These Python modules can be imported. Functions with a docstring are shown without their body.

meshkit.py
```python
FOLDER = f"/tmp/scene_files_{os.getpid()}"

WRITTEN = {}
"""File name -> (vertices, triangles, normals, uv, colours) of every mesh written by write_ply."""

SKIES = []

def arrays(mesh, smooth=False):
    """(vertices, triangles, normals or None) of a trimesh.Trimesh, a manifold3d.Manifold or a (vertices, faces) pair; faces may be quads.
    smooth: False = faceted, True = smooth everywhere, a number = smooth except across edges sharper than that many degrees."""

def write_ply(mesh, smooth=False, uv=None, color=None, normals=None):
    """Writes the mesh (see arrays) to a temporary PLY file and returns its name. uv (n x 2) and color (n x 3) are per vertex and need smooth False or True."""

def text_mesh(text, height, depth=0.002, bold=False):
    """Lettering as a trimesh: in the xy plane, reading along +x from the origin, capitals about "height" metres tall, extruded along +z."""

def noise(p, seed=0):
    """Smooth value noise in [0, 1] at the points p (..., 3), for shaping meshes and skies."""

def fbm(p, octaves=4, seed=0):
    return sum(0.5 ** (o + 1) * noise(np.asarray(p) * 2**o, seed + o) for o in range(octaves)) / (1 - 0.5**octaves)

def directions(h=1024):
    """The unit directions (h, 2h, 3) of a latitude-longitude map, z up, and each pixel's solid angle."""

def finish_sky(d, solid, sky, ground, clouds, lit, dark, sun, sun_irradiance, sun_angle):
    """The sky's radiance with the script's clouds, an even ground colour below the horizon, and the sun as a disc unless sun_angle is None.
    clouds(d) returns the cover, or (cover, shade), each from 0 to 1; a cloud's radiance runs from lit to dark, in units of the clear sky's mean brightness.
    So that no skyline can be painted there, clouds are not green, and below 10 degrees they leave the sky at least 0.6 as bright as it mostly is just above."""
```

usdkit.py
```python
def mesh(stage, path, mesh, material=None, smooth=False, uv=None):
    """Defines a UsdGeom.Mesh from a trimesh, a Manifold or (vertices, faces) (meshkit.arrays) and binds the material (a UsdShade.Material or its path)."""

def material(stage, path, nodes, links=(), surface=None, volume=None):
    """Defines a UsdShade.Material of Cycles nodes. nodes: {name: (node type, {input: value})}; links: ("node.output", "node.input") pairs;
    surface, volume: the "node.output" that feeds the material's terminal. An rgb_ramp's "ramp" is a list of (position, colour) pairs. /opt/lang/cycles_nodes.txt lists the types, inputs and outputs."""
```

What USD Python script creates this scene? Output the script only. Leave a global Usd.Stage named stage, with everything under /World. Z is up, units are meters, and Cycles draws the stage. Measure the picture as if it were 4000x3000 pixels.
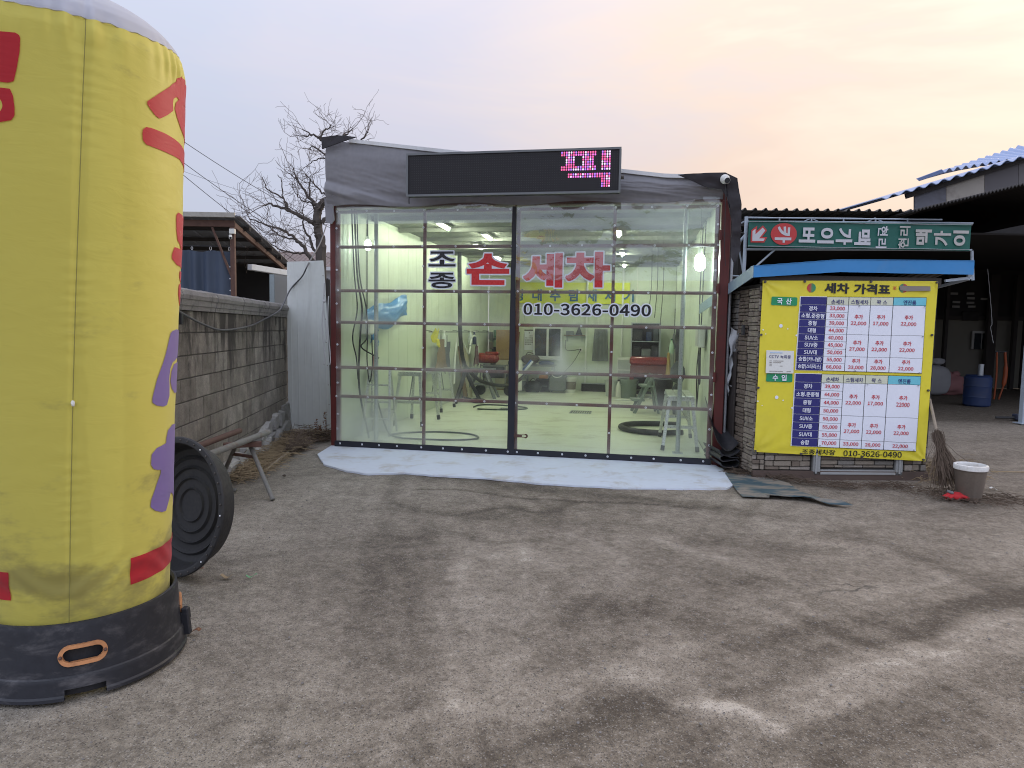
"""A hand car wash with clear roll-vinyl doors at dusk, an inflatable advertising column on the left and a price hut on the right."""
import math, random
import numpy as np
import trimesh
import shapely
from shapely.geometry import Polygon, Point, box as sbox, LineString
from shapely import affinity
from shapely.ops import unary_union
from trimesh.transformations import rotation_matrix
import meshkit, usdkit
from pxr import Usd, UsdGeom, UsdLux, UsdShade, Gf, Sdf, Vt

random.seed(7)
RNG = np.random.default_rng(7)
stage = Usd.Stage.CreateInMemory()
UsdGeom.SetStageUpAxis(stage, "Z")
UsdGeom.SetStageMetersPerUnit(stage, 1.0)
UsdGeom.Xform.Define(stage, "/World")
UsdGeom.Scope.Define(stage, "/World/Looks")

# ---------------------------------------------------------------- camera
FOC, PITCH, ROLL, EYE = 2658.0, 0.0809, 0.0167, 1.65          # focal length in pixels of the 4000 px wide picture, radians, metres
_f = np.array([0, math.cos(PITCH), -math.sin(PITCH)]); _r = np.array([1.0, 0, 0]); _u = np.cross(_r, _f)
CR = np.array([_r * math.cos(ROLL) + _u * math.sin(ROLL), -_r * math.sin(ROLL) + _u * math.cos(ROLL), _f])
C0 = np.array([0, 0, EYE])
cam = UsdGeom.Camera.Define(stage, "/World/camera")
cam.CreateHorizontalApertureAttr(36.0)
cam.CreateVerticalApertureAttr(27.0)
cam.CreateFocalLengthAttr(FOC / 4000 * 36)
cam.CreateFStopAttr(0.0)
cam.CreateExposureAttr(0.0)
cam.CreateClippingRangeAttr((0.05, 5000.0))
_m = np.eye(4); _m[0, :3], _m[1, :3], _m[2, :3], _m[3, :3] = CR[0], CR[1], -CR[2], C0
cam.AddTransformOp().Set(Gf.Matrix4d(*_m.ravel().tolist()))

# ---------------------------------------------------------------- sky and sun
SUN_AZ, SUN_EL = math.radians(43), math.radians(17)
SUN = np.array([math.sin(SUN_AZ) * math.cos(SUN_EL), math.cos(SUN_AZ) * math.cos(SUN_EL), math.sin(SUN_EL)])
SKY_STRENGTH = 0.1
K = 1.0 / SKY_STRENGTH
def _c(*rgb): return tuple(x * K for x in rgb)
sky_nodes = {
    "sky": ("sky_texture", {"sky_type": "single_scattering", "sun_disc": False, "sun_elevation": SUN_EL, "sun_rotation": SUN_AZ, "aerosol_density": 3.0}),
    "tc": ("texture_coordinate", {}),
    "nrm": ("vector_math", {"math_type": "normalize"}),
    "dot": ("vector_math", {"math_type": "dot_product", "vector2": tuple(SUN)}),
    "sep": ("separate_xyz", {}),
    "stretch": ("mapping", {"scale": (1.3, 1.3, 5.0), "rotation": (0.25, 0.1, 0.0)}),
    "cn": ("noise_texture", {"scale": 1.6, "detail": 5.0, "roughness": 0.55, "distortion": 0.6}),
    "shift": ("map_range", {"from_min": 0.3, "from_max": 0.7, "to_min": -0.045, "to_max": 0.045}),
    "sum": ("math", {"math_type": "add"}),
    # thin overcast: lavender away from the sun, cream towards it
    "ramp": ("rgb_ramp", {"ramp": [(0.0, _c(.66, .71, .87)), (0.40, _c(.66, .71, .87)), (0.60, _c(.62, .67, .83)), (0.74, _c(.64, .68, .83)), (0.84, _c(.73, .71, .815)), (0.905, _c(.87, .775, .775)), (0.955, _c(.975, .80, .69)), (1.0, _c(1.10, .95, .80))]}),
    "to01": ("map_range", {"from_min": -1.0, "from_max": 1.0, "to_min": 0.0, "to_max": 1.0}),
    # low band towards the sunset turns pink
    "low": ("map_range", {"range_type": "smoothstep", "from_min": 0.34, "from_max": 0.06, "to_min": 0.0, "to_max": 1.0}),
    "side": ("map_range", {"range_type": "smoothstep", "from_min": 0.66, "from_max": 0.98, "to_min": 0.0, "to_max": 0.8}),
    "lowside": ("math", {"math_type": "multiply"}),
    "pink": ("mix_color", {"b": _c(.97, .70, .56), "use_clamp": True}),
    "cover": ("mix_color", {"fac": 0.97}),
    # an overcast vault is brighter overhead than at its rim
    "zc": ("math", {"math_type": "maximum", "value2": 0.0}), "zp": ("math", {"math_type": "power", "value2": 1.6}), "zf": ("math", {"math_type": "multiply_add", "value2": 1.10, "value3": .87}),
    "vault": ("vector_math", {"math_type": "scale"}),
    "bg": ("background_shader", {"strength": SKY_STRENGTH}),
}
sky_links = [("tc.generated", "nrm.vector1"), ("nrm.vector", "dot.vector1"), ("nrm.vector", "sep.vector"), ("nrm.vector", "stretch.vector"), ("stretch.vector", "cn.vector"),
             ("cn.fac", "shift.value"), ("dot.value", "to01.value"), ("to01.result", "sum.value1"), ("shift.result", "sum.value2"), ("sum.value", "ramp.fac"),
             ("sep.z", "low.value"), ("dot.value", "side.value"), ("low.result", "lowside.value1"), ("side.result", "lowside.value2"), ("lowside.value", "pink.fac"),
             ("ramp.color", "pink.a"), ("sky.color", "cover.a"), ("pink.result", "cover.b"), ("sep.z", "zc.value1"), ("zc.value", "zp.value1"), ("zp.value", "zf.value1"), ("zf.value", "vault.scale"), ("cover.result", "vault.vector1"), ("vault.vector", "bg.color")]
sky_mat = usdkit.material(stage, "/World/Looks/sky", sky_nodes, sky_links, surface="bg.background")
dome = UsdLux.DomeLight.Define(stage, "/World/sky")
UsdShade.MaterialBindingAPI.Apply(dome.GetPrim()).Bind(sky_mat)
dome.GetPrim().SetCustomDataByKey("kind", "structure")
sun = UsdLux.DistantLight.Define(stage, "/World/sun")
sun.CreateIntensityAttr(0.38); sun.CreateAngleAttr(18.0); sun.CreateColorAttr(Gf.Vec3f(1.0, 0.86, 0.68)); sun.CreateNormalizeAttr(True)
_z = SUN; _x = np.cross([0, 0, 1.0], _z); _x /= np.linalg.norm(_x); _y = np.cross(_z, _x)
_m = np.eye(4); _m[0, :3], _m[1, :3], _m[2, :3] = _x, _y, _z
sun.AddTransformOp().Set(Gf.Matrix4d(*_m.ravel().tolist()))

# ---------------------------------------------------------------- measuring: where a point of the photograph lies in the place
def ray(x, y): return np.array([(x - 2000) / FOC, -(y - 1500) / FOC, 1.0]) @ CR
def gnd(x, y, z=0.0): d = ray(x, y); return C0 + d * ((z - EYE) / d[2])
def aty(x, y, Y): d = ray(x, y); return C0 + d * (Y / d[1])
GA = 0.1803                                                        # the car wash front turns by this angle
GO = np.array([-2.379, 9.271, 0]); GU = np.array([math.cos(GA), -math.sin(GA), 0]); GW = np.array([math.sin(GA), math.cos(GA), 0])
def G(u, w, z=0.0): return GO + GU * u + GW * w + np.array([0, 0, z])
def gfront(x, y, w=0.0):                                            # (u, z) on the plane w metres behind the car wash front
    d = ray(x, y); o = GO + GW * w - C0; p = C0 + d * (o @ GW / (d @ GW)) - GO
    return p @ GU, p[2]
def gleft(x, y, u=0.0):                                             # (w, z) on the side plane u
    d = ray(x, y); o = GO + GU * u - C0; p = C0 + d * (o @ GU / (d @ GU)) - GO
    return p @ GW, p[2]
def gfloor(x, y, z=0.02): p = gnd(x, y, z) - GO; return p @ GU, p @ GW
HA = math.atan2(.087, 2.025); HO = np.array([2.758, 7.682, 0]); HU = np.array([math.cos(HA), math.sin(HA), 0]); HW = np.array([-math.sin(HA), math.cos(HA), 0])
def hfront(x, y, w=0.0):
    d = ray(x, y); o = HO + HW * w - C0; p = C0 + d * (o @ HW / (d @ HW)) - HO
    return p @ HU, p[2]

# ---------------------------------------------------------------- prims
_used = {}
def numbered(path):
    n = _used.get(path, -1) + 1; _used[path] = n
    return path if n == 0 else f"{path}_{n:03d}"
def keys(prim, label=None, cat=None, group=None, kind=None):
    for k, v in (("label", label), ("category", cat), ("group", group), ("kind", kind)):
        if v: prim.SetCustomDataByKey(k, v)
    return prim
def thing(name, label, cat, loc=(0, 0, 0), rot=0.0, group=None, kind=None):
    x = UsdGeom.Xform.Define(stage, numbered("/World/" + name))
    x.AddTranslateOp().Set(Gf.Vec3d(*map(float, loc)))
    if rot: x.AddRotateZOp().Set(math.degrees(rot))
    return keys(x.GetPrim(), label, cat, group, kind)
def gthing(name, label, cat, u=0.0, w=0.0, z=0.0, group=None, rot=0.0): return thing(name, label, cat, G(u, w, z), -GA + rot, group)
def obj(name, mesh, m, parent=None, smooth=30, **kw):
    base = str(parent.GetPath()) if parent is not None else "/World"
    if isinstance(mesh, MB): mesh = mesh.mesh()
    p = usdkit.mesh(stage, numbered(base + "/" + name), mesh, m, smooth)
    keys(p.GetPrim(), **kw)
    return p.GetPrim()
def primvar(prim, name, values):
    UsdGeom.PrimvarsAPI(prim).CreatePrimvar(name, Sdf.ValueTypeNames.Float3Array if np.ndim(values) == 2 else Sdf.ValueTypeNames.FloatArray, "vertex").Set(
        Vt.Vec3fArray.FromNumpy(np.asarray(values, np.float32)) if np.ndim(values) == 2 else Vt.FloatArray.FromNumpy(np.asarray(values, np.float32)))

# ---------------------------------------------------------------- shapes
class MB:
    """Collects shapes into ONE mesh."""
    def __init__(self): self.v, self.f, self.n = [], [], 0
    def add(self, v, f):
        v, f = np.asarray(v, float).reshape(-1, 3), np.asarray(f, int)
        if f.shape[1] == 4: f = np.vstack([f[:, [0, 1, 2]], f[:, [0, 2, 3]]])
        self.v.append(v); self.f.append(f + self.n); self.n += len(v); return self
    def tm(self, m): return self.add(m.vertices, m.faces)
    def box(self, lo, hi, ch=0.0):
        lo, hi = np.minimum(lo, hi).astype(float), np.maximum(lo, hi).astype(float)
        return self.tm(boxmesh(lo, hi, ch))
    def bar(self, a, b, w, h=None, ch=0.0, up=(0, 0, 1)):
        a, b = np.asarray(a, float), np.asarray(b, float); h = h or w; d = b - a; L = np.linalg.norm(d); d = d / L
        up = np.asarray(up, float)
        if abs(d @ up) > .95: up = np.array([0, 1.0, 0])
        x = np.cross(d, up); x /= np.linalg.norm(x); y = np.cross(x, d)
        m = boxmesh(np.array([-w / 2, -h / 2, 0]), np.array([w / 2, h / 2, L]), ch)
        return self.add(a + m.vertices @ np.array([x, y, d]), m.faces if np.linalg.det([x, y, d]) > 0 else m.faces[:, ::-1])
    def tube(self, pts, r, sides=8, caps=True):
        v, f = tubemesh(pts, r, sides, caps); return self.add(v, f)
    def cyl(self, a, b, r, sides=14, r2=None): return self.tube([a, b], [r, r if r2 is None else r2], sides)
    def lathe(self, prof, sides=28, center=(0, 0, 0)):
        prof = np.asarray(prof, float); t = np.arange(sides) * 2 * math.pi / sides
        v = np.stack([prof[:, None, 0] * np.cos(t), prof[:, None, 0] * np.sin(t), np.broadcast_to(prof[:, None, 1], (len(prof), sides))], -1) + np.asarray(center, float)
        return self.add(v.reshape(-1, 3), grid_faces(len(prof), sides, wrap=True))
    def quad(self, a, b, c, d): return self.add([a, b, c, d], [[0, 1, 2, 3]])
    def mesh(self): return np.vstack(self.v), np.vstack(self.f)
def boxmesh(lo, hi, ch=0.0):
    c, s = (lo + hi) / 2, (hi - lo)
    if ch <= 0: m = trimesh.creation.box(s); m.apply_translation(c); return m
    ch = min(ch, s.min() * .45); h = s / 2; P = []
    for sx in (-1, 1):
        for sy in (-1, 1):
            for sz in (-1, 1):
                for k in range(3):
                    q = h - ch; q[k] = h[k]; P.append(c + q * [sx, sy, sz])
    return trimesh.convex.convex_hull(np.array(P))
def grid_faces(n, m, wrap=False):
    i, j = np.meshgrid(np.arange(n - 1), np.arange(m if wrap else m - 1), indexing="ij"); k = (j + 1) % m
    return np.stack([i * m + j, i * m + k, (i + 1) * m + k, (i + 1) * m + j], -1).reshape(-1, 4)
def tubemesh(pts, r, sides=8, caps=True):
    p = np.asarray(pts, float); r = np.broadcast_to(np.asarray(r, float), (len(p),))
    t = np.gradient(p, axis=0); t /= np.linalg.norm(t, axis=1, keepdims=True) + 1e-12
    x = np.cross(t[0], [0, 0, 1.0] if abs(t[0, 2]) < .9 else [1.0, 0, 0]); x /= np.linalg.norm(x)
    out = []; a = np.arange(sides) * 2 * math.pi / sides
    for k in range(len(p)):
        x = x - t[k] * (x @ t[k]); x /= np.linalg.norm(x) + 1e-12; y = np.cross(t[k], x)
        out.append(p[k] + r[k] * (np.cos(a)[:, None] * x + np.sin(a)[:, None] * y))
    v = np.vstack(out); f = grid_faces(len(p), sides, wrap=True); f = np.vstack([f[:, [0, 1, 2]], f[:, [0, 2, 3]]])
    if caps:
        n = len(v); v = np.vstack([v, p[0], p[-1]]); j = np.arange(sides); k = (j + 1) % sides; e = (len(p) - 1) * sides
        f = np.vstack([f, np.stack([np.full(sides, n), k, j], 1), np.stack([np.full(sides, n + 1), e + j, e + k], 1)])
    return v, f
def spline(pts, n=8):
    p = np.asarray(pts, float); q = np.vstack([2 * p[0] - p[1], p, 2 * p[-1] - p[-2]]); out = []
    for i in range(1, len(q) - 2):
        for t in np.linspace(0, 1, n, endpoint=False):
            a, b, c, d = q[i - 1], q[i], q[i + 1], q[i + 2]
            out.append(.5 * (2 * b + (c - a) * t + (2 * a - 5 * b + 4 * c - d) * t * t + (3 * b - 3 * c + d - a) * t ** 3))
    out.append(p[-1]); return np.array(out)
def sheet(fn, n, m):
    """Grid surface fn(s, t) over 0..1 x 0..1, vectorised."""
    s, t = np.meshgrid(np.linspace(0, 1, n), np.linspace(0, 1, m), indexing="ij")
    return np.asarray(fn(s, t)).reshape(-1, 3), grid_faces(n, m)
def thick(v, f, off):
    """Gives a sheet a back: off is the vector from front to back."""
    f = np.vstack([f[:, [0, 1, 2]], f[:, [0, 2, 3]]]) if f.shape[1] == 4 else f
    n = len(v); e = np.sort(np.vstack([f[:, [0, 1]], f[:, [1, 2]], f[:, [2, 0]]]), 1)
    d = np.vstack([f[:, [0, 1]], f[:, [1, 2]], f[:, [2, 0]]]); u, inv, cnt = np.unique(e, axis=0, return_inverse=True, return_counts=True)
    b = d[cnt[inv] == 1]
    return np.vstack([v, v + off]), np.vstack([f, f[:, ::-1] + n, np.stack([b[:, 1], b[:, 0], b[:, 0] + n], 1), np.stack([b[:, 1], b[:, 0] + n, b[:, 1] + n], 1)])
def polys(g): return [p for p in getattr(g, "geoms", [g]) if isinstance(p, Polygon) and p.area > 1e-9]
def plate(shape, t, fn):
    """A flat shape with thickness t; fn maps (x, y, z) to the place, z being 0 at the back and t at the front."""
    mb = MB()
    for p in polys(shape):
        m = trimesh.creation.extrude_polygon(p, t, engine="earcut"); mb.add(fn(np.array(m.vertices)), m.faces)
    v, f = mb.mesh()
    a = np.cross(v[f[:, 1]] - v[f[:, 0]], v[f[:, 2]] - v[f[:, 0]]); c = v[f].mean(1) - v.mean(0)
    probe = fn(np.array([[0, 0, 0.], [1, 0, 0.], [0, 1, 0.], [0, 0, 1.]])); 
    if np.linalg.det(probe[1:] - probe[0]) < 0: f = f[:, ::-1]
    return v, f
def wall_uz(w):                                                    # local frame: shape x along u, shape y up, front towards the viewer (-w)
    return lambda p: np.stack([p[:, 0], w - p[:, 2], p[:, 1]], 1)
def rock(c, s, seed, det=2, rough=.35):
    m = trimesh.creation.icosphere(det); v = np.array(m.vertices)
    v *= (1 + rough * (meshkit.fbm(v * 1.3 + seed * 7.1, 3, seed) - .5) * 2)[:, None]
    return np.asarray(c) + v * np.asarray(s), m.faces

# ---------------------------------------------------------------- materials
_mats = {}
def mat(name, color, rough=.6, var=.18, scale=4.0, bump=.0, bscale=60.0, metal=0.0, dirt=None, dirt_amt=.5, dirt_scale=2.0, spec=.5, stretch=None, streak=None, coat=0.0):
    """A worn surface: base colour with two scales of tone change, optional dirt of its own shape and fine relief."""
    if name in _mats: return _mats[name]
    c = np.asarray(color, float)
    n = {"geo": ("geometry", {}), "map": ("mapping", {"scale": stretch or (1, 1, 1)}), "n1": ("noise_texture", {"scale": scale, "detail": 4.0, "roughness": .6}),
         "n2": ("noise_texture", {"scale": scale * 9, "detail": 3.0, "roughness": .65}), "add": ("math", {"math_type": "multiply_add", "value2": .55}),
         "r": ("rgb_ramp", {"ramp": [(.25, tuple(c * (1 - var))), (.5, tuple(c)), (.78, tuple(np.minimum(c * (1 + var), .95)))]}),
         "rr": ("map_range", {"from_min": .3, "from_max": .7, "to_min": max(rough - .1, .02), "to_max": min(rough + .12, 1)}),
         "p": ("principled_bsdf", {"metallic": metal, "specular_ior_level": spec, "coat_weight": coat, "coat_roughness": .15})}
    l = [("geo.position", "map.vector"), ("map.vector", "n1.vector"), ("map.vector", "n2.vector"), ("n2.fac", "add.value1"), ("n1.fac", "half.value1"), ("half.value", "add.value3"), ("add.value", "r.fac"), ("n2.fac", "rr.value"), ("rr.result", "p.roughness")]
    n["half"] = ("math", {"math_type": "multiply", "value2": .45})
    last = "r.color"
    if dirt is not None:
        n["dn"] = ("noise_texture", {"scale": dirt_scale, "detail": 6.0, "roughness": .7, "distortion": .4}); n["dmap"] = ("mapping", {"scale": streak or (1, 1, 1)})
        n["dr"] = ("map_range", {"range_type": "smoothstep", "from_min": .48, "from_max": .72, "to_min": 0.0, "to_max": dirt_amt})
        n["dm"] = ("mix_color", {"b": tuple(dirt)})
        l += [("geo.position", "dmap.vector"), ("dmap.vector", "dn.vector"), ("dn.fac", "dr.value"), ("dr.result", "dm.fac"), (last, "dm.a")]; last = "dm.result"
    l.append((last, "p.base_color"))
    if bump:
        n["bn"] = ("noise_texture", {"scale": bscale, "detail": 4.0, "roughness": .65}); n["b"] = ("bump", {"strength": bump, "distance": .01})
        l += [("map.vector", "bn.vector"), ("bn.fac", "b.height"), ("b.normal", "p.normal")]
    _mats[name] = usdkit.material(stage, "/World/Looks/" + name, n, l, surface="p.BSDF")
    return _mats[name]
def emit(name, color, strength):
    _mats[name] = usdkit.material(stage, "/World/Looks/" + name, {"e": ("emission", {"color": color, "strength": strength})}, [], surface="e.emission")
    return _mats[name]
# paints, metals, cloth, stone
RED_STEEL = mat("red_oxide_steel", (.10, .018, .015), .5, .35, 5, .15, 90, dirt=(.05, .022, .018), dirt_amt=.7, dirt_scale=6)
RUST = mat("rusty_steel", (.115, .06, .045), .75, .35, 8, .3, 120, dirt=(.07, .035, .025), dirt_amt=.6, dirt_scale=9)
GALV = mat("galvanised_steel", (.42, .45, .48), .38, .15, 6, .05, 60, metal=.7, dirt=(.2, .17, .14), dirt_amt=.35)
ALU = mat("brushed_aluminium", (.6, .61, .62), .35, .12, 6, .05, 90, metal=.85, dirt=(.3, .3, .27), dirt_amt=.4)
GREY_TUBE = mat("pale_blue_grey_tube", (.40, .46, .53), .5, .15, 4, .05, 60, dirt=(.2, .16, .13), dirt_amt=.4)
FASCIA = mat("grey_tarpaulin", (.225, .222, .24), .55, .16, 2.2, .1, 40, dirt=(.33, .32, .32), dirt_amt=.3, dirt_scale=3, streak=(1, 1, .35))
BLACK_TARP = mat("black_tarpaulin", (.022, .018, .022), .6, .3, 5, .15, 50, dirt=(.07, .06, .055), dirt_amt=.3)
BLACK_RUBBER = mat("black_rubber", (.02, .02, .024), .55, .3, 6, .1, 60, dirt=(.09, .085, .08), dirt_amt=.35, dirt_scale=5)
BLACK_STRIP = mat("black_rubber_strip", (.012, .013, .02), .5, .25, 6, .05, 60, dirt=(.06, .055, .05), dirt_amt=.2)
BASE_PLASTIC = mat("black_weathered_plastic", (.014, .015, .02), .5, .3, 3, .06, 120, dirt=(.11, .105, .11), dirt_amt=.8, dirt_scale=3.4, streak=(1, 1, 2.2))
WHITE_PAINT = mat("white_paint", (.72, .73, .74), .55, .08, 3, .05, 40, dirt=(.42, .36, .30), dirt_amt=.3)
WASHER = mat("white_washer", (.72, .74, .78), .4, .1, 9)
SCREW = mat("dark_screw_head", (.10, .09, .085), .5, .2, 20, metal=.6)
PANEL = mat("white_sheet_metal", (.70, .725, .71), .45, .07, 1.5, .04, 20, dirt=(.48, .49, .47), dirt_amt=.4, dirt_scale=1.6, streak=(3, 3, .35))
SLAB = mat("white_painted_concrete", (.60, .645, .72), .75, .09, 1.7, .25, 70, dirt=(.40, .36, .30), dirt_amt=.75, dirt_scale=2.1)
def block_mat(name, c):
    """Old concrete block: grain, brown weathering, black water stains that run down from the coping."""
    c = np.array(c)
    return usdkit.material(stage, "/World/Looks/" + name, {"geo": ("geometry", {}), "sep": ("separate_xyz", {}), "n1": ("noise_texture", {"scale": 5.0, "detail": 7.0, "roughness": .68}), "n2": ("noise_texture", {"scale": 60.0, "detail": 4.0, "roughness": .7}),
        "sum": ("math", {"math_type": "multiply_add", "value2": .35}), "half": ("math", {"math_type": "multiply", "value2": .65}), "r": ("rgb_ramp", {"ramp": [(.30, tuple(c * .48)), (.45, tuple(c * .85)), (.55, tuple(c * 1.10)), (.66, tuple(c * [1.55, 1.53, 1.48]))]}),
        "m": ("mapping", {"scale": (2.2, 2.2, .62)}), "st": ("noise_texture", {"scale": 1.5, "detail": 8.0, "roughness": .7, "distortion": .3}), "zz": ("map_range", {"from_min": .5, "from_max": 1.8, "to_min": -.10, "to_max": .12}), "sa": ("math", {"math_type": "add"}),
        "sr": ("map_range", {"range_type": "smoothstep", "from_min": .50, "from_max": .66, "to_min": 0.0, "to_max": .85}), "dm": ("mix_color", {"b": (.040, .036, .032)}), "b": ("bump", {"strength": .6, "distance": .008}), "p": ("principled_bsdf", {"roughness": .93, "specular_ior_level": .2})},
        [("geo.position", "n1.vector"), ("geo.position", "n2.vector"), ("geo.position", "sep.vector"), ("geo.position", "m.vector"), ("m.vector", "st.vector"), ("n1.fac", "half.value1"), ("n2.fac", "sum.value1"), ("half.value", "sum.value3"), ("sum.value", "r.fac"), ("sep.z", "zz.value"),
         ("st.fac", "sa.value1"), ("zz.result", "sa.value2"), ("sa.value", "sr.value"), ("sr.result", "dm.fac"), ("r.color", "dm.a"), ("dm.result", "p.base_color"), ("n2.fac", "b.height"), ("b.normal", "p.normal")], surface="p.BSDF")
BLOCK = [block_mat("concrete_block_grey", (.225, .20, .17)), block_mat("concrete_block_pale", (.265, .24, .205)), block_mat("concrete_block_dark", (.195, .172, .145))]
MORTAR = mat("old_mortar", (.11, .10, .09), .95, .3, 8, .5, 150)
COPING = mat("weathered_coping", (.235, .22, .205), .95, .32, 9, .7, 90, dirt=(.04, .038, .037), dirt_amt=.8, dirt_scale=4, streak=(1.4, 1.4, 1))
RUBBLE = [mat("rubble_%s" % w, c, .9, .25, 5, .6, 60, dirt=(.14, .12, .09), dirt_amt=.6, dirt_scale=5) for w, c in (("pale", (.40, .385, .36)), ("grey", (.29, .28, .265)))]
CLAD = [mat("cladding_stone_%s" % w, c, .9, .28, 9, .6, 90, dirt=(.10, .075, .06), dirt_amt=.5, dirt_scale=6) for w, c in (("buff", (.26, .22, .175)), ("grey", (.20, .185, .165)), ("brown", (.165, .13, .10)), ("pale", (.34, .30, .26)))]
GROUT = mat("dark_grout", (.045, .04, .036), .95, .3, 9)
KERB_BROWN = mat("brown_plinth", (.085, .058, .046), .9, .3, 5, .4, 60)
CREAM = mat("cream_wall_panel", (.60, .655, .535), .45, .04, 1.2, .03, 25, dirt=(.40, .42, .33), dirt_amt=.5, dirt_scale=1.3, streak=(2, 2, .4))
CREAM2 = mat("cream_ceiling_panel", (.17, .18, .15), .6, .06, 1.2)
FLOOR = mat("cream_painted_floor", (.70, .73, .60), .42, .05, 1.1, .08, 30, dirt=(.44, .43, .31), dirt_amt=.75, dirt_scale=1.6, streak=(.6, 1.3, 1))
BLUE_FASCIA = mat("blue_sheet_metal", (.035, .205, .47), .4, .06, 1.0, .03, 12, dirt=(.1, .22, .38), dirt_amt=.3)
DARK = mat("near_black_steel", (.030, .027, .026), .85, .3, 3, .2, 30)  # near-black base that puts the barn's inner shade into the colour
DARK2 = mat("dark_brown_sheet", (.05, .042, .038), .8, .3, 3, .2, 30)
ROOF_UNDER = mat("grey_roof_underside", (.10, .095, .09), .7, .25, 2, .1, 30)
ROOF_GREY = mat("grey_corrugated_roof", (.24, .25, .28), .5, .2, 2, .1, 40, dirt=(.12, .10, .09), dirt_amt=.5)
ROOF_BLUE = mat("pale_blue_roof_sheet", (.28, .36, .55), .4, .12, 2, .1, 40)
YELLOW_BANNER = mat("yellow_banner_vinyl", (.71, .61, .04), .42, .05, 2.5, .06, 14, dirt=(.62, .52, .06), dirt_amt=.4, dirt_scale=2)
PRINT_WHITE = mat("printed_white", (.76, .78, .86), .4, .03, 3)
PRINT_NAVY = mat("printed_navy", (.022, .022, .14), .4, .12, 3)
PRINT_RED = mat("printed_red", (.52, .03, .045), .4, .06, 5)
PRINT_BLACK = mat("printed_black", (.012, .012, .014), .4, .1, 5)
PRINT_GREEN = mat("printed_green", (.02, .26, .11), .4, .08, 5)
PRINT_CREAM = mat("printed_cream", (.62, .64, .50), .4, .04, 4)
PRINT_CYAN = mat("printed_cyan", (.16, .52, .62), .4, .08, 4)
PRINT_GREY = mat("faded_grey_patch", (.22, .19, .17), .6, .08, 4)
STICKER_WHITE = mat("white_sticker", (.74, .77, .86), .3, .03, 4)
STICKER_RED = mat("red_sticker", (.58, .03, .035), .28, .05, 4)
STICKER_BLACK = mat("black_sticker", (.015, .015, .018), .28, .1, 4)
SIGN_GREEN = mat("green_banner_vinyl", (.012, .115, .09), .4, .08, 2, .05, 20)
SIGN_RED = mat("red_banner_print", (.55, .05, .05), .4, .06, 3)
SIGN_WHITE = mat("white_banner_print", (.60, .60, .64), .4, .05, 3)
BARK = mat("dark_bark", (.085, .070, .062), .95, .35, 9, .8, 60, stretch=(1, 1, .3))
TWIG = mat("brown_twig", (.15, .12, .11), .9, .25, 9)
STRAW = mat("dry_straw", (.33, .25, .15), .85, .4, 14)
STICK = mat("weathered_stick", (.30, .25, .19), .85, .3, 14, .3, 60)
BRISTLE = mat("broom_twigs", (.12, .085, .06), .9, .35, 20)
CURTAIN = mat("blue_grey_curtain", (.055, .075, .115), .55, .2, 4, .1, 30)
CABLE = mat("black_cable", (.02, .02, .022), .5, .2, 8)
ROPE = mat("grey_rope", (.46, .46, .46), .85, .15, 30)
MASK_WHITE = mat("off_white_plastic", (.70, .70, .66), .4, .06, 6)
GREY_PLASTIC = mat("grey_plastic", (.16, .17, .18), .5, .15, 6)
BLUE_PLASTIC = mat("blue_plastic_drum", (.014, .03, .09), .45, .15, 4, dirt=(.05, .05, .06), dirt_amt=.4)
BLUE_BAG = mat("blue_plastic_bag", (.05, .22, .52), .35, .15, 4, .2, 25)
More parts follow.
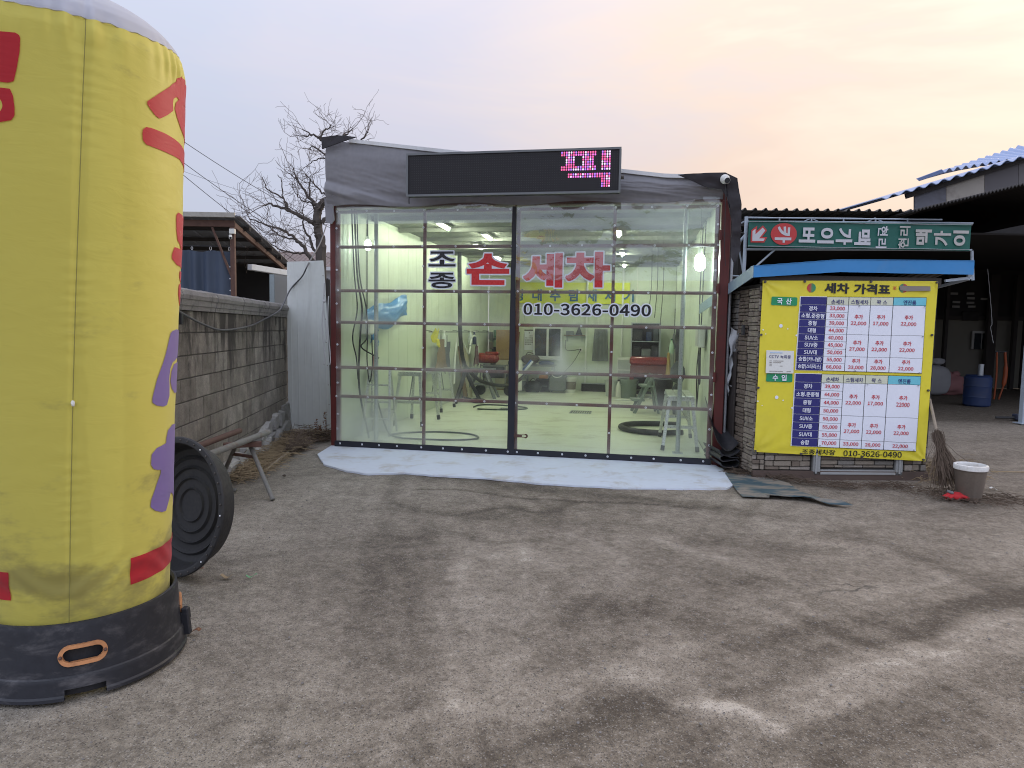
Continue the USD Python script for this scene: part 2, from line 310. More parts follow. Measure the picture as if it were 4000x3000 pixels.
RED_ENAMEL = mat("red_enamel", (.24, .022, .02), .28, .15, 6, coat=.4)
ORANGE = mat("orange_hose", (.26, .055, .015), .5, .15, 6)
BROWN_CLOTH = mat("brown_cloth", (.30, .20, .06), .95, .25, 8, .4, 90)
DARK_CLOTH = mat("dark_grey_cloth", (.06, .07, .075), .9, .25, 8, .4, 90)
BROWN_BAG = mat("dark_brown_leather", (.07, .05, .045), .7, .2, 8)
WOOD = mat("brown_wood", (.17, .11, .06), .7, .3, 10, .2, 60, stretch=(1, 1, .15))
CARDBOARD = mat("brown_cardboard", (.34, .22, .13), .9, .12, 4)
YELLOW_CLOTH = mat("yellow_glove_rubber", (.75, .68, .03), .6, .15, 8)
CERAMIC = mat("glazed_ceramic", (.125, .10, .08), .45, .3, 6, .1, 40, dirt=(.11, .085, .065), dirt_amt=.7, dirt_scale=5)
CERAMIC_RIM = mat("white_glazed_rim", (.78, .78, .76), .35, .08, 6, dirt=(.40, .34, .26), dirt_amt=.4, dirt_scale=8)
SOIL = mat("dark_soil", (.06, .045, .035), .95, .3, 20, .5, 90)
MAT_GREEN = usdkit.material(stage, "/World/Looks/faded_blue_green_mat", {"geo": ("geometry", {}), "m": ("mapping", {"rotation": (0, 0, .5), "scale": (1.0, 2.4, 1.0)}), "n": ("noise_texture", {"scale": 2.6, "detail": 7.0, "roughness": .62, "distortion": .8}), "f": ("noise_texture", {"scale": 160.0, "detail": 2.0}),
    "r": ("rgb_ramp", {"ramp": [(.30, (.025, .055, .075)), (.45, (.055, .095, .115)), (.50, (.13, .14, .13)), (.58, (.235, .205, .17)), (.8, (.29, .255, .21))]}), "b": ("bump", {"strength": .5, "distance": .004}), "p": ("principled_bsdf", {"roughness": .8})},
    [("geo.position", "m.vector"), ("m.vector", "n.vector"), ("geo.position", "f.vector"), ("n.fac", "r.fac"), ("r.color", "p.base_color"), ("f.fac", "b.height"), ("b.normal", "p.normal")], surface="p.BSDF")
GREEN_GREY = mat("grey_green_plastic", (.17, .21, .19), .5, .12, 6)
PALE_PIPE = mat("white_hose", (.72, .74, .70), .45, .08, 8)
ROOF_TILE = mat("far_roof_tiles", (.19, .15, .14), .8, .25, 3, dirt=(.3, .2, .17), dirt_amt=.4)
HOUSE_WALL = mat("far_house_wall", (.42, .42, .45), .8, .1, 1)
DARK_GLASS = mat("dark_window_glass", (.03, .035, .04), .08, .2, 4)
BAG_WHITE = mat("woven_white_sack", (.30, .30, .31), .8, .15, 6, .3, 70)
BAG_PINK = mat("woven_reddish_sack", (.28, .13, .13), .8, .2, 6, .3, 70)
RED_CLOTH = mat("red_work_glove", (.48, .02, .025), .8, .2, 10, .4, 90)
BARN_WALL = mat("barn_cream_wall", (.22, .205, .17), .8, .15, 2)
ORANGE_PLASTIC = mat("orange_handle_plastic", (.52, .235, .10), .5, .22, 9, .1, 60, dirt=(.25, .12, .06), dirt_amt=.45, dirt_scale=14)
HILL = mat("wooded_hill", (.055, .06, .045), .95, .3, .05)
LAMP = emit("lamp_glow", (.84, 1.0, .94), 75.0)
LAMP2 = emit("small_lamp_glow", (.84, 1.0, .94), 34.0)
TUBE_GLOW = emit("ceiling_tube_glow", (.94, 1.0, .82), 225.0)
LED_MATS = [emit("led_%s" % n, c, s) for n, c, s in (("pink", (1.0, .16, .42), 1.25), ("violet", (.50, .22, 1.0), 1.35), ("white", (.95, .72, 1.0), 1.35), ("magenta", (.95, .20, .75), 1.3))]
LED_OFF = mat("unlit_led", (.035, .033, .038), .4, .1, 30)

def pvc(name, tint, ior, haze, fogmax):
    """Clear roll vinyl: what lies behind passes, the sky mirrors in it, condensation (a mesh attribute) clouds it."""
    n = {"t": ("transparent_bsdf", {"color": tint}), "g": ("glossy_bsdf", {"roughness": .03, "color": (.95, .97, 1.0)}), "f": ("fresnel", {}), "side": ("mix_float", {"a": ior, "b": 1 / ior}), "m": ("mix_closure", {}),
         "geo": ("geometry", {}), "bn": ("noise_texture", {"scale": 5.0, "detail": 3.0, "distortion": .8}), "b": ("bump", {"strength": .35, "distance": .02}),
         "a": ("attribute", {"attribute": "fog"}), "mul": ("math", {"math_type": "multiply_add", "value2": fogmax, "value3": haze, "use_clamp": True}),
         "d": ("diffuse_bsdf", {"color": (.80, .84, .82)}), "tr": ("translucent_bsdf", {"color": (.80, .86, .80)}), "dd": ("mix_closure", {"fac": .5}), "out": ("mix_closure", {})}
    l = [("geo.position", "bn.vector"), ("bn.fac", "b.height"), ("b.normal", "g.normal"), ("geo.backfacing", "side.fac"), ("side.result", "f.IOR"), ("f.fac", "m.fac"), ("t.BSDF", "m.closure1"), ("g.BSDF", "m.closure2"),
         ("d.BSDF", "dd.closure1"), ("tr.BSDF", "dd.closure2"), ("a.fac", "mul.value1"), ("mul.value", "out.fac"), ("m.closure", "out.closure1"), ("dd.closure", "out.closure2")]
    return usdkit.material(stage, "/World/Looks/" + name, n, l, surface="out.closure")
PVC = pvc("clear_roll_vinyl", (.93, .97, .90), 1.5, .010, .52)
PVC2 = pvc("clear_vinyl_flap", (.94, .97, .96), 2.4, .02, .4)

# inflatable fabric: light passes a little
def fabric(name, c, dirt):
    n = {"geo": ("geometry", {}), "n1": ("noise_texture", {"scale": 2.5, "detail": 5.0, "roughness": .65}), "map": ("mapping", {"scale": (1, 1, 2.0)}), "sep": ("separate_xyz", {}),
         "lowz": ("map_range", {"range_type": "smoothstep", "from_min": 1.15, "from_max": .42, "to_min": .0, "to_max": .23}), "thr": ("math", {"math_type": "add"}),
         "dr": ("map_range", {"range_type": "smoothstep", "from_min": .62, "from_max": .86, "to_min": 0.0, "to_max": .7}), "cm": ("mix_color", {"a": c, "b": dirt}),
         "w": ("noise_texture", {"scale": 5.5, "detail": 5.0, "roughness": .6, "distortion": 1.2}), "wmap": ("mapping", {"scale": (1.0, 1.0, 3.2), "rotation": (.5, .35, 0)}),
         "fine": ("noise_texture", {"scale": 420.0, "detail": 1.0}), "wsum": ("math", {"math_type": "multiply_add", "value2": .06}),
         "b": ("bump", {"strength": .11, "distance": .02}), "p": ("principled_bsdf", {"roughness": .55, "specular_ior_level": .35, "sheen_weight": .15}), "t": ("translucent_bsdf", {}), "mx": ("mix_closure", {"fac": .22})}
    l = [("geo.position", "map.vector"), ("map.vector", "n1.vector"), ("geo.position", "sep.vector"), ("sep.z", "lowz.value"), ("n1.fac", "thr.value1"), ("lowz.result", "thr.value2"), ("thr.value", "dr.value"),
         ("dr.result", "cm.fac"), ("cm.result", "p.base_color"), ("cm.result", "t.color"), ("geo.position", "wmap.vector"), ("wmap.vector", "w.vector"), ("geo.position", "fine.vector"), ("fine.fac", "wsum.value1"), ("w.fac", "wsum.value3"),
         ("wsum.value", "b.height"), ("b.normal", "p.normal"), ("p.BSDF", "mx.closure1"), ("t.BSDF", "mx.closure2")]
    return usdkit.material(stage, "/World/Looks/" + name, n, l, surface="mx.closure")
FAB_YELLOW = fabric("yellow_inflatable_fabric", (.75, .67, .14), (.30, .26, .10))
FAB_GREY = fabric("pale_grey_inflatable_fabric", (.52, .54, .64), (.4, .4, .44))
FAB_RED = fabric("red_inflatable_print", (.58, .022, .035), (.40, .02, .03))
FAB_VIOLET = fabric("violet_inflatable_print", (.25, .175, .47), (.22, .16, .40))
SEAM = mat("dark_seam", (.27, .25, .08), .8, .2, 20)

# ---------------------------------------------------------------- lettering
GLYPHS = {
    '조': '184|10,11 83,11 84,55 100,55 100,11 174,11 174,-2 10,-2;25,49 19,62 21,64 37,68 49,74 63,84 79,103 84,122 83,126 24,126 24,140 160,140 160,126 100,125 104,106 109,97 118,87 133,75 146,69 161,64 166,64 160,50 151,51 138,56 118,68 100,84 93,96 90,95 85,85 69,69 42,54',
    '종': '184|10,66 83,66 84,91 100,91 101,66 174,66 174,53 10,53;20,93 20,96 42,100 62,109 74,118 81,132 80,134 25,134 25,147 159,147 159,134 102,133 108,120 119,110 142,100 164,96 164,93 159,83 138,86 114,96 106,101 92,118 79,103 67,95 54,89 36,84 25,83;30,-1 31,16 41,27 60,35 76,37 106,37 131,32 145,25 151,17 154,10 152,-2 144,-14 132,-20 110,-25 74,-25 59,-22 45,-17 38,-12;46,8 48,0 54,-6 64,-10 80,-12 104,-12 119,-10 131,-5 136,2 136,10 132,16 117,22 95,24 94,25 72,24 53,17 48,12',
    '손': '184|10,59 83,59 84,89 100,89 101,59 174,59 174,45 10,45;28,78 21,91 42,96 62,108 76,122 80,128 82,135 84,151 100,151 100,138 103,129 109,119 119,109 144,95 162,91 156,78 136,83 111,96 101,105 92,118 74,98 50,84;31,30 47,30 48,-9 155,-9 155,-22 31,-22',
    '세': '184|148,156 164,156 164,-26 148,-26;81,78 81,91 111,92 111,152 126,152 126,-16 111,-16 111,77;9,24 9,27 15,30 30,47 41,68 47,93 48,139 64,139 64,95 66,81 73,63 79,52 97,33 100,31 100,29 91,18 85,21 69,39 56,66 41,35 24,16 18,14',
    '차': '184|132,156 149,156 149,82 179,81 179,68 149,67 149,-26 133,-26;9,20 10,24 15,25 25,33 37,47 47,64 54,87 53,111 14,111 14,125 53,125 54,152 70,152 70,125 110,125 110,111 70,111 70,91 73,77 81,57 90,44 100,34 114,26 114,24 105,13 93,20 84,28 84,30 74,40 62,64 50,38 40,27 40,25 30,16 20,10 16,10',
    '국': '184|10,69 10,82 130,82 132,84 136,111 136,134 31,134 31,147 152,147 152,108 149,83 174,82 174,69 101,69 100,37 154,36 154,-26 138,-26 137,22 28,23 28,36 83,36 83,69',
    '산': '184|134,156 150,156 150,100 177,100 177,86 150,86 150,21 134,21;38,34 55,34 56,-9 159,-9 159,-22 38,-22;10,58 11,61 21,65 35,75 45,88 54,111 55,145 71,145 71,112 74,103 81,89 90,79 107,68 115,65 109,53 105,51 84,64 74,74 63,90 61,89 59,81 51,70 34,54 21,48 18,48',
    '경': '184|40,5 41,20 49,31 64,40 86,45 112,45 139,39 147,34 156,25 160,15 160,5 157,-2 147,-14 136,-20 114,-25 86,-25 64,-20 48,-10;56,13 58,3 65,-5 74,-9 87,-11 113,-11 126,-9 136,-4 141,2 144,12 141,18 135,25 126,29 114,31 85,31 65,25 58,17;18,49 13,61 33,68 58,83 76,102 85,125 84,129 21,129 21,142 104,142 102,123 142,123 143,156 159,156 159,48 143,48 142,71 95,71 95,85 142,85 142,109 97,109 91,96 81,83 59,64 49,60 45,56 22,48',
    '소': '184|10,-2 10,11 82,11 83,55 100,55 101,11 174,11 174,-2;23,54 16,67 32,71 46,78 58,86 71,99 76,107 81,119 83,144 100,144 100,123 103,114 111,99 125,85 144,74 166,67 160,54 150,55 140,59 121,69 112,77 110,78 99,90 91,102 84,90 72,78 70,77 61,69 42,59 32,55',
    '형': '184|39,4 40,14 43,19 50,26 68,34 81,36 119,36 136,32 149,26 156,19 160,10 159,-2 156,-7 149,-15 131,-22 116,-25 83,-25 60,-20 49,-14 43,-7;56,8 60,-4 73,-10 88,-12 112,-12 126,-10 137,-5 142,3 142,8 137,16 126,21 112,24 88,24 73,21 62,16;111,77 142,78 142,98 111,99 111,112 142,113 143,156 159,156 159,39 143,39 142,64 111,64;10,136 53,136 54,157 70,157 70,136 111,136 111,123 10,123;20,79 23,92 29,102 43,111 53,114 70,114 87,107 96,100 102,86 102,74 97,61 86,51 71,46 53,46 35,53 26,60 21,70;36,84 39,69 46,63 56,59 67,59 76,61 83,68 87,80 86,87 81,95 72,100 58,101 46,97 39,91',
    '준': '184|10,49 10,62 174,62 174,49 102,49 101,11 85,11 84,49;20,88 23,90 42,94 62,104 74,114 79,122 81,131 80,134 25,134 25,147 159,147 159,134 102,133 103,128 106,119 118,106 142,94 164,89 157,76 145,78 121,86 108,95 98,105 92,114 84,103 74,94 47,80 32,76 25,76;30,29 31,30 47,30 48,-9 155,-9 155,-22 31,-22 30,-21',
    '중': '184|10,58 10,71 174,71 174,58 100,57 100,38 119,36 140,29 150,20 154,10 152,-2 144,-14 124,-22 109,-25 74,-25 59,-22 41,-15 36,-11 30,-1 30,14 38,25 48,31 59,35 83,38 83,57;47,2 53,-5 64,-10 80,-12 104,-12 123,-9 132,-4 136,2 136,10 131,17 119,22 104,25 80,25 64,22 54,19 46,9;25,83 20,95 23,96 39,99 61,108 75,119 81,132 80,134 25,134 25,147 159,147 159,134 102,133 108,120 120,109 144,99 164,95 159,83 151,83 135,86 115,95 103,104 92,118 89,113 76,100 59,90 39,84',
    '대': '184|106,-16 106,151 108,152 121,152 122,151 123,84 147,84 148,156 164,156 164,-26 148,-26 147,70 123,69 122,-16;16,134 84,134 84,120 33,119 33,35 35,33 50,32 51,34 69,34 94,37 95,24 57,19 16,19',
    '승': '184|10,56 10,70 174,70 174,56;26,84 20,97 34,100 48,105 67,117 76,125 81,134 84,145 84,154 100,154 100,141 103,133 108,125 122,113 142,103 164,97 157,84 134,90 110,103 101,110 101,112 92,121 84,113 84,111 74,103 50,90;30,0 31,17 40,27 56,35 78,39 106,39 131,34 147,24 154,10 151,-5 144,-14 132,-20 111,-25 73,-25 59,-22 41,-15 33,-6;46,9 48,0 53,-5 64,-10 80,-12 104,-12 119,-10 132,-4 136,2 136,10 130,19 122,22 100,26 83,26 66,24 55,20 49,15',
    '합': '184|134,50 134,156 150,156 150,111 177,110 177,96 150,96 150,50;36,41 38,42 52,42 53,25 55,23 133,22 134,41 135,42 150,42 150,-24 36,-24;53,10 53,-10 134,-9 133,10;10,124 10,137 55,138 55,157 72,157 73,138 117,137 117,124;20,80 21,92 25,100 33,107 54,115 74,115 92,109 102,100 106,92 107,85 105,71 96,60 87,55 74,51 54,51 35,58 25,66;36,87 39,74 48,66 58,64 70,64 82,68 90,75 91,87 90,91 79,100 70,102 57,102 46,99 39,92',
    '카': '184|133,-26 133,156 149,156 149,83 177,82 177,69 149,68 149,-26;13,15 14,19 27,25 45,38 61,54 75,77 73,79 72,78 15,73 13,87 81,93 86,116 85,124 21,124 21,137 102,137 102,116 99,94 92,75 81,54 74,44 56,26 29,8 20,5',
    '니': '184|141,156 157,156 157,-26 141,-26;21,139 37,139 38,37 83,38 122,44 125,30 79,23 21,21',
    '발': '184|134,63 134,156 150,156 150,118 177,117 177,104 150,103 150,63;35,41 35,54 150,54 150,9 53,9 53,-9 156,-10 156,-24 36,-24 36,21 133,21 134,39 36,40;18,149 34,149 34,123 84,123 85,149 101,149 101,69 18,69;85,108 83,110 34,110 34,83 84,83',
    '스': '184|10,12 174,12 174,-1 10,-1;24,51 18,65 20,66 34,70 51,79 71,98 77,108 81,118 83,144 100,144 100,122 103,113 108,103 120,88 136,76 151,69 165,65 159,51 140,56 130,61 113,74 104,83 91,101 84,89 71,75 47,59 27,51',
    '타': '184|132,156 149,156 149,83 179,82 179,69 149,68 149,-26 133,-26;18,140 102,140 102,126 35,126 35,89 97,89 98,75 35,75 35,32 67,31 68,32 97,34 115,37 117,24 84,19 18,18',
    '리': '184|141,155 143,156 157,156 159,155 159,-26 141,-26;20,87 86,88 86,125 20,125 20,139 104,139 104,74 38,74 38,32 85,33 125,37 126,24 87,19 20,18',
    '추': '184|10,33 10,46 174,46 174,33 100,32 100,-26 84,-26 83,32;26,60 20,74 25,74 43,79 65,90 79,104 84,118 83,120 26,120 26,134 83,134 84,156 100,156 101,134 157,134 157,120 100,119 103,108 108,100 120,89 137,80 152,75 162,74 157,60 135,65 116,74 103,84 92,96 75,79 67,74 40,63',
    '가': '184|132,156 149,156 149,83 177,82 177,69 149,68 149,-26 133,-26;11,20 11,22 18,25 41,40 61,60 76,84 85,113 84,122 20,123 20,136 102,136 101,114 96,91 84,64 75,51 51,28 21,9 18,11 15,17',
    '격': '184|14,60 14,64 37,71 63,88 79,105 86,125 85,130 23,130 23,144 105,144 103,124 142,124 143,156 159,156 159,48 143,48 142,71 95,71 95,85 142,85 142,110 98,110 94,100 85,88 74,76 57,65 42,58 21,50 19,50;38,39 39,40 159,40 159,-25 143,-25 142,26 38,26',
    '표': '184|10,-4 10,10 55,11 55,52 25,53 25,66 52,67 52,124 25,125 25,139 159,139 159,125 130,124 130,67 159,66 159,53 128,52 128,11 174,10 174,-4;69,67 114,67 113,125 69,125;74,52 73,10 111,10 111,52',
    '룸': '184|10,50 10,64 174,64 174,50 100,49 101,31 152,31 152,-24 33,-24 33,31 83,31 84,49;49,-9 136,-10 136,17 49,17;30,139 30,151 152,151 152,109 48,109 48,92 156,91 156,78 31,78 31,121 135,121 136,138',
    '팀': '184|41,37 43,39 157,39 159,37 159,-24 41,-24;58,25 58,-10 142,-9 142,25;141,48 141,156 157,156 159,155 159,48;20,59 20,145 106,145 106,131 38,131 38,109 101,109 101,95 38,95 38,73 85,73 121,77 122,64 97,60 78,60 77,59',
    '왁': '184|134,41 134,156 150,156 150,106 176,105 176,91 150,91 150,41;33,19 33,32 150,32 150,-26 134,-26 133,19;11,50 10,64 56,64 56,82 43,85 31,91 24,100 20,110 21,127 25,135 33,142 49,150 75,151 90,146 102,137 109,125 107,105 104,98 96,90 73,81 73,66 98,66 122,70 124,58 91,53 53,51 52,50;36,111 38,107 45,99 51,96 74,95 86,100 90,104 94,113 94,120 91,127 84,134 70,139 58,139 47,135 39,128 36,123',
    '엔': '184|45,37 61,37 62,-9 167,-9 167,-22 45,-22;146,156 162,156 162,20 146,20;11,95 14,114 20,126 33,137 44,141 62,141 75,136 87,124 92,112 94,104 112,104 113,152 127,152 127,25 113,25 112,90 94,90 89,74 81,64 76,60 60,54 45,54 31,59 21,68 15,78;26,98 28,88 32,79 39,71 54,68 68,73 72,77 79,91 79,104 75,114 68,122 58,127 48,127 39,124 31,116 28,107',
    '진': '184|42,35 59,35 59,-9 164,-9 164,-22 43,-22;141,156 157,156 159,155 159,23 141,23;13,58 31,68 45,80 55,98 59,117 58,127 16,128 16,140 18,141 116,141 116,128 75,127 76,104 85,87 99,73 114,64 120,62 119,58 112,49 101,53 86,63 74,76 68,87 65,86 62,79 51,64 31,49 20,45 19,50',
    '수': '184|10,40 10,54 174,54 174,40 100,40 100,-25 99,-26 84,-26 83,40;25,74 19,87 24,88 41,93 63,105 76,118 80,124 82,131 84,150 100,150 100,137 103,127 108,118 120,105 143,93 160,88 165,87 159,74 140,78 119,88 110,94 92,114 72,93 44,78',
    '입': '184|41,-24 41,49 57,49 58,28 140,28 141,49 159,49 159,-24;57,-9 141,-10 141,13 58,14;141,59 141,156 159,156 159,59;14,100 15,117 21,130 34,141 53,147 76,146 92,139 104,126 109,110 107,94 101,81 89,70 70,64 53,64 34,70 20,83;30,109 33,93 40,84 55,78 67,78 78,81 87,89 91,97 92,108 89,119 83,126 72,132 57,134 44,130 35,122',
    '장': '184|134,156 150,156 150,110 177,110 177,96 150,96 150,46 134,46;34,16 39,25 53,35 79,41 106,41 126,37 141,30 147,24 151,16 152,6 149,-6 139,-16 131,-20 112,-25 97,-25 96,-26 74,-25 51,-19 38,-7 34,0;51,2 57,-5 68,-10 82,-12 104,-12 118,-10 127,-6 135,2 136,9 134,16 130,20 119,25 108,27 77,27 63,24 54,18 50,12;10,60 10,64 13,64 27,71 45,89 51,102 55,118 54,129 14,129 14,142 111,142 111,129 71,128 73,109 80,93 95,78 106,71 114,69 114,65 107,55 91,61 83,68 73,78 64,93 52,74 39,60 31,55 24,51 16,50 15,55',
    '맥': '184|41,37 162,37 162,-26 146,-26 146,24 41,24;108,152 124,152 124,109 145,109 146,156 162,156 162,48 146,48 145,95 124,95 124,49 108,49;18,140 87,140 87,61 18,61;34,75 70,74 72,75 72,127 34,127',
    '버': '184|18,141 34,141 34,95 83,95 84,141 85,142 100,142 100,89 142,89 143,156 159,156 159,-26 143,-26 142,75 100,75 100,20 18,20;35,81 34,34 83,34 83,81',
    '이': '184|141,156 157,156 157,-26 141,-26;16,71 18,96 21,111 29,125 40,136 58,142 74,141 85,136 90,130 92,130 99,121 104,111 107,96 109,86 107,61 104,46 99,36 92,28 85,21 69,15 56,15 40,21 29,33 21,46;34,95 33,88 32,70 34,62 38,49 43,40 49,34 58,30 67,30 76,34 82,40 87,49 92,70 91,95 87,108 82,117 76,124 67,127 58,127 49,124 43,117 38,108',
    '현': '184|42,29 59,29 59,-9 162,-9 162,-22 43,-22;111,70 142,71 142,93 111,94 111,107 142,108 143,156 159,156 159,16 143,16 142,56 111,56;10,134 53,134 54,156 70,156 70,134 111,134 111,120 10,120;20,75 23,89 31,101 45,109 60,111 77,109 90,102 97,95 102,81 102,70 96,55 86,46 72,41 51,41 35,48 25,58 21,66;36,71 39,64 46,58 56,54 67,54 77,58 84,64 86,70 86,82 84,87 77,94 67,97 56,97 45,94 39,87 36,80',
    '녹': '184|10,54 10,67 84,68 83,91 33,91 33,152 49,152 49,105 155,105 155,91 100,91 100,68 174,67 174,54;29,35 152,35 154,34 154,-25 152,-26 136,-26 136,21 29,21',
    '화': '184|132,156 150,156 150,79 177,79 177,65 150,64 150,-25 149,-26 133,-26;10,9 8,22 48,23 56,24 56,43 44,46 36,50 31,54 24,66 22,82 24,87 34,101 50,109 74,110 92,104 102,95 107,84 106,65 102,58 92,49 84,45 74,43 74,24 97,25 121,29 122,16 77,10;39,71 41,65 49,59 57,56 73,56 83,60 88,65 92,77 90,86 83,92 74,96 65,97 52,95 41,87 39,82;11,120 11,134 56,134 56,156 74,156 74,134 119,134 119,120',
    '※': '200|143,61 143,71 145,76 153,81 161,81 166,79 171,72 172,67 171,60 166,54 161,51 153,51 148,54;29,-1 29,1 94,66 29,131 29,134 33,137 36,137 37,135 100,72 161,133 164,137 167,137 171,134 171,131 106,66 171,1 171,-1 166,-6 100,60 39,0 35,-6;85,5 86,16 93,22 96,24 107,22 114,16 115,12 114,1 107,-5 104,-6 93,-5 86,1;85,120 86,131 93,137 96,139 107,137 114,131 115,127 114,116 107,110 104,109 93,110 86,116;28,65 30,75 39,81 47,81 52,79 57,71 57,61 55,56 47,51 39,51 34,54 30,58',
    '텀': '184|41,-24 41,39 159,39 159,-24;57,-9 142,-10 142,24 58,25;108,111 142,111 143,156 159,156 159,49 143,49 142,97 108,98;19,58 19,145 100,145 100,131 35,131 36,109 95,109 95,96 37,96 35,94 35,72 69,71 70,72 87,73 110,76 111,63 71,58',
    '새': '184|108,-16 108,152 124,152 124,83 147,83 148,156 164,156 164,-26 148,-26 147,69 124,68 124,-16;9,24 9,26 18,33 30,45 42,69 47,90 48,139 64,139 64,97 69,73 80,50 92,38 99,34 101,30 92,19 84,23 66,43 56,65 45,40 29,20 27,20 22,15 18,14',
    '기': '184|141,156 159,156 159,-26 143,-26 141,-25;13,20 13,22 31,31 50,45 67,64 81,89 89,121 88,123 21,123 20,124 20,136 105,136 105,120 100,94 92,75 80,54 60,33 31,13 24,9 20,9',
    '0': '111|10,49 11,90 18,112 25,125 35,134 49,139 62,139 71,136 80,131 86,125 95,109 99,96 101,77 101,49 99,31 95,18 85,0 76,-7 62,-12 49,-12 35,-7 25,1 19,11 13,30;29,88 28,78 28,50 30,32 34,19 39,10 47,4 51,2 64,4 72,10 77,19 81,32 84,51 82,88 77,107 74,115 67,121 62,124 50,124 44,121 38,115 33,104',
    '1': '111|18,5 50,6 50,113 25,114 24,125 42,130 54,136 69,136 69,6 97,5 97,-10 18,-10',
    '2': '111|9,-10 9,1 16,7 50,40 62,57 72,76 76,91 76,99 72,112 70,116 59,122 43,124 36,121 29,117 20,108 15,110 9,116 9,119 25,132 38,137 59,139 72,135 86,124 92,111 94,105 92,80 85,61 74,44 39,6 100,6 101,5 101,-10',
    '3': '111|6,6 6,9 14,19 16,19 26,10 36,5 46,2 57,3 66,5 72,9 79,17 81,25 81,36 77,45 70,52 55,57 35,59 35,72 57,75 67,80 71,84 76,96 76,105 72,115 67,120 58,124 45,124 32,119 22,110 20,110 11,120 11,122 28,134 44,139 61,139 79,132 89,124 92,117 95,107 95,96 92,88 87,79 75,69 72,69 70,66 80,62 87,57 97,44 100,35 100,24 94,6 82,-5 61,-12 44,-12 25,-7 16,-2',
    '4': '111|4,30 5,45 56,122 63,134 65,136 85,136 85,46 105,45 105,30 85,29 85,-10 68,-10 67,30;57,95 25,45 67,45 68,114 66,113',
    '5': '111|6,5 6,9 15,19 24,10 34,5 45,3 59,4 68,8 75,14 81,28 80,51 76,58 70,65 57,70 46,70 37,67 26,61 18,68 21,135 23,136 94,136 94,121 39,121 38,119 36,94 35,93 36,79 49,84 65,84 80,79 92,67 96,61 100,49 100,26 92,8 80,-5 70,-10 60,-12 43,-12 31,-10 18,-4',
    '6': '111|11,46 11,75 15,96 24,116 36,130 51,137 72,139 90,132 99,125 96,119 90,113 83,119 70,124 61,124 48,119 39,110 34,99 29,78 30,66 43,76 56,81 69,81 79,79 86,75 95,66 101,51 102,28 100,16 95,6 86,-4 79,-9 67,-12 53,-12 36,-6 25,5 18,19;29,50 30,36 34,22 38,14 47,5 53,3 67,3 72,5 81,16 85,28 85,43 80,57 73,64 64,67 49,66 35,57 35,55',
    '7': '111|10,121 10,136 101,136 101,124 91,112 81,96 68,62 61,32 59,-10 40,-10 43,29 49,57 55,76 61,87 63,92 80,121',
    '8': '111|9,24 11,41 15,49 26,61 35,67 23,80 18,90 16,109 20,120 29,130 43,137 65,139 81,132 91,122 96,110 95,88 89,76 79,64 94,51 100,40 101,16 96,5 84,-6 71,-11 65,-12 41,-11 26,-5 16,4 11,13;25,30 28,17 37,6 50,1 63,1 73,5 81,13 84,20 84,33 81,40 72,49 46,61 31,48 26,37;33,104 35,90 44,80 61,71 67,70 75,79 80,89 81,103 79,112 71,121 62,125 51,125 42,121 35,113',
    '9': '111|9,81 9,99 14,116 19,124 30,134 44,139 59,139 75,132 86,122 95,106 99,92 100,53 97,36 92,20 84,5 75,-4 60,-11 39,-12 21,-6 13,1 14,6 21,14 31,6 42,3 50,3 63,8 71,15 79,31 82,50 82,59 81,60 69,50 60,46 55,45 36,46 25,51 16,60;26,82 28,77 31,69 38,63 43,60 57,59 67,63 82,78 81,93 75,111 68,119 59,124 51,125 39,121 31,113 28,104 26,99',
    ',': '55|11,-40 11,-36 22,-30 30,-17 30,-10 24,-10 18,-6 15,-1 16,10 23,15 35,15 40,11 44,4 44,-15 41,-24 36,-32 24,-44 15,-47',
    '.': '55|15,-4 15,7 23,15 35,14 41,5 41,-2 39,-7 31,-12 24,-12 19,-10',
    '(': '68|19,71 24,100 34,129 46,152 49,154 55,151 59,148 48,127 43,113 36,88 34,68 34,36 39,5 46,-19 59,-43 59,-45 56,-45 50,-49 48,-49 44,-44 33,-21 25,0 19,34',
    ')': '68|9,-45 20,-22 27,-1 34,33 34,72 31,89 24,117 11,144 9,146 10,150 20,154 37,120 45,95 49,71 49,33 42,0 35,-21 24,-44 20,-49',
    '-': '70|9,52 60,52 60,39 9,39',
    'S': '119|10,8 13,14 20,21 33,11 55,4 74,5 82,9 89,15 91,21 91,34 89,40 78,49 48,61 31,70 19,85 16,94 16,106 23,121 35,132 48,137 71,139 85,135 99,127 103,123 105,122 105,119 97,110 94,110 87,116 76,121 56,122 43,117 39,113 36,109 35,98 40,88 47,83 92,62 104,52 110,39 110,20 105,8 97,-1 90,-6 70,-12 51,-12 33,-7 19,0 12,7',
    'U': '144|20,136 37,136 38,46 41,24 45,17 57,6 66,4 79,4 92,9 99,15 102,22 106,35 108,136 125,136 125,40 124,31 121,20 116,9 101,-6 81,-12 56,-11 41,-5 34,1 28,10 20,34',
    'V': '115|45,-2 0,136 20,136 31,96 35,87 35,83 39,75 39,71 42,62 48,41 51,32 54,19 58,11 60,13 64,24 71,55 75,63 75,67 79,76 95,134 96,136 115,136 69,-10 46,-10',
    'C': '127|11,55 13,81 19,102 21,104 26,115 43,130 61,137 84,139 95,136 102,132 116,122 116,119 107,109 97,117 83,122 70,122 53,116 49,111 47,111 39,101 34,89 31,78 30,64 33,42 36,31 44,18 49,13 63,5 83,4 97,9 111,20 120,10 120,8 104,-6 84,-12 66,-12 55,-10 44,-5 34,3 23,16 15,34',
    'T': '120|6,121 6,136 114,136 114,121 71,121 69,119 69,-10 50,-10 50,121',
}
_gl = {}
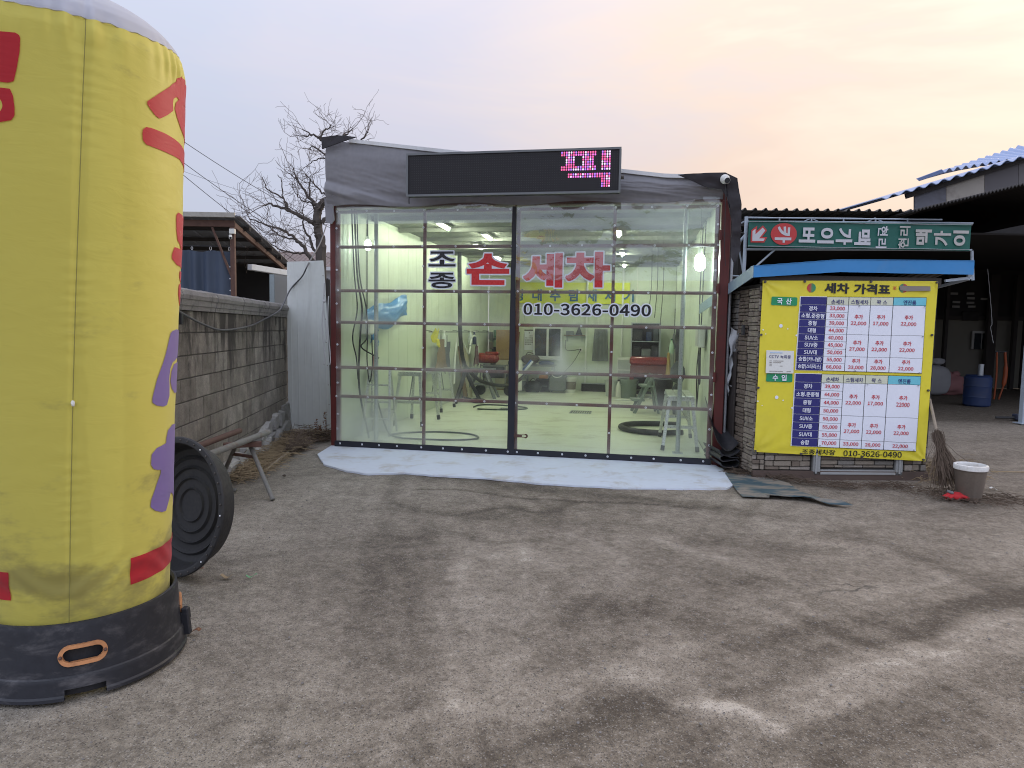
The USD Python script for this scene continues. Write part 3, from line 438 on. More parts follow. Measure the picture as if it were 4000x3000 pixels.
def glyph(ch):
    if ch not in _gl:
        adv, _, body = GLYPHS[ch].partition("|")
        rings = [Polygon([tuple(map(int, q.split(","))) for q in r.split()]) for r in body.split(";")]
        rings = [affinity.translate(r.buffer(0), 0, 10) for r in rings]
        g = Polygon()
        for r in sorted(rings, key=lambda r: -r.area): g = g.symmetric_difference(r)     # a ring inside another is a hole
        _gl[ch] = (int(adv), g)
    return _gl[ch]
def text(s, size, bold=0.0, xs=1.0, gap=0.0):
    """Lettering as a flat shape, centred on the origin; size is the height of a full character."""
    x, out = 0.0, []
    for ch in s:
        if ch == " ": x += 70 + gap; continue
        adv, g = glyph(ch); out.append(affinity.translate(g, x, 0)); x += adv + gap
    g = unary_union(out)
    if bold: g = g.buffer(bold, join_style=2, mitre_limit=2)
    a, b, c, d = g.bounds
    g = affinity.translate(g.simplify(.6), -(a + c) / 2, -(b + d) / 2)
    k = size / 182.0
    return affinity.scale(g, k * xs, k, origin=(0, 0))
def fit(g, w, h=None):
    a, b, c, d = g.bounds
    return affinity.scale(g, w / (c - a), (h / (d - b)) if h else w / (c - a), origin=(0, 0))

# ---------------------------------------------------------------- ground
def dist_poly(P, pts):
    best = np.full(len(P), 1e9)
    for a, b in zip(pts[:-1], pts[1:]):
        a, b = np.asarray(a)[:2], np.asarray(b)[:2]; d = b - a; t = np.clip(((P - a) @ d) / (d @ d), 0, 1)
        best = np.minimum(best, np.linalg.norm(P - a - t[:, None] * d, axis=1))
    return best
def gpx(*pts): return [gnd(x, y)[:2] for x, y in pts]
xs = np.concatenate([[-500, -250, -120, -60, -30, -16, -10], np.arange(-5.5, 8.0, .032), [9, 11, 14, 18, 24, 32, 45, 70, 130, 260, 500]])
ys = np.concatenate([[-500, -250, -120, -60, -30, -12, -5, -2, 0], np.arange(1.0, 11.5, .032), [12, 13, 13.5, 14, 15, 17, 20, 24, 32, 45, 70, 130, 260, 520]])
gx, gy = np.meshgrid(xs, ys, indexing="ij"); P2 = np.stack([gx.ravel(), gy.ravel()], 1)
P3 = np.column_stack([P2, np.zeros(len(P2))])
near = (np.abs(P2[:, 0]) < 12) & (P2[:, 1] > -1) & (P2[:, 1] < 14)
warp = np.stack([meshkit.fbm(P3 * 1.7, 4, 3) - .5, meshkit.fbm(P3 * 1.7, 4, 9) - .5], 1) * .28
Q2 = P2 + warp
tone = .46 + .24 * (meshkit.fbm(np.column_stack([Q2[:, 0] * .55 + Q2[:, 1] * .25, Q2[:, 1] * 1.0 - Q2[:, 0] * .35, 0 * Q2[:, 0]]), 5, 21) - .5) * 2
def tracks(p, q, wide, seed, freq, amp):
    """Bundles of tyre marks: noise drawn out along one direction, strongest near the line p-q."""
    p, q = gnd(*p)[:2], gnd(*q)[:2]; d = (q - p) / np.linalg.norm(q - p); n_ = np.array([-d[1], d[0]]); W_ = P2 + warp * .35
    al, ac = (W_ - p) @ d, (W_ - p) @ n_; ac = ac + .10 * np.sin(al * .8 + seed)
    v = meshkit.fbm(np.column_stack([al * .55, ac * freq, 0 * al + seed]), 4, seed) - .5
    return amp * 2 * v * np.exp(-(ac / wide) ** 2)
tone += tracks((2480, 2760), (3960, 2300), .75, 61, 7.0, .38) + tracks((2900, 2950), (4000, 2520), .6, 67, 9.0, .34) + tracks((1500, 2950), (1560, 1990), .8, 71, 6.0, .34) + tracks((2050, 2900), (2080, 1990), .9, 73, 5.5, .30) + tracks((2350, 2700), (2750, 2060), .6, 79, 7.0, .28) + tracks((2500, 2120), (3300, 2420), .5, 83, 8.0, .30)
tone += .34 * (meshkit.fbm(np.column_stack([Q2[:, 0] * 1.4 + Q2[:, 1] * .9, (Q2[:, 1] - .42 * Q2[:, 0]) * 4.5, 0 * Q2[:, 0]]), 4, 5) - .5)
streaks = [
    (gpx((1620, 1905), (1850, 1915), (2050, 1938), (2330, 1962), (2700, 1978)), .028, -.5),
    (gpx((1560, 1500 + 590), (1750, 2075), (1950, 2105), (2150, 2090)), .05, -.22),
    # (points in the photograph, half width in metres, change)
    (gpx((1500, 1850), (1800, 1865), (2300, 1925), (2850, 1985), (3050, 2010)), .13, -.36),
    (gpx((1560, 1960), (1640, 1985), (1830, 1992), (1960, 1968), (2090, 1992), (2190, 1980), (2240, 1955)), .06, -.42),
    (gpx((1900, 2010), (2300, 2035), (2650, 2080), (3100, 2140)), .18, -.24),
    (gpx((2420, 2770), (2750, 2730), (3050, 2640), (3350, 2510), (3620, 2420), (3960, 2300)), .11, -.44),
    (gpx((1480, 2120), (1540, 2300), (1560, 2600), (1500, 2950)), .32, -.30),
    (gpx((1900, 2900), (2300, 2850), (2600, 2900)), .22, -.28),
    (gpx((2280, 2350), (2700, 2400), (3000, 2480), (3300, 2460)), .14, -.26),
    (gpx((3200, 2960), (3600, 2860), (4000, 2640)), .16, -.34),
    (gpx((3350, 2090), (3650, 2200), (4000, 2330)), .20, -.26),
    (gpx((2050, 2120), (2120, 2200), (2200, 2210)), .10, .22),
    (gpx((2560, 2110), (2800, 2175), (3050, 2240)), .07, .30),
    (gpx((1700, 2230), (1740, 2500), (1750, 2900)), .20, .16),
    (gpx((2560, 2700), (3000, 2610), (3420, 2480)), .10, .26),
    (gpx((2980, 2800), (3400, 2640), (3900, 2430)), .14, .24),
    (gpx((3080, 2090), (3420, 2130), (3700, 2260)), .08, .22),
    (gpx((2640, 2745), (2880, 2735), (2990, 2800), (3060, 2865)), .045, .60),
    (gpx((2780, 2740), (2930, 2765)), .05, .55),
    (gpx((2450, 2660), (2560, 2645)), .06, .30),
    (gpx((2150, 2770), (2260, 2760)), .08, .28)]
for pts, hw, amt in streaks:
    d = dist_poly(Q2, pts); tone += amt * np.exp(-(d / hw) ** 2 * .7) * near
for (x, y), r, amt in (((1040, 2875), .05, -.40), ((1090, 2760), .05, -.30), ((700, 2300), .3, -.2), ((3000, 2040), .25, .18), ((1250, 1900), .35, .2)):
    d = np.linalg.norm(P2 - gnd(x, y)[:2], axis=1); tone += amt * np.exp(-(d / r) ** 2)
asph = 1 / (1 + np.exp((P2[:, 0] + .9 + .5 * (meshkit.fbm(P3 * .8, 3, 31) - .5)) / .55))    # the lane on the left is bare asphalt
tone = np.where(near, .48 + (tone - .46) * .80, .50); tone = np.where((P2[:, 0] > 5.2) & (P2[:, 1] > 13.2) & (P2[:, 1] < 25), .08, tone)  # under the barn roof the shade is put into the ground colour
height = -.022 + .012 * (meshkit.fbm(P3 * 1.1, 3, 41)) + .010 * np.clip(tone - .5, -1, 1)
height = np.where(near, np.minimum(height, -.002), -.012)
ground_mat = usdkit.material(stage, "/World/Looks/dusty_yard", {
    "geo": ("geometry", {}), "tone": ("attribute", {"attribute": "tone"}), "asph": ("attribute", {"attribute": "asphalt"}),
    "n1": ("noise_texture", {"scale": 6.5, "detail": 9.0, "roughness": .72, "distortion": .3}), "n2": ("noise_texture", {"scale": 75.0, "detail": 3.0, "roughness": .7}),
    "v": ("voronoi_texture", {"scale": 165.0, "randomness": 1.0}), "v2": ("voronoi_texture", {"scale": 210.0}), "vs": ("separate_color", {}), "vs2": ("separate_color", {}),
    "n3": ("noise_texture", {"scale": 26.0, "detail": 5.0, "roughness": .75}), "m3": ("math", {"math_type": "multiply_add", "value2": 1.05, "value3": -.525}), "a3": ("math", {"math_type": "add"}),
    "wv": ("noise_texture", {"scale": 2.2, "detail": 4.0}), "wm": ("vector_math", {"math_type": "multiply_add", "vector2": (.55, .55, .0)}), "ck": ("voronoi_texture", {"feature": "distance_to_edge", "scale": .85}), "ckm": ("map_range", {"range_type": "smoothstep", "from_min": .0032, "from_max": .0008, "to_min": 0.0, "to_max": 1.0}), "ckn": ("noise_texture", {"scale": .7, "detail": 3.0}), "ckt": ("map_range", {"from_min": .57, "from_max": .64, "to_min": 0.0, "to_max": .45}), "ckf": ("math", {"math_type": "multiply"}), "ckl": ("mix_color", {"b": (.05, .045, .04)}),
    "m1": ("math", {"math_type": "multiply_add", "value2": .95, "value3": -.475}), "m2": ("math", {"math_type": "multiply_add", "value2": .62, "value3": -.31}),
    "a1": ("math", {"math_type": "add"}), "a2": ("math", {"math_type": "add"}),
    "ramp": ("rgb_ramp", {"ramp": [(0.0, (0.100, 0.080, 0.059)), (.3, (0.188, 0.156, 0.119)), (.55, (0.279, 0.236, 0.185)), (.8, (0.382, 0.328, 0.263)), (1.0, (0.536, 0.472, 0.388))]}),
    "grey": ("rgb_ramp", {"ramp": [(0.0, (0.120, 0.106, 0.085)), (.4, (0.234, 0.210, 0.171)), (.7, (0.342, 0.311, 0.256)), (1.0, (0.479, 0.438, 0.364))]}),
    "mix": ("mix_color", {}),
    # single light and dark grains
    "sp": ("map_range", {"from_min": .88, "from_max": 1.0, "to_min": 0.0, "to_max": .40}), "spl": ("mix_color", {"b": (.56, .53, .49)}),
    "dk": ("map_range", {"from_min": .78, "from_max": .98, "to_min": 0.0, "to_max": .7}), "dkl": ("mix_color", {"b": (.06, .056, .053)}),
    "bh": ("math", {"math_type": "multiply_add", "value2": .9}), "b": ("bump", {"strength": .75, "distance": .006}), "p": ("principled_bsdf", {"roughness": .92, "specular_ior_level": .25})},
    [("geo.position", x + ".vector") for x in ("n1", "n2", "v", "v2")] + [("v.color", "vs.color"), ("v2.color", "vs2.color"), ("n1.fac", "m1.value1"), ("n2.fac", "m2.value1"), ("tone.fac", "a1.value1"), ("m1.value", "a1.value2"),
     ("geo.position", "n3.vector"), ("n3.fac", "m3.value1"), ("a1.value", "a3.value1"), ("m3.value", "a3.value2"), ("geo.position", "wv.vector"), ("wv.color", "wm.vector1"), ("geo.position", "wm.vector3"), ("wm.vector", "ck.vector"), ("ck.distance", "ckm.value"), ("geo.position", "ckn.vector"), ("ckn.fac", "ckt.value"), ("ckm.result", "ckf.value1"), ("ckt.result", "ckf.value2"), ("ckf.value", "ckl.fac"), ("dkl.result", "ckl.a"), ("a3.value", "a2.value1"), ("m2.value", "a2.value2"), ("a2.value", "ramp.fac"), ("a2.value", "grey.fac"), ("asph.fac", "mix.fac"), ("ramp.color", "mix.a"), ("grey.color", "mix.b"),
     ("vs.r", "sp.value"), ("sp.result", "spl.fac"), ("mix.result", "spl.a"), ("vs.g", "dk.value"), ("dk.result", "dkl.fac"), ("spl.result", "dkl.a"), ("ckl.result", "p.base_color"),
     ("v.distance", "bh.value1"), ("n2.fac", "bh.value3"), ("bh.value", "b.height"), ("b.normal", "p.normal")], surface="p.BSDF")
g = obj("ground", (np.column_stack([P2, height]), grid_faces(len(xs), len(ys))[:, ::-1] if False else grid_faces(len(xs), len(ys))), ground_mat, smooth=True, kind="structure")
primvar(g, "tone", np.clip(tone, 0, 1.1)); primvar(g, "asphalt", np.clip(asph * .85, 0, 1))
# far wooded ridge all round, low behind the buildings and higher behind the viewer
mb = MB(); ang = np.linspace(0, 2 * math.pi, 241)
rows = []
for rad, k in ((150, 0), (210, .55), (300, 1.0), (420, .8)):
    h = k * (10 + 26 * meshkit.fbm(np.stack([np.cos(ang) * 3, np.sin(ang) * 3, 0 * ang + .3], 1), 4, 77)) * (.35 + .65 * np.clip(-np.sin(ang) * .8 + .45, 0, 1)) * np.clip(1.3 - 2.0 * np.clip(np.sin(ang), 0, 1), .10, 1)
    rows.append(np.stack([rad * np.cos(ang), rad * np.sin(ang), h - .5], 1))
obj("hills", (np.vstack(rows), grid_faces(4, 241)[:, ::-1]), HILL, smooth=True, kind="structure")

# loose pebbles on the yard
pv, pf = rock((0, 0, 0), (1, 1, .6), 3, 1, .5)
pi = UsdGeom.PointInstancer.Define(stage, "/World/pebbles")
keys(pi.GetPrim(), "loose pebbles and grit scattered over the dusty yard", "pebbles", kind="stuff")
usdkit.mesh(stage, "/World/pebbles/pebble", (pv, pf), mat("pebble_grey", (.20, .185, .17), .9, .45, 30), True)
pi.CreatePrototypesRel().SetTargets(["/World/pebbles/pebble"])
n = 2600; pp = np.stack([RNG.uniform(-3.2, 6.5, n), 1.9 + 6.2 * RNG.random(n) ** 1.5], 1)
ok = ~((np.hypot(pp[:, 0] + 2.33, pp[:, 1] - 3.29) < .66)); pp = pp[ok]; n = len(pp)
pi.CreatePositionsAttr(Vt.Vec3fArray.FromNumpy(np.column_stack([pp, np.full(n, -.006)]).astype(np.float32)))
pi.CreateProtoIndicesAttr(Vt.IntArray([0] * n))
sc = (.0022 + .0055 * RNG.random(n) ** 3)
pi.CreateScalesAttr(Vt.Vec3fArray.FromNumpy(np.repeat(sc[:, None], 3, 1).astype(np.float32)))
qa = RNG.random(n) * math.pi
pi.CreateOrientationsAttr(Vt.QuathArray([Gf.Quath(float(math.cos(a)), 0, 0, float(math.sin(a))) for a in qa]))
# ---------------------------------------------------------------- white painted slab before the doors
pts = [gnd(x, y)[:2] for x, y in ((1240, 1775), (1262, 1812), (1350, 1840), (1440, 1852), (1580, 1848), (1700, 1858), (1900, 1868), (2100, 1888), (2400, 1906), (2650, 1909), (2838, 1909), (2872, 1892), (2866, 1872), (2835, 1842), (2800, 1822))]
pts += [G(5.0, .05)[:2], G(-.02, .05)[:2], gnd(1300, 1738)[:2]]
ring = np.array(LineString(pts + pts[:1]).segmentize(.06).coords)
nz = meshkit.fbm(np.column_stack([ring * 9, ring[:, :1] * 0]), 3, 5) - .5
ring = ring + nz[:, None] * .045 * (ring[:, 1:] < 8.2)
slab = Polygon(ring).buffer(0)
mb = MB()
for p in polys(slab):
    m = trimesh.creation.extrude_polygon(p, .02, engine="earcut"); v = np.array(m.vertices); v[:, 2] -= .014; mb.add(v, m.faces)
obj("white_slab", mb, SLAB, kind="structure")

# ---------------------------------------------------------------- car wash building
cw = gthing("car_wash_building", "open car wash bay with grey tarpaulin front, red steel posts and lit cream interior", "building")
DEEP, WID, HIGH = 9.7, 4.95, 3.32
obj("floor", MB().box((-.02, .03, -.10), (WID, DEEP, .02)), FLOOR, cw)
for side in (0, 1):
    for k in range(10):
        a, b = .12 + k * .958, .12 + (k + 1) * .958 - .008
        x = (-.10, -.04) if side == 0 else (WID + .02, WID + .08)
        mb = MB().box((x[0], a, .0), (x[1], b, 3.41), .004)
        xi = x[1] if side == 0 else x[0]
        mb.box((xi - .0015, a + .478 - .003, .02), (xi + .0015, a + .478 + .003, 3.28))
        obj("wall_panel", mb, CREAM, cw)
for k in range(5):
    a, b = -.03 + k * 1.0, -.03 + (k + 1) * 1.0 - .006
    obj("back_panel", MB().box((a, DEEP, 0), (b, DEEP + .06, 3.41), .004), CREAM, cw)
for k in range(8):
    a, b = .1 + k * 1.2, .1 + (k + 1) * 1.2 - .008
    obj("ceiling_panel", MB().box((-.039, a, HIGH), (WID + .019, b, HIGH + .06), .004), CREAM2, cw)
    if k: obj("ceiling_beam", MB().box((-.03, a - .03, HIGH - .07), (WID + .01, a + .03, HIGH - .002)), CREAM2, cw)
mb = MB(); mb.add([(-.16, -.02, 3.42), (WID + .14, -.02, 3.42), (WID + .14, DEEP + .2, 3.40), (-.16, DEEP + .2, 3.40)], [[0, 1, 2, 3]])
obj("roof", thick(*mb.mesh(), np.array([0, 0, .05])), ROOF_GREY, cw)
obj("post", MB().box((-.105, -.005, -.02), (-.024, .09, 3.24), .006), RED_STEEL, cw)
obj("post", MB().box((4.966, -.02, -.02), (5.075, .10, 3.24), .006), RED_STEEL, cw)
obj("header", MB().box((-.10, .02, 3.225), (5.07, .12, 3.40)), RED_STEEL, cw)
for z in (2.82, 2.18, 1.1): obj("hinge", MB().cyl((4.955, -.035, z - .06), (4.955, -.035, z + .06), .02, 10).box((4.93, -.03, z - .03), (4.99, -.018, z + .03)), RED_STEEL, cw)
obj("downpipe", MB().tube([(5.105, .04, 0), (5.105, .04, 2.95)], .018, 10), GALV, cw)
obj("corner_board", MB().box((5.085, .10, 0), (5.10, .9, 3.2)), DARK2, cw)
# sagging tarpaulin front
def fascia(s, t):
    u = -.10 + s * 5.06; bot = 3.225 + .02 * np.sin(s * 21) ; top = np.interp(u, [-.1, .1, 4.28, 5.0], [4.07, 4.06, 3.50, 3.47])
    z = bot + (top - bot) * t
    du, dz = u - u[:1, :1], z - 3.25
    ac, al = dz * 1.0 + du * .30, du                                       # slack folds run down towards the left corner
    f1 = meshkit.fbm(np.stack([al * .9, ac * 8.0, 0 * al], -1), 4, 41) - .5
    ac2 = dz * 1.0 - (5.0 - du) * .10
    f2 = meshkit.fbm(np.stack([al * .6, ac2 * 9.0, 0 * al], -1), 4, 43) - .5
    fold = .16 * f1 * np.exp(-((dz - .10) / .26) ** 2) * np.exp(-(du / 1.5) ** 2) + .10 * f2 * np.exp(-((dz - .05) / .16) ** 2) * np.clip((du - 2.6) / 1.0, 0, 1)
    nz = .05 * (meshkit.fbm(np.stack([u * 1.1, t * 2.5, 0 * t], -1), 4, 8) - .5)
    w = -.11 - .035 * np.sin(np.clip(t, 0, 1) * math.pi) + fold + nz
    return np.stack([u, w, z], -1)
v, f = sheet(fascia, 150, 60); obj("tarpaulin", thick(v, f, np.array([0, .004, 0])), FASCIA, cw, smooth=50)
mb = MB(); us = np.linspace(.22, 4.66, 44)
tp = np.interp(us, [-.1, .1, 4.28, 5.0], [4.085, 4.08, 3.52, 3.49])
for a, b, c, d in zip(us[:-1], us[1:], tp[:-1], tp[1:]): mb.bar((a, -.115, c), (b + .001, -.115, d), .035, .045)
obj("edge_strip", mb, WHITE_PAINT, cw)
def wrap(seed, poly, w0, bulge):
    """A crumpled tarpaulin piece over a flat outline."""
    pts = trimesh.creation.triangulate_polygon(Polygon(poly), engine="earcut"); v, f = trimesh.remesh.subdivide_to_size(np.column_stack([pts[0], np.zeros(len(pts[0]))]), pts[1], .06)[:2]
    w = w0 - bulge * np.abs(meshkit.fbm(np.column_stack([v[:, 0] * 2.5, v[:, 1] * 6, 0 * v[:, 0]]), 4, seed) - .3)
    q = np.column_stack([v[:, 0], w, v[:, 1]])
    n = np.cross(q[f[:, 1]] - q[f[:, 0]], q[f[:, 2]] - q[f[:, 0]])[:, 1].mean()
    return q, (f if n < 0 else f[:, ::-1])
q, f = wrap(4, [(4.42, 3.505), (4.60, 3.520), (4.96, 3.520), (5.10, 3.45), (5.16, 3.15), (5.17, 2.62), (5.11, 2.45), (5.06, 2.55), (5.06, 2.95), (4.99, 3.24), (4.93, 3.33), (4.78, 3.345), (4.60, 3.43)], -.20, .08)
obj("black_wrap", thick(q, f, np.array([0, .02, 0])), BLACK_TARP, cw, label="black tarpaulin wrapped round the right corner")
q, f = wrap(6, [(-.13, 4.10), (.10, 4.12), (.36, 4.085), (.24, 4.055), (.08, 4.01), (-.12, 3.95)], -.19, .05)
obj("black_wrap", thick(q, f, np.array([0, .02, 0])), BLACK_TARP, cw)
q, f = wrap(8, [(-.14, 3.34), (-.02, 3.30), (.0, 3.05), (-.04, 3.00), (-.12, 3.02)], -.08, .05)
obj("black_wrap", thick(q, f, np.array([0, .02, 0])), FASCIA, cw)
# floor drains and a dark strip along the back
for (u, w, a) in ((1.50, 4.75, .0), (2.95, 4.75, .0)):
    d = gthing("floor_drain", "square steel floor drain %s" % ("left of the door gap" if u < 2 else "right of the door gap, in the middle of the bay"), "drain", u, w, .021)
    mb = MB()
    for k in range(9): mb.box((-.19 + k * .045, -.19, 0), (-.165 + k * .045, .19, .008))
    obj("grate", mb, GREY_PLASTIC, d); obj("frame", MB().box((-.21, -.21, -.004), (.21, -.195, .010)).box((-.21, .195, -.004), (.21, .21, .010)).box((-.21, -.194, -.004), (-.195, .194, .010)).box((.195, -.194, -.004), (.21, .194, .010)), GALV, d)

# ---------------------------------------------------------------- doors of red steel frame and clear vinyl
RAILS = [3.171, 2.7075, 2.1265, 1.7009, 1.0896, .6929]
SAG = lambda u, z: .006 * (meshkit.fbm(np.stack([u * 2.2, 0 * u, z * 2.2], -1), 3, 12) - .5) * 2
def vinyl(u0, u1, z0, z1, w0, seed, bulges, n, m, amp):
    def fn(s, t):
        u, z = u0 + (u1 - u0) * s, z0 + (z1 - z0) * t
        w = w0 - amp * (meshkit.fbm(np.stack([u * 1.6, z * 2.4, 0 * u + seed], -1), 4, seed) - .5) * 2
        for (bu, bz, ru, rz, a) in bulges: w = w - a * np.exp(-((u - bu) / ru) ** 2 - ((z - bz) / rz) ** 2)
        return np.stack([u, w, z], -1)
    return sheet(fn, n, m)
def fog_of(v, seed):
    u, z = v[:, 0], v[:, 2]; f = np.zeros(len(v)); nn = meshkit.fbm(np.stack([u * 2.0, z * 3.0, 0 * u + seed], 1), 4, seed)
    for r in RAILS + [.08]:
        d = z - r; f += .55 * np.exp(-np.clip(d, 0, 9) / .07) * (d > 0) * np.clip(nn * 2.2 - .35, 0, 1) + .32 * np.exp(np.clip(d, -9, 0) / .045) * (d <= 0) * np.clip(nn * 2 - .3, 0, 1)
    f += .22 * np.clip(nn * 2.6 - 1.15, 0, 1)
    return f
def leaf(label, u0, u1, mull, side, group):
    d = gthing("vinyl_door", label, "door", group=group)
    obj("outer_stile", MB().box((u0 if side < 0 else u1 - .055, 0, 0), (u0 + .055 if side < 0 else u1, .04, 3.19), .004), RED_STEEL, d)
    obj("inner_stile", MB().box((u1 - .05 if side < 0 else u0, 0, 0), (u1 if side < 0 else u0 + .05, .04, 3.19), .004), RED_STEEL, d)
    obj("mullion", MB().box((mull - .02, .001, .03), (mull + .02, .039, 3.17), .004), RED_STEEL, d)
    for z in RAILS:
        for a, b in ((u0 + .056 if side < 0 else u0 + .051, mull - .021), (mull + .021, u1 - .051 if side < 0 else u1 - .056)):
            obj("rail", MB().box((a, .002, z - .02), (b, .038, z + .02), .004), RED_STEEL, d)
    bulg = [] if side < 0 else [(3.75, 2.95, .12, .20, .02), (3.1, 1.42, .45, .12, .018), (4.3, 2.9, .25, .2, .012)]
    v, f = vinyl(u0 + .005, u1 - .005, .0, 3.235, -.022, 11 if side < 0 else 23, bulg, 70, 90, .009)
    s = obj("clear_sheet", (v, f), PVC, d, smooth=True)
    fog = fog_of(v, 3 if side < 0 else 4)
    if side < 0: fog += 1.15 * np.exp(-((v[:, 0] - .35) / .75) ** 2 - ((v[:, 2] - .25) / .38) ** 2) + .35 * np.exp(-((v[:, 0] - .5) / .5) ** 2 - ((v[:, 2] - 2.35) / .28) ** 2)
    else: fog += .9 * np.exp(-((v[:, 0] - 3.05) / .08) ** 2 - ((v[:, 2] - 1.28) / .16) ** 2) + .55 * np.exp(-((v[:, 0] - 4.75) / .18) ** 2 - ((v[:, 2] - .3) / .2) ** 2) + .5 * np.exp(-((v[:, 0] - 3.3) / .5) ** 2 - ((v[:, 2] - 1.15) / .08) ** 2)
    primvar(s, "fog", np.clip(fog, 0, 1.2))
    strip = Polygon([(u0 - .01, .085), (u1 + .0, .085), (u1 + .0, -.012), (u0 - .01, -.012)])
    obj("bottom_strip", plate(strip, .012, wall_uz(-.036)), BLACK_STRIP, d)
    at = []
    for z in RAILS:
        c = [u0 + .03, mull, u1 - .03] + [u0 + (mull - u0) * t for t in (.36, .68)] + [mull + (u1 - mull) * t for t in (.36, .70)]
        at += [(x + RNG.normal(0, .015), z + RNG.normal(0, .004)) for x in c]
    at += [(x + RNG.normal(0, .02), .05) for x in np.linspace(u0 + .06, u1 - .08, 9)]
    eu = u0 + .03 if side < 0 else u1 - .03
    at += [(eu + RNG.normal(0, .004), z) for z in (2.95, 2.4, 1.95, 1.4, .88, .45, .25)] + [(mull + RNG.normal(0, .004), z) for z in (2.95, 2.45, 1.92, 1.38, .35)]
    for (x, z) in at:
        w = -.036 if z > .08 else -.052
        sc = obj("washer", MB().lathe([(.0, .006), (.007, .006), (.0135, .003), (.0135, 0), (0, 0)], 10).mesh(), WASHER, d)
        UsdGeom.Xformable(sc).AddTransformOp().Set(Gf.Matrix4d(1, 0, 0, 0, 0, 0, 1, 0, 0, -1, 0, 0, float(x), float(w), float(z), 1))
        obj("screw", MB().lathe([(0, .008), (.0045, .008), (.0045, .006)], 6).mesh(), SCREW, sc)
    return d
door_l = leaf("left vinyl door leaf with condensation in its lower left pane and black and red lettering", -.022, 2.43, 1.2193, -1, None)
door_r = leaf("right vinyl door leaf with the phone number and a hasp at its foot", 2.445, 4.95, 3.6862, 1, None)
obj("cover_strip", plate(Polygon([(2.395, 3.20), (2.448, 3.20), (2.452, 1.9), (2.47, .9), (2.465, -.03), (2.375, -.03), (2.378, .4), (2.385, 1.9)]), .010, wall_uz(-.040)), BLACK_STRIP, door_l)
obj("hasp", plate(sbox(2.465, .245, 2.62, .285).union(Point(2.62, .265).buffer(.028)).difference(Point(2.615, .265).buffer(.011).union(sbox(2.57, .254, 2.62, .276))), .006, wall_uz(-.05)), RUST, door_r)
# lettering on the doors
def sticker(parent, name, shape, at, w=-.042, border=.018, m=STICKER_RED, back=STICKER_WHITE):
    g = affinity.translate(shape, *at)
    b = obj(name, plate(g.buffer(border, join_style=1), .0012, wall_uz(w)), back, parent)
    obj("letter_face", plate(g, .0012, wall_uz(w - .0022)), m, b)
for ch, x0, x1, z0, z1 in (("조", 1.29, 1.655, 2.445, 2.64), ("종", 1.29, 1.655, 2.165, 2.365)):
    sticker(door_l, "lettering", fit(text(ch, 1, 5), x1 - x0, z1 - z0), ((x0 + x1) / 2, (z0 + z1) / 2), border=.014, m=STICKER_BLACK)
sticker(door_l, "lettering", fit(text("손", 1, 8), .56, .40), (2.085, 2.41), m=STICKER_RED)
sticker(door_r, "lettering", fit(text("세", 1, 8.5), .50, .43), (2.80, 2.395), w=-.044, m=STICKER_RED)
sticker(door_r, "lettering", fit(text("차", 1, 8.5), .56, .44), (3.365, 2.405), w=-.044, m=STICKER_RED)
ph = text("010-3626-0490", 1, 5, gap=6)
sticker(door_r, "phone_number", fit(ph, 1.60, .145), (3.36, 1.905), border=.016, m=STICKER_BLACK)
# second clear flap over the upper right and a strip over the upper left
v, f = vinyl(2.455, 4.925, 2.27, 3.315, -.070, 31, [(3.76, 3.0, .10, .22, .035), (4.25, 2.85, .3, .12, .02), (3.0, 2.9, .35, .06, .018)], 90, 46, .020)
s = obj("clear_flap", (v, f), PVC2, door_r, smooth=True); primvar(s, "fog", .04 + .25 * np.clip(meshkit.fbm(np.stack([v[:, 0] * 2, v[:, 2] * 9, 0 * v[:, 0]], 1), 4, 6) * 2 - .9, 0, 1))
v, f = vinyl(.0, 2.40, 3.00, 3.33, -.045, 37, [], 60, 14, .014)
s = obj("clear_flap", (v, f), PVC2, door_l, smooth=True); primvar(s, "fog", np.full(len(v), .2))

# ---------------------------------------------------------------- LED running text sign
led = gthing("led_sign", "long black LED dot matrix sign with pink lit letter at its right end", "sign", 0, 0, 0)
U0, U1, Z0, Z1, WF = 1.115, 3.755, 3.275, 3.795, -.42
obj("housing", MB().box((U0, WF + .012, Z0), (U1, WF + .11, Z1), .012), BLACK_STRIP, led)
obj("rim", MB().box((U0, WF - .012, Z1 - .022), (U1, WF + .011, Z1 + .003)).box((U0, WF - .012, Z0 - .003), (U1, WF + .011, Z0 + .022)).box((U0 - .002, WF - .012, Z0 + .022), (U0 + .022, WF + .011, Z1 - .022)).box((U1 - .022, WF - .012, Z0 + .022), (U1 + .002, WF + .011, Z1 - .022)), GREY_PLASTIC, led)
obj("bracket", MB().bar((1.3, WF + .11, 3.7), (1.3, -.1, 3.75), .03).bar((3.5, WF + .11, 3.5), (3.5, -.1, 3.5), .03).bar((1.3, WF + .11, 3.35), (1.3, -.1, 3.35), .03), GALV, led)
obj("bolt", MB().cyl((3.755, WF + .05, 3.46), (3.79, WF + .05, 3.46), .022, 10), SCREW, led)
pitch = .0283; c0 = 3.055; r0 = Z1 - .045
lit = set()
for c in range(15): lit |= {(c, r) for r in (0, 1, 6, 7)}
for r in range(2, 6): lit |= {(c, r) for c in (2, 3, 4, 5, 9, 10, 11, 12, 13)}
for r in range(8): lit |= {(c, r) for c in range(17, 21)}
for r in (9, 10): lit |= {(c, r) for c in range(3, 21)}
for r in range(11, 15): lit |= {(c, r) for c in range(17, 21)}
groups = [MB() for _ in LED_MATS]; off = MB()
def dot(mb, x, z, r, w):
    a = np.arange(6) * math.pi / 3; p = np.column_stack([x + r * .9 * np.cos(a), np.full(6, w), z + r * 1.15 * np.sin(a)])
    mb.add(p, [[0, 1, 2], [0, 2, 3], [0, 3, 4], [0, 4, 5]])
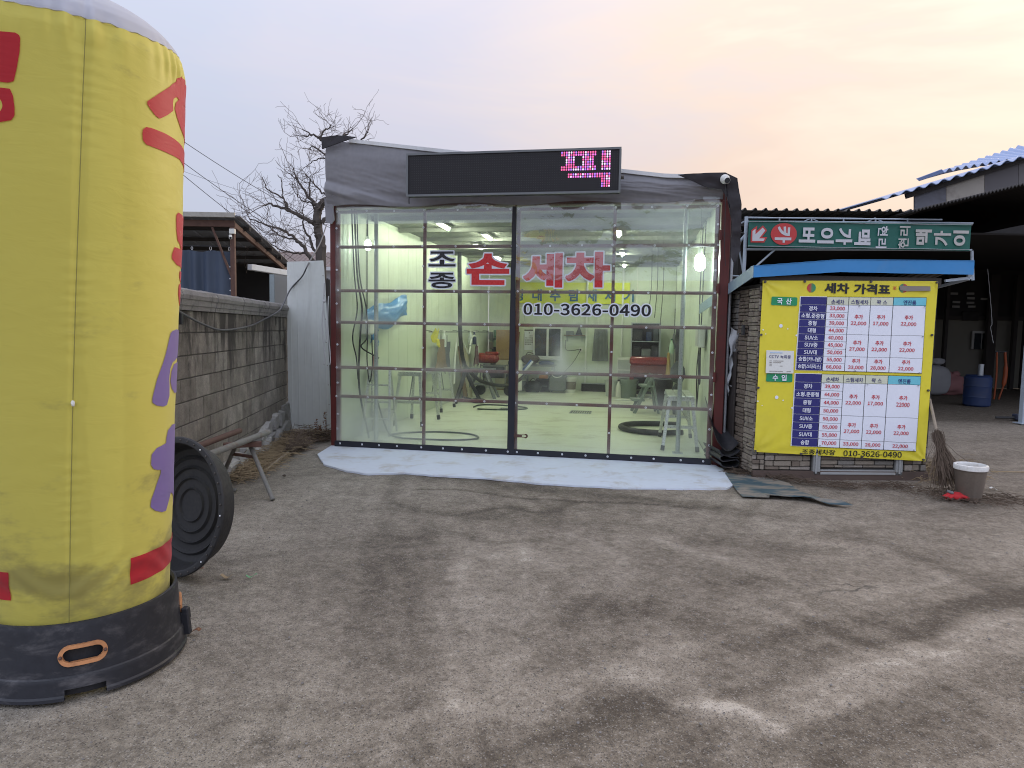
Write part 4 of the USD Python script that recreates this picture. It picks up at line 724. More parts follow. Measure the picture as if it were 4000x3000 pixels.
for c in range(-66, 24):
    for r in range(0, 16):
        x, z = c0 + c * pitch, r0 - r * pitch
        if not (U0 + .03 < x < U1 - .03) or z < Z0 + .03: continue
        if (c, r) in lit: dot(groups[int(RNG.choice(4, p=(.40, .22, .18, .20)))], x, z, .0118, WF - .004)
        else: dot(off, x, z, .0050, WF - .002)
obj("face", MB().box((U0 + .022, WF, Z0 + .022), (U1 - .022, WF + .011, Z1 - .022)), mat("led_mask_black", (.010, .009, .012), .6, .2, 9), led)
for mb, m in zip(groups, LED_MATS): obj("lit_dots", mb, m, led, kind="stuff")
obj("unlit_dots", off, LED_OFF, led, kind="stuff")
obj("cable", MB().tube(spline([(1.13, WF + .08, 3.35), (1.08, -.22, 3.28), (1.05, -.13, 3.24)], 5), .006, 6), CABLE, led)

# dome camera at the right corner
cc = gthing("security_camera", "white dome security camera on the black wrapped corner", "camera", 4.955, -.26, 3.435)
v = trimesh.creation.icosphere(3, .055); obj("shell", MB().tm(v).cyl((0, 0, 0), (.0, .09, .02), .05, 18), MASK_WHITE, cc, smooth=True)
obj("lens", MB().cyl((.012, -.035, -.018), (.022, -.064, -.03), .032, 18), DARK_GLASS, cc); obj("ring", MB().cyl((.011, -.033, -.017), (.0205, -.0595, -.0285), .037, 18), MASK_WHITE, cc)
obj("cable", MB().tube(spline([(.01, .0, -.05), (.02, .02, -.35), (.03, .03, -.75), (.05, .04, -1.0)], 6), .004, 5), CABLE, cc)

# ---------------------------------------------------------------- inside: lamps
for (u, w, z, r, zt, lab) in ((.22, .52, 2.80, .045, 2.96, "glowing bulb lamp on the pole by the left post"), (4.78, .60, 2.56, .068, 2.82, "large glowing bulb lamp by the right post")):
    t = gthing("bulb_lamp", lab, "lamp", u, w, z)
    obj("bulb", MB().lathe([(.0, -1.75 * r), (.6 * r, -1.6 * r), (r, -1.0 * r), (r, .6 * r), (.75 * r, 1.2 * r), (.4 * r, 1.5 * r), (0, 1.5 * r)], 16), LAMP if r > .05 else LAMP2, t, smooth=True)
    obj("socket", MB().cyl((0, 0, 1.5 * r), (0, 0, 2.6 * r), .45 * r, 12), MASK_WHITE, t)
    obj("wire", MB().tube([(0, 0, 2.6 * r), (0, 0, HIGH - z)], .004, 5), CABLE, t)
spots = [(.90, 2.0, "first"), (1.33, 3.3, "second"), (.84, 4.7, "third"), (.80, 6.8, "rearmost"), (3.64, 3.0, "first"), (3.63, 6.1, "second"), (3.63, 8.7, "rearmost")]
for u, w, lab in spots:
    t = gthing("ceiling_light", "%s lit tube light on the %s half of the bay ceiling" % (lab, "left" if u < 2 else "right"), "ceiling light", u, w, HIGH - .075)
    obj("body", MB().box((-.06, -.30, .03), (.06, .30, .07), .005), MASK_WHITE, t)
    obj("tube", MB().tube([(0, -.27, .012), (0, .27, .012)], .017, 10), TUBE_GLOW, t)
for (u, w, lab, zz) in ((.385, .42, "grey steel pole standing inside the left post", 3.3), (4.585, .62, "grey steel pole standing inside the right post", 3.3)):
    t = gthing("steel_pole", lab, "pole", u, w, .02)
    obj("shaft", MB().tube([(0, 0, .01), (0, 0, zz)], .030, 14), GALV, t, smooth=True); obj("foot", MB().box((-.07, -.07, 0), (.07, .07, .012), .003), GALV, t)
# ---------------------------------------------------------------- things inside the bay (left side)
def ladder_frame(t, W, D, Hh, m, rungs, top=True):
    """Step ladder: two front rails, two rear legs, treads, a top."""
    for sx in (-1, 1):
        obj("rail", MB().bar((sx * W * .5, -D * .5, 0), (sx * W * .36, 0, Hh), .035, .055, .004), m, t)
        obj("rear_leg", MB().bar((sx * W * .46, D * .5, 0), (sx * W * .34, .05, Hh - .03), .028, .04, .004), m, t)
    for k in range(rungs):
        f = (k + 1) / (rungs + 1); w = W * (.5 - .14 * f)
        obj("tread", MB().box((-w, -D * .5 * (1 - f) - .04, f * Hh - .012), (w, -D * .5 * (1 - f) + .05, f * Hh + .012), .003), m, t)
    obj("brace", MB().bar((-W * .45, D * .40, Hh * .3), (W * .45, D * .40, Hh * .3), .02), m, t)
    if top: obj("top_plate", MB().box((-W * .42, -.07, Hh - .01), (W * .42, .12, Hh + .03), .006), m, t)
def platform(name, label, u, w, rot, L, D, Hh, m=ALU, group=None):
    """Folding work platform: slatted deck on two pairs of splayed legs with braces and rubber feet."""
    t = gthing(name, label, "work platform", u, w, .02, rot=rot, group=group)
    for k in range(3): obj("deck_slat", MB().box((-L / 2, -D / 2 + k * D / 3 + .004, Hh - .02), (L / 2, -D / 2 + (k + 1) * D / 3 - .004, Hh + .012), .004), m, t)
    obj("deck_edge", MB().box((-L / 2 - .008, -D / 2 - .008, Hh - .055), (-L / 2 + .02, D / 2 + .008, Hh - .021)).box((L / 2 - .02, -D / 2 - .008, Hh - .055), (L / 2 + .008, D / 2 + .008, Hh - .021)), m, t)
    for sx in (-1, 1):
        for sy in (-1, 1):
            a, b = np.array([sx * (L / 2 - .02), sy * (D / 2 - .03), Hh - .03]), np.array([sx * (L / 2 + .10), sy * (D / 2 + .05), .03])
            lg = obj("leg", MB().bar(a, b, .034, .046, .004), m, t); obj("rubber_foot", MB().bar(a + (b - a) * .93, b + (b - a) * .03, .044, .052, .004), BLACK_RUBBER, lg)
        z = Hh * .45; y = D / 2 + .02
        obj("cross_bar", MB().bar((sx * (L / 2 + .045), -y, z), (sx * (L / 2 + .045), y, z), .025, .04), m, t)
        obj("strut", MB().bar((sx * (L / 2 + .03), 0, z), (sx * (L / 2 - .18), 0, Hh - .03), .014), GREY_PLASTIC, t)
    return t
lu, lw = gfloor(1465, 1668)
t = gthing("step_ladder", "pale aluminium step ladder with two treads nearest the left post", "ladder", .18, 1.10, .02, rot=.12); ladder_frame(t, .42, .56, 1.0, ALU, 3)
platform("work_platform", "tall grey work platform just behind the pale step ladder", .33, 2.40, 1.5708, .75, .40, .88)
platform("work_platform", "smaller grey work platform against the left wall behind the mullion", .14, 4.30, 1.5708, .75, .32, .82)
platform("work_platform", "worn work platform near the right door post with a black hose under it", 4.62, 1.35, 1.5708, 1.05, .36, .74)
def bucket(label, u, w, r, h, m, lid=None, handle=True, band=None, cat="bucket"):
    t = gthing("bucket", label, cat, u, w, .02)
    obj("body", MB().lathe([(0, 0), (r * .86, 0), (r, h), (r * 1.05, h), (r * 1.05, h - .03), (r * 1.0, h - .03), (r * .96, h - .01), (r * .84, .02), (0, .02)], 24), m, t, smooth=40)
    if lid: obj("lid", MB().lathe([(0, h + .012), (r * 1.06, h + .012), (r * 1.08, h - .02)], 24), lid, t, smooth=40)
    if handle:
        a = np.linspace(0, math.pi, 14); obj("handle", MB().tube(np.stack([r * 1.06 * np.cos(a), -r * .5 * np.sin(a) - .05, h - .05 - .12 * np.sin(a)], 1), .004, 6), GALV, t)
    if band is not None: obj("printed_band", MB().lathe([(r * .905, h * .25), (r * .985, h * .78)], 24).mesh(), band, t, smooth=True)
    return t
bucket("white pail beneath the pale step ladder", .14, 1.35, .16, .34, MASK_WHITE)
bucket("white pail with a printed band by the back wall", 2.33, 8.9, .16, .38, MASK_WHITE, MASK_WHITE, band=PRINT_GREY)
bucket("clear pail of bottles left of the large grey green bucket", 3.42, 8.35, .17, .40, mat("milky_plastic", (.50, .54, .52), .3, .1, 6))
bucket("large grey green bucket before the red tool chest", 3.83, 8.1, .22, .46, GREEN_GREY)
# wiring, box and spray gun on the left
t = gthing("control_box", "white switch box on the left wall with a hanging loop of cable", "switch box", .0, .95, 1.62)
obj("case", MB().box((-.03, -.10, -.09), (.10, .10, .13), .012), MASK_WHITE, t); obj("cover", MB().box((.10, -.08, -.07), (.112, .08, .11), .004), MASK_WHITE, t)
obj("conduit", MB().tube([(.03, .0, .13), (.03, .0, 1.60)], .010, 8), CABLE, t)
obj("cable", MB().tube(spline([(.06, -.05, -.09), (.07, -.10, -.45), (.08, -.03, -.80), (.09, .06, -.55), (.08, .06, -.09)], 7), .009, 7), CABLE, t)
t = gthing("spray_lance", "red and grey spray lance hanging below the white switch box", "spray lance", .12, 1.0, 1.05)
obj("grip", MB().tube([(0, 0, 0), (.005, .0, .18)], .017, 10), mat("pale_red_grip", (.45, .22, .22), .5), t); obj("barrel", MB().tube([(.005, 0, .18), (.01, 0, .42)], .008, 8), GALV, t); obj("coupling", MB().tube([(0, 0, -.06), (0, 0, 0)], .012, 8), GALV, t)
t = gthing("pressure_hose", "dark hose from the spray lance down to a coil on the floor", "hose", .12, 1.0, .0)
P = [(0, 0, .99), (.03, -.02, .7), (.12, -.06, .4), (.26, -.14, .12), (.42, -.25, .042), (.8, -.32, .035), (1.35, -.25, .035), (1.62, .0, .035), (1.4, .35, .035), (.9, .42, .035), (.45, .2, .035), (.3, -.05, .04)]
obj("hose", MB().tube(spline(P, 9), .013, 8), mat("grey_rubber_hose", (.09, .10, .10), .5, .15, 6), t, smooth=True)
t = gthing("hanging_cables", "black cables hanging down the left wall beside the pole", "cable", .05, .35, 0)
for k, (y, zb) in enumerate(((.0, .9), (.10, .05), (.18, 1.2))):
    obj("cable", MB().tube(spline([(.0, y, 3.28), (.03, y + .02, 2.4), (.06 + .03 * k, y + .05, 1.9), (.02 + .07 * k, y - .02, 1.5), (.05, y + .04, (1.5 + zb) / 2), (.08 + .12 * k, y + .03, zb)], 7), .010 if k != 1 else .014, 7), CABLE, t)
t = gthing("blue_bag", "crumpled blue plastic bag hung on the left wall", "bag", .02, 1.65, 1.78)
v, f = sheet(lambda s, q: np.stack([.02 + .12 * np.sin(s * 3.0) * np.sin(q * 3.0) + .05 * (meshkit.fbm(np.stack([s * 6, q * 6, 0 * s], -1), 3, 3)), -.80 + 1.75 * s, -.05 + .30 * s - .02 + (q - .5) * (.42 - .15 * np.abs(s - .5)) + .04 * np.sin(9 * s)], -1), 40, 20)
obj("sheet", thick(v, f, np.array([-.004, 0, 0])), BLUE_BAG, t, smooth=60)
v, f = sheet(lambda s, q: np.stack([.03 + .05 * meshkit.fbm(np.stack([s * 7, q * 7, 0 * s], -1), 3, 5), -.72 + .34 * s + .05 * q, -.12 - q * .26 + .05 * np.sin(5 * s)], -1), 16, 14)
obj("tail", thick(v, f, np.array([-.004, 0, 0])), BLUE_BAG, t, smooth=60)
# rail with tools along the left wall
t = gthing("tool_rail", "thin dark rail of hooks along the left wall", "rail", .10, 3.8, 1.565)
obj("bar", MB().tube([(0, 0, 0), (0, 5.3, -.01)], .009, 8), CABLE, t)
for k in range(6): obj("hook", MB().tube(spline([(-.14, .2 + k, .03), (-.05, .2 + k, .02), (.0, .2 + k, .012)], 4), .006, 6), CABLE, t)
t = gthing("rubber_gloves", "yellow rubber gloves draped over the wall rail", "gloves", .12, 4.05, 1.54)
v, f = sheet(lambda s, q: np.stack([.05 * np.cos(s * 2.6) + .03 * meshkit.fbm(np.stack([s * 6, q * 6, 0 * s], -1), 3, 5), -.12 + .26 * q + .12 * s * (q > .5), .07 + .03 * np.sin(q * 9) - .30 * s ** 1.4 * (.5 + .5 * q)], -1), 16, 14)
obj("cuff", thick(v, f, np.array([-.006, 0, 0])), YELLOW_CLOTH, t, smooth=50); obj("fingers", MB().tube(spline([(.04, .14, -.12), (.05, .18, -.2), (.05, .2, -.27)], 5), .025, 8).tube(spline([(.04, .10, -.12), (.05, .11, -.2), (.05, .1, -.24)], 5), .022, 8), YELLOW_CLOTH, t)
def spray_bottle(label, u, w, z, body, trig=MASK_WHITE):
    t = gthing("spray_bottle", label, "spray bottle", u, w, z)
    obj("body", MB().lathe([(0, -.30), (.052, -.30), (.055, -.27), (.055, -.15), (.04, -.08), (.018, -.04), (.018, 0), (0, 0)], 18), body, t, smooth=40)
    obj("trigger", MB().box((-.02, -.035, .0), (.02, .075, .035), .008).bar((0, .055, .0), (0, .075, -.06), .012).cyl((0, -.035, .02), (0, -.06, .02), .012, 8), trig, t)
spray_bottle("white spray bottle hung on the rail beside the grey apron", .13, 4.72, 1.56, mat("milky_bottle", (.62, .66, .62), .35))
spray_bottle("blue spray bottle hung near the far end of the rail", .13, 7.35, 1.56, BLUE_PLASTIC)
spray_bottle("milky spray bottle hung left of the blue one", .13, 6.95, 1.58, mat("milky_bottle2", (.52, .56, .54), .35))
def hang_cloth(name, label, cat, u, w, z, width, drop, m, seed, amp=.05, taper=0.0):
    t = gthing(name, label, cat, u, w, z)
    v, f = sheet(lambda s, q: np.stack([amp * np.sin(s * 9 + seed) * (.3 + q) + .04 * meshkit.fbm(np.stack([s * 4 + seed, q * 4, 0 * s], -1), 3, seed), (s - .5) * width * (1 - taper * (1 - q)), -drop * q - .03 * np.sin(s * 5 + seed) * q], -1), 22, 22)
    obj("cloth", thick(v, f, np.array([-.01, 0, 0])), m, t, smooth=60)
    obj("loop", MB().tube(spline([(0, -.02, -.01), (0, -.01, .12), (0, .01, .12), (0, .02, -.01)], 4), .005, 5), CABLE, t)
    return t
hang_cloth("apron", "dark grey apron hanging from the wall rail", "apron", .14, 4.92, 1.36, .50, .62, DARK_CLOTH, 2, .02, .25)
hang_cloth("cloth", "brown chamois cloths hanging from the wall rail", "cloth", .14, 4.48, 1.42, .36, .60, mat("tan_chamois", (.20, .13, .06), .95, .3, 12, .5, 60), 5, .05, .5)
hang_cloth("cloth", "dark mesh bag hanging below the blue spray bottle", "bag", .14, 7.55, 1.22, .55, .48, mat("mauve_mesh", (.16, .10, .11), .9, .2, 9), 9, .03, .4)
t = gthing("vacuum_hose", "thick black vacuum hose hanging from the ceiling by the left wall", "hose", .22, 5.55, 0)
obj("hose", MB().tube(spline([(0, 0, 3.25), (.02, .0, 2.2), (.03, .03, 1.5), (.06, .10, 1.05), (.10, .2, .75), (.05, .05, .4), (.0, -.2, .05)], 9), .045, 10), BLACK_RUBBER, t, smooth=True)
obj("hose", MB().tube(spline([(.08, .15, .85), (.15, .35, .55), (.25, .55, .25), (.33, .65, .04)], 8), .042, 10), BLACK_RUBBER, t, smooth=True)
obj("hose", MB().tube(spline([(.09, .16, .85), (.35, .5, .5), (.75, .9, .36), (1.05, 1.3, .42), (1.2, 1.8, .6)], 8), .040, 10), BLACK_RUBBER, t, smooth=True)
t = gthing("white_hose", "white hose looped over hooks on the left wall", "hose", .16, 5.6, 0)
obj("hose", MB().tube(spline([(0, -.15, .45), (.0, -.10, 1.0), (.0, .1, 1.42), (.0, .45, 1.40), (.02, .85, 1.12), (.0, 1.15, 1.08), (.0, 1.35, 1.40), (.0, 1.75, 1.46), (.0, 2.0, 1.2), (.0, 2.1, .7), (.0, 2.15, .12)], 9), .022, 9), PALE_PIPE, t, smooth=True)
obj("fitting", MB().cyl((0, 1.24, 1.22), (0, 1.30, 1.30), .03, 10), GALV, t)
t = gthing("timber_plank", "dark brown plank leaning on the left wall behind the white hose", "plank", .10, 6.3, .02); obj("board", MB().bar((.10, 0, 0), (-.05, .0, 1.22), .30, .02, .003, up=(1, 0, 0)), WOOD, t)
t = gthing("timber_plank", "pale board leaning on the left wall beside the dark plank", "plank", .10, 6.75, .02); obj("board", MB().bar((.10, 0, 0), (-.05, .0, 1.20), .38, .02, .003, up=(1, 0, 0)), mat("pale_board", (.42, .38, .27), .8, .1, 5), t)
# pressure washer on a grey stand
t = gthing("pressure_washer", "red machine on wheels standing behind grey trestle legs", "machine", .55, 7.75, .02)
obj("motor", MB().tm(trimesh.creation.capsule(.36, .13, count=[14, 20]).apply_transform(rotation_matrix(math.pi / 2, [0, 1, 0])).apply_translation([-.19, 0, .90])).box((-.22, -.10, .98), (.12, .10, 1.06), .02), RED_ENAMEL, t, smooth=40)
obj("frame", MB().bar((-.30, -.18, .72), (.32, -.18, .72), .03).bar((-.30, .18, .72), (.32, .18, .72), .03).bar((-.30, -.18, .1), (-.30, -.18, .75), .03).bar((.32, -.18, .1), (.32, -.18, .75), .03).bar((-.30, .18, .1), (-.30, .18, .75), .03).bar((.32, .18, .1), (.32, .18, .75), .03), GREY_PLASTIC, t)
obj("skirt", MB().box((-.26, -.15, .42), (.28, .15, .72), .02), BLACK_RUBBER, t); obj("boiler", MB().lathe([(0, .12), (.14, .12), (.14, .80), (.10, .86), (0, .86)], 20, (.56, .05, 0)), MASK_WHITE, t, smooth=40)
for x in (-.30, .42): obj("wheel", MB().cyl((x, -.22, .13), (x, -.16, .13), .13, 20), BLACK_RUBBER, t)
t = gthing("trestle", "grey plastic trestle standing before the red machine", "trestle", .42, 6.9, .02)
for sx in (-1, 1):
    for sy in (-1, 1): obj("leg", MB().bar((sx * .10, sy * .06, .64), (sx * .38, sy * .24, 0), .07, .05, .006), GREY_PLASTIC, t)
obj("top", MB().box((-.34, -.07, .62), (.34, .07, .70), .01), GREY_PLASTIC, t)
obj("tray", MB().box((-.30, -.16, .30), (.30, .16, .34), .008), GREY_PLASTIC, t)
t = gthing("black_hose", "thin black hose curled on the floor in front of the trestle", "hose", .55, 4.4, .02)
a = np.linspace(-1.9, 3.4, 40); obj("hose", MB().tube(np.stack([.62 + .55 * np.cos(a) + .12 * np.cos(2 * a), .55 + .42 * np.sin(a), np.full(40, .016)], 1), .015, 8), mat("dark_green_hose", (.03, .045, .035), .5), t, smooth=True)
t = gthing("nozzle_head", "black vacuum floor head lying by the left wall", "vacuum head", .62, 5.75, .02); obj("head", MB().tm(trimesh.creation.icosphere(2, 1).apply_scale([.19, .12, .06]).apply_translation([0, 0, .05])), BLACK_RUBBER, t, smooth=True); obj("neck", MB().tube([(-.12, 0, .06), (-.32, .02, .10)], .03, 10), BLACK_RUBBER, t)
t = gthing("cabinet", "tall brown cardboard faced cabinet in the back left corner", "cabinet", .53, 9.35, .02)
obj("carcass", MB().box((-.22, -.28, .0), (.22, .32, 1.60), .01), CARDBOARD, t); obj("upper_door", MB().box((-.21, -.30, .82), (.21, -.281, 1.58), .004), CARDBOARD, t); obj("lower_door", MB().box((-.21, -.30, .03), (.21, -.281, .80), .004), mat("beige_door", (.45, .42, .33), .7), t)
obj("handle", MB().box((-.14, -.325, .5), (-.02, -.301, .54), .004), GREY_PLASTIC, t)
t = gthing("wall_clutter", "pegboard of green and grey tool packets on the left end of the back wall", "tool board", .18, 9.60, 1.35)
for k, (x, z, m) in enumerate(((-.12, .10, GREY_PLASTIC), (.02, .16, mat("dull_green_pack", (.10, .22, .12), .6)), (.02, -.10, mat("pale_green_pack", (.28, .38, .24), .6)), (-.10, -.16, PRINT_GREY))):
    obj("packet", MB().box((x - .06, -.05, z - .10), (x + .06, -.01, z + .10), .005), m, t)

# ---------------------------------------------------------------- back wall
t = gthing("wall_calendar", "white month calendar with rows of numbers on the back wall", "calendar", 1.11, DEEP - .012, 1.37)
obj("page", MB().box((-.135, -.006, -.29), (.135, 0, .26)), PRINT_WHITE, t); obj("binding", MB().box((-.135, -.010, .235), (.135, -.0061, .265)), PRINT_BLACK, t)
days = [str(k) for k in range(1, 31)]; shapes = []
for k, dd in enumerate(days):
    c, r = (k + 3) % 7, (k + 3) // 7; shapes.append(affinity.translate(text(dd, .034, 6), -.105 + c * .035, .10 - r * .058))
shapes.append(affinity.translate(text("4", .055, 4), 0, .18))
obj("numbers", plate(unary_union(shapes), .001, wall_uz(-.0075)), PRINT_BLACK, t)
t = gthing("sliding_window", "white framed two pane sliding window in the back wall", "window", 1.62, DEEP - .035, 1.30)
for lo, hi in (((-.40, -.04, -.42), (.40, 0, -.37)), ((-.40, -.04, .37), (.40, 0, .42)), ((-.40, -.04, -.369), (-.35, 0, .369)), ((.35, -.04, -.369), (.40, 0, .369)), ((-.03, -.045, -.369), (.03, 0, .369))): obj("frame", MB().box(lo, hi, .004), WHITE_PAINT, t)
for lo, hi in (((-.349, -.02, -.368), (-.031, -.014, .368)), ((.031, -.02, -.368), (.349, -.014, .368))): obj("pane", MB().box(lo, hi), DARK_GLASS, t)
obj("sill", MB().box((-.43, -.07, -.47), (.43, 0, -.425), .004), WHITE_PAINT, t)
t = gthing("wall_shelf", "small wooden shelf with a dark cone right of the window", "shelf", 2.35, DEEP - .01, 1.50)
obj("board", MB().box((-.28, -.20, -.012), (.28, 0, .012), .003), WOOD, t); obj("cone", MB().lathe([(.10, .013), (.09, .03), (.02, .22), (0, .23)], 16, (.12, -.1, 0)), BLACK_RUBBER, t, smooth=40)
obj("box", MB().box((-.22, -.16, .013), (-.02, -.04, .12), .006), GREY_PLASTIC, t); obj("bracket", MB().bar((-.2, -.01, -.16), (-.2, -.15, -.014), .015).bar((.2, -.01, -.16), (.2, -.15, -.014), .015), GALV, t)
t = gthing("wall_socket", "white wall socket with a black plug and trailing cable", "socket", 2.52, DEEP - .006, 1.12)
obj("plate", MB().box((-.05, -.018, -.06), (.05, 0, .06), .004), MASK_WHITE, t); obj("plug", MB().cyl((0, -.018, .0), (0, -.05, .0), .02, 10), CABLE, t)
obj("cable", MB().tube(spline([(0, -.04, 0), (-.2, -.05, -.35), (-.55, -.08, -.75), (-.7, -.1, -.95)], 6), .008, 6), CABLE, t)
obj("upper_cable", MB().tube(spline([(0, -.04, .02), (-.2, -.02, -.02), (-.4, -.01, .0), (-.41, -.01, .25)], 6), .007, 6), CABLE, t)
for u in (2.66, 3.60):
    t = gthing("pipe_column", "thin pale pipe rising %s of the green tinted back wall area" % ("left" if u < 3 else "right"), "pipe", u, DEEP - .05, .02); obj("shaft", MB().tube([(0, 0, 0), (0, 0, 3.28)], .028, 10), PALE_PIPE, t, smooth=True)
    for z in (.6, 1.7, 2.7): obj("clip", MB().box((-.04, -.005, z - .012), (.04, .05, z + .012)), GALV, t)
t = gthing("back_threshold", "long dark box lying along the foot of the back wall", "box", 3.1, DEEP - .16, .02); obj("box", MB().box((-.52, -.10, 0), (.52, .10, .20), .01), BLACK_RUBBER, t); obj("lid", MB().box((-.53, -.11, .201), (.53, .11, .22), .004), GALV, t)
t = gthing("interior_banner", "yellow banner with blue lettering high on the back wall", "banner", 2.28, DEEP - .02, 2.63)
v, f = sheet(lambda s, q: np.stack([-1.50 + 3.0 * s, -.01 - .02 * meshkit.fbm(np.stack([s * 5, q * 2, 0 * s], -1), 2, 2), -.28 + .56 * q], -1), 30, 6)
obj("cloth", thick(v, f, np.array([0, .004, 0])), mat("interior_banner_yellow", (.62, .66, .05), .5, .06, 3), t, smooth=True)
obj("lettering", plate(affinity.translate(text("장 대 추 텀 새 세 기", .30, 6, gap=22), 0, -.06), .002, wall_uz(-.034)), mat("banner_blue_print", (.03, .12, .24), .5, .1, 4), t)
t = gthing("workbench", "low workbench cluttered with tools under the back window", "bench", 1.35, 9.15, .02)
obj("top", MB().box((-.55, -.30, .66), (.55, .30, .70), .006), GREY_PLASTIC, t)
for sx in (-.5, .5):
    for sy in (-.25, .25): obj("leg", MB().bar((sx, sy, 0), (sx, sy, .659), .035), GALV, t)
obj("lower_shelf", MB().box((-.52, -.27, .14), (.52, .27, .16)), GREY_PLASTIC, t)
t = gthing("hand_bag", "dark brown bag lying on the workbench", "bag", 1.25, 9.05, .722); obj("body", rock((0, 0, .13), (.24, .14, .14), 5, 3, .25), BROWN_BAG, t, smooth=True); obj("strap", MB().tube(spline([(-.15, 0, .2), (-.05, -.02, .32), (.1, .0, .27)], 5), .012, 6), BROWN_BAG, t)
t = gthing("folded_tarp", "folded dark blue sheet on the workbench beside the brown bag", "sheet", 1.68, 8.98, .722); obj("fold", rock((0, 0, .045), (.20, .16, .06), 9, 3, .3), mat("navy_sheet", (.03, .05, .14), .5, .2, 6), t, smooth=True)
t = gthing("tool_crate", "dark crate of hand tools under the workbench", "crate", 1.10, 9.1, .02)
obj("crate", MB().box((-.22, -.18, 0), (.22, .18, .02)).box((-.22, -.18, .021), (-.20, .18, .24)).box((.20, -.18, .021), (.22, .18, .24)).box((-.199, -.18, .021), (.199, -.16, .24)).box((-.199, .16, .021), (.199, .18, .24)), GREY_PLASTIC, t)
obj("tools", MB().bar((-.1, 0, .02), (-.15, .1, .42), .03).bar((.05, .02, .02), (.1, -.1, .40), .03).bar((.12, .05, .02), (.0, .1, .36), .03), GALV, t)
t = gthing("parts_bin", "second dark bin with an orange box under the workbench", "bin", 1.60, 9.1, .02); obj("bin", MB().box((-.18, -.18, 0), (.18, .18, .34), .012), BLACK_RUBBER, t); obj("box", MB().box((-.10, -.10, .341), (.12, .08, .43), .006), ORANGE_PLASTIC, t)
t = gthing("wet_vacuum", "dark grey wheeled vacuum tank with a pale looped handle", "vacuum cleaner", 2.02, 8.85, .02)
obj("tank", MB().box((-.22, -.22, .05), (.22, .22, .46), .04), GREEN_GREY if False else GREY_PLASTIC, t); obj("lid", MB().box((-.23, -.23, .462), (.23, .23, .53), .03), BLACK_RUBBER, t)
for sx in (-.25, .25): obj("wheel", MB().cyl((sx - .025, .1, .13), (sx + .025, .1, .13), .13, 20), BLACK_RUBBER, t)
obj("handle", MB().tube(spline([(-.14, -.24, .60), (-.12, -.26, .46), (0, -.27, .41), (.12, -.26, .46), (.14, -.24, .60)], 6), .012, 8), PALE_PIPE, t)
t = gthing("squeegee", "blue squeegee with a white blade propped against the workbench", "squeegee", 1.22, 8.35, .02)
a, b = np.array([-.26, 0, .24]), np.array([.20, 0, .82]); obj("blade", MB().bar(a, b, .035, .05, .004), PRINT_WHITE, t); obj("holder", MB().bar(a + (-.04, .03, .05), b + (-.04, .03, .03), .05, .05, .004), mat("squeegee_blue", (.04, .10, .35), .5), t); obj("pole", MB().bar((-.06, .04, .56), (-.45, .4, .02), .03), GREY_PLASTIC, t)

# ---------------------------------------------------------------- right side of the bay
t = gthing("metal_rack", "open metal rack of dark parts at the right end of the back wall", "rack", 4.22, 9.35, .02)
for sx in (-.36, .36):
    for sy in (-.2, .2): obj("upright", MB().bar((sx, sy, 0), (sx, sy, 1.85), .03), GALV, t)
for z in (.9, 1.35, 1.82): obj("shelf", MB().box((-.37, -.21, z), (.37, .21, z + .02)), GALV, t)
for k, (x, z, sx, h, m) in enumerate(((-.22, .921, .1, .3, BLACK_RUBBER), (.02, .921, .12, .25, GREY_PLASTIC), (.24, .921, .08, .33, BLACK_RUBBER), (-.2, 1.371, .12, .28, BLACK_RUBBER), (.08, 1.371, .07, .24, BLUE_PLASTIC), (.26, 1.371, .07, .36, DARK_CLOTH))):
    obj("stored_part", MB().box((x - sx, -.15, z), (x + sx, .12, z + h), .02), m, t)
obj("backing", MB().box((-.36, .215, .1), (.36, .222, 1.82)), DARK, t)
t = gthing("tool_chest", "dark red enamelled tool chest on legs by the right wall", "tool chest", 4.30, 8.35, .02)
obj("lid", MB().box((-.46, -.30, .80), (.46, .30, 1.0), .05), RED_ENAMEL, t, smooth=40)
obj("tray", MB().box((-.44, -.28, .60), (.44, .28, .797), .02), mat("dark_red_metal", (.16, .03, .025), .4, .3, 7, coat=.2), t)  # tray in a darker, rougher red than the lid
for sx in (-.40, .40):
    for sy in (-.24, .24): obj("leg", MB().box((sx - .05, sy - .04, 0), (sx + .05, sy + .04, .597), .006), RED_ENAMEL, t)
obj("base_shelf", MB().box((-.34, -.25, .10), (.34, .25, .13)), BLACK_RUBBER, t)
t = gthing("drawer_unit", "pale steel drawer unit left of the red tool chest", "drawers", 3.72, 9.2, .02); obj("carcass", MB().box((-.2, -.22, 0), (.2, .22, .93), .006), MASK_WHITE, t)
for k in range(3): obj("drawer", MB().box((-.18, -.235, .10 + k * .27), (.18, -.221, .34 + k * .27), .004), mat("drawer_grey", (.42, .44, .42), .5), t)
t = gthing("plastic_bottle", "white plastic bottle standing between the two pails", "bottle", 3.60, 8.05, .02); obj("body", MB().lathe([(0, 0), (.07, 0), (.075, .03), (.07, .28), (.03, .36), (.03, .40), (0, .40)], 18), MASK_WHITE, t, smooth=40); obj("cap", MB().lathe([(0, .44), (.035, .44), (.035, .401)], 14), BLACK_RUBBER, t)
t = gthing("white_floor_hose", "short white hose lying in an arc on the floor before the buckets", "hose", 3.85, 7.35, .02); obj("hose", MB().tube(spline([(-.38, .35, .02), (-.42, .1, .02), (-.2, -.08, .02), (.15, -.02, .02), (.40, .2, .03), (.48, .26, .05)], 7), .016, 8), PALE_PIPE, t, smooth=True); obj("coupling", MB().tube([(.46, .25, .05), (.56, .30, .06)], .026, 10), GALV, t)
hang_cloth("towel", "ochre brown towel hanging on the right wall", "towel", 4.70, 7.0, 1.17, .95, .98, BROWN_CLOTH, 3, .06, .75)
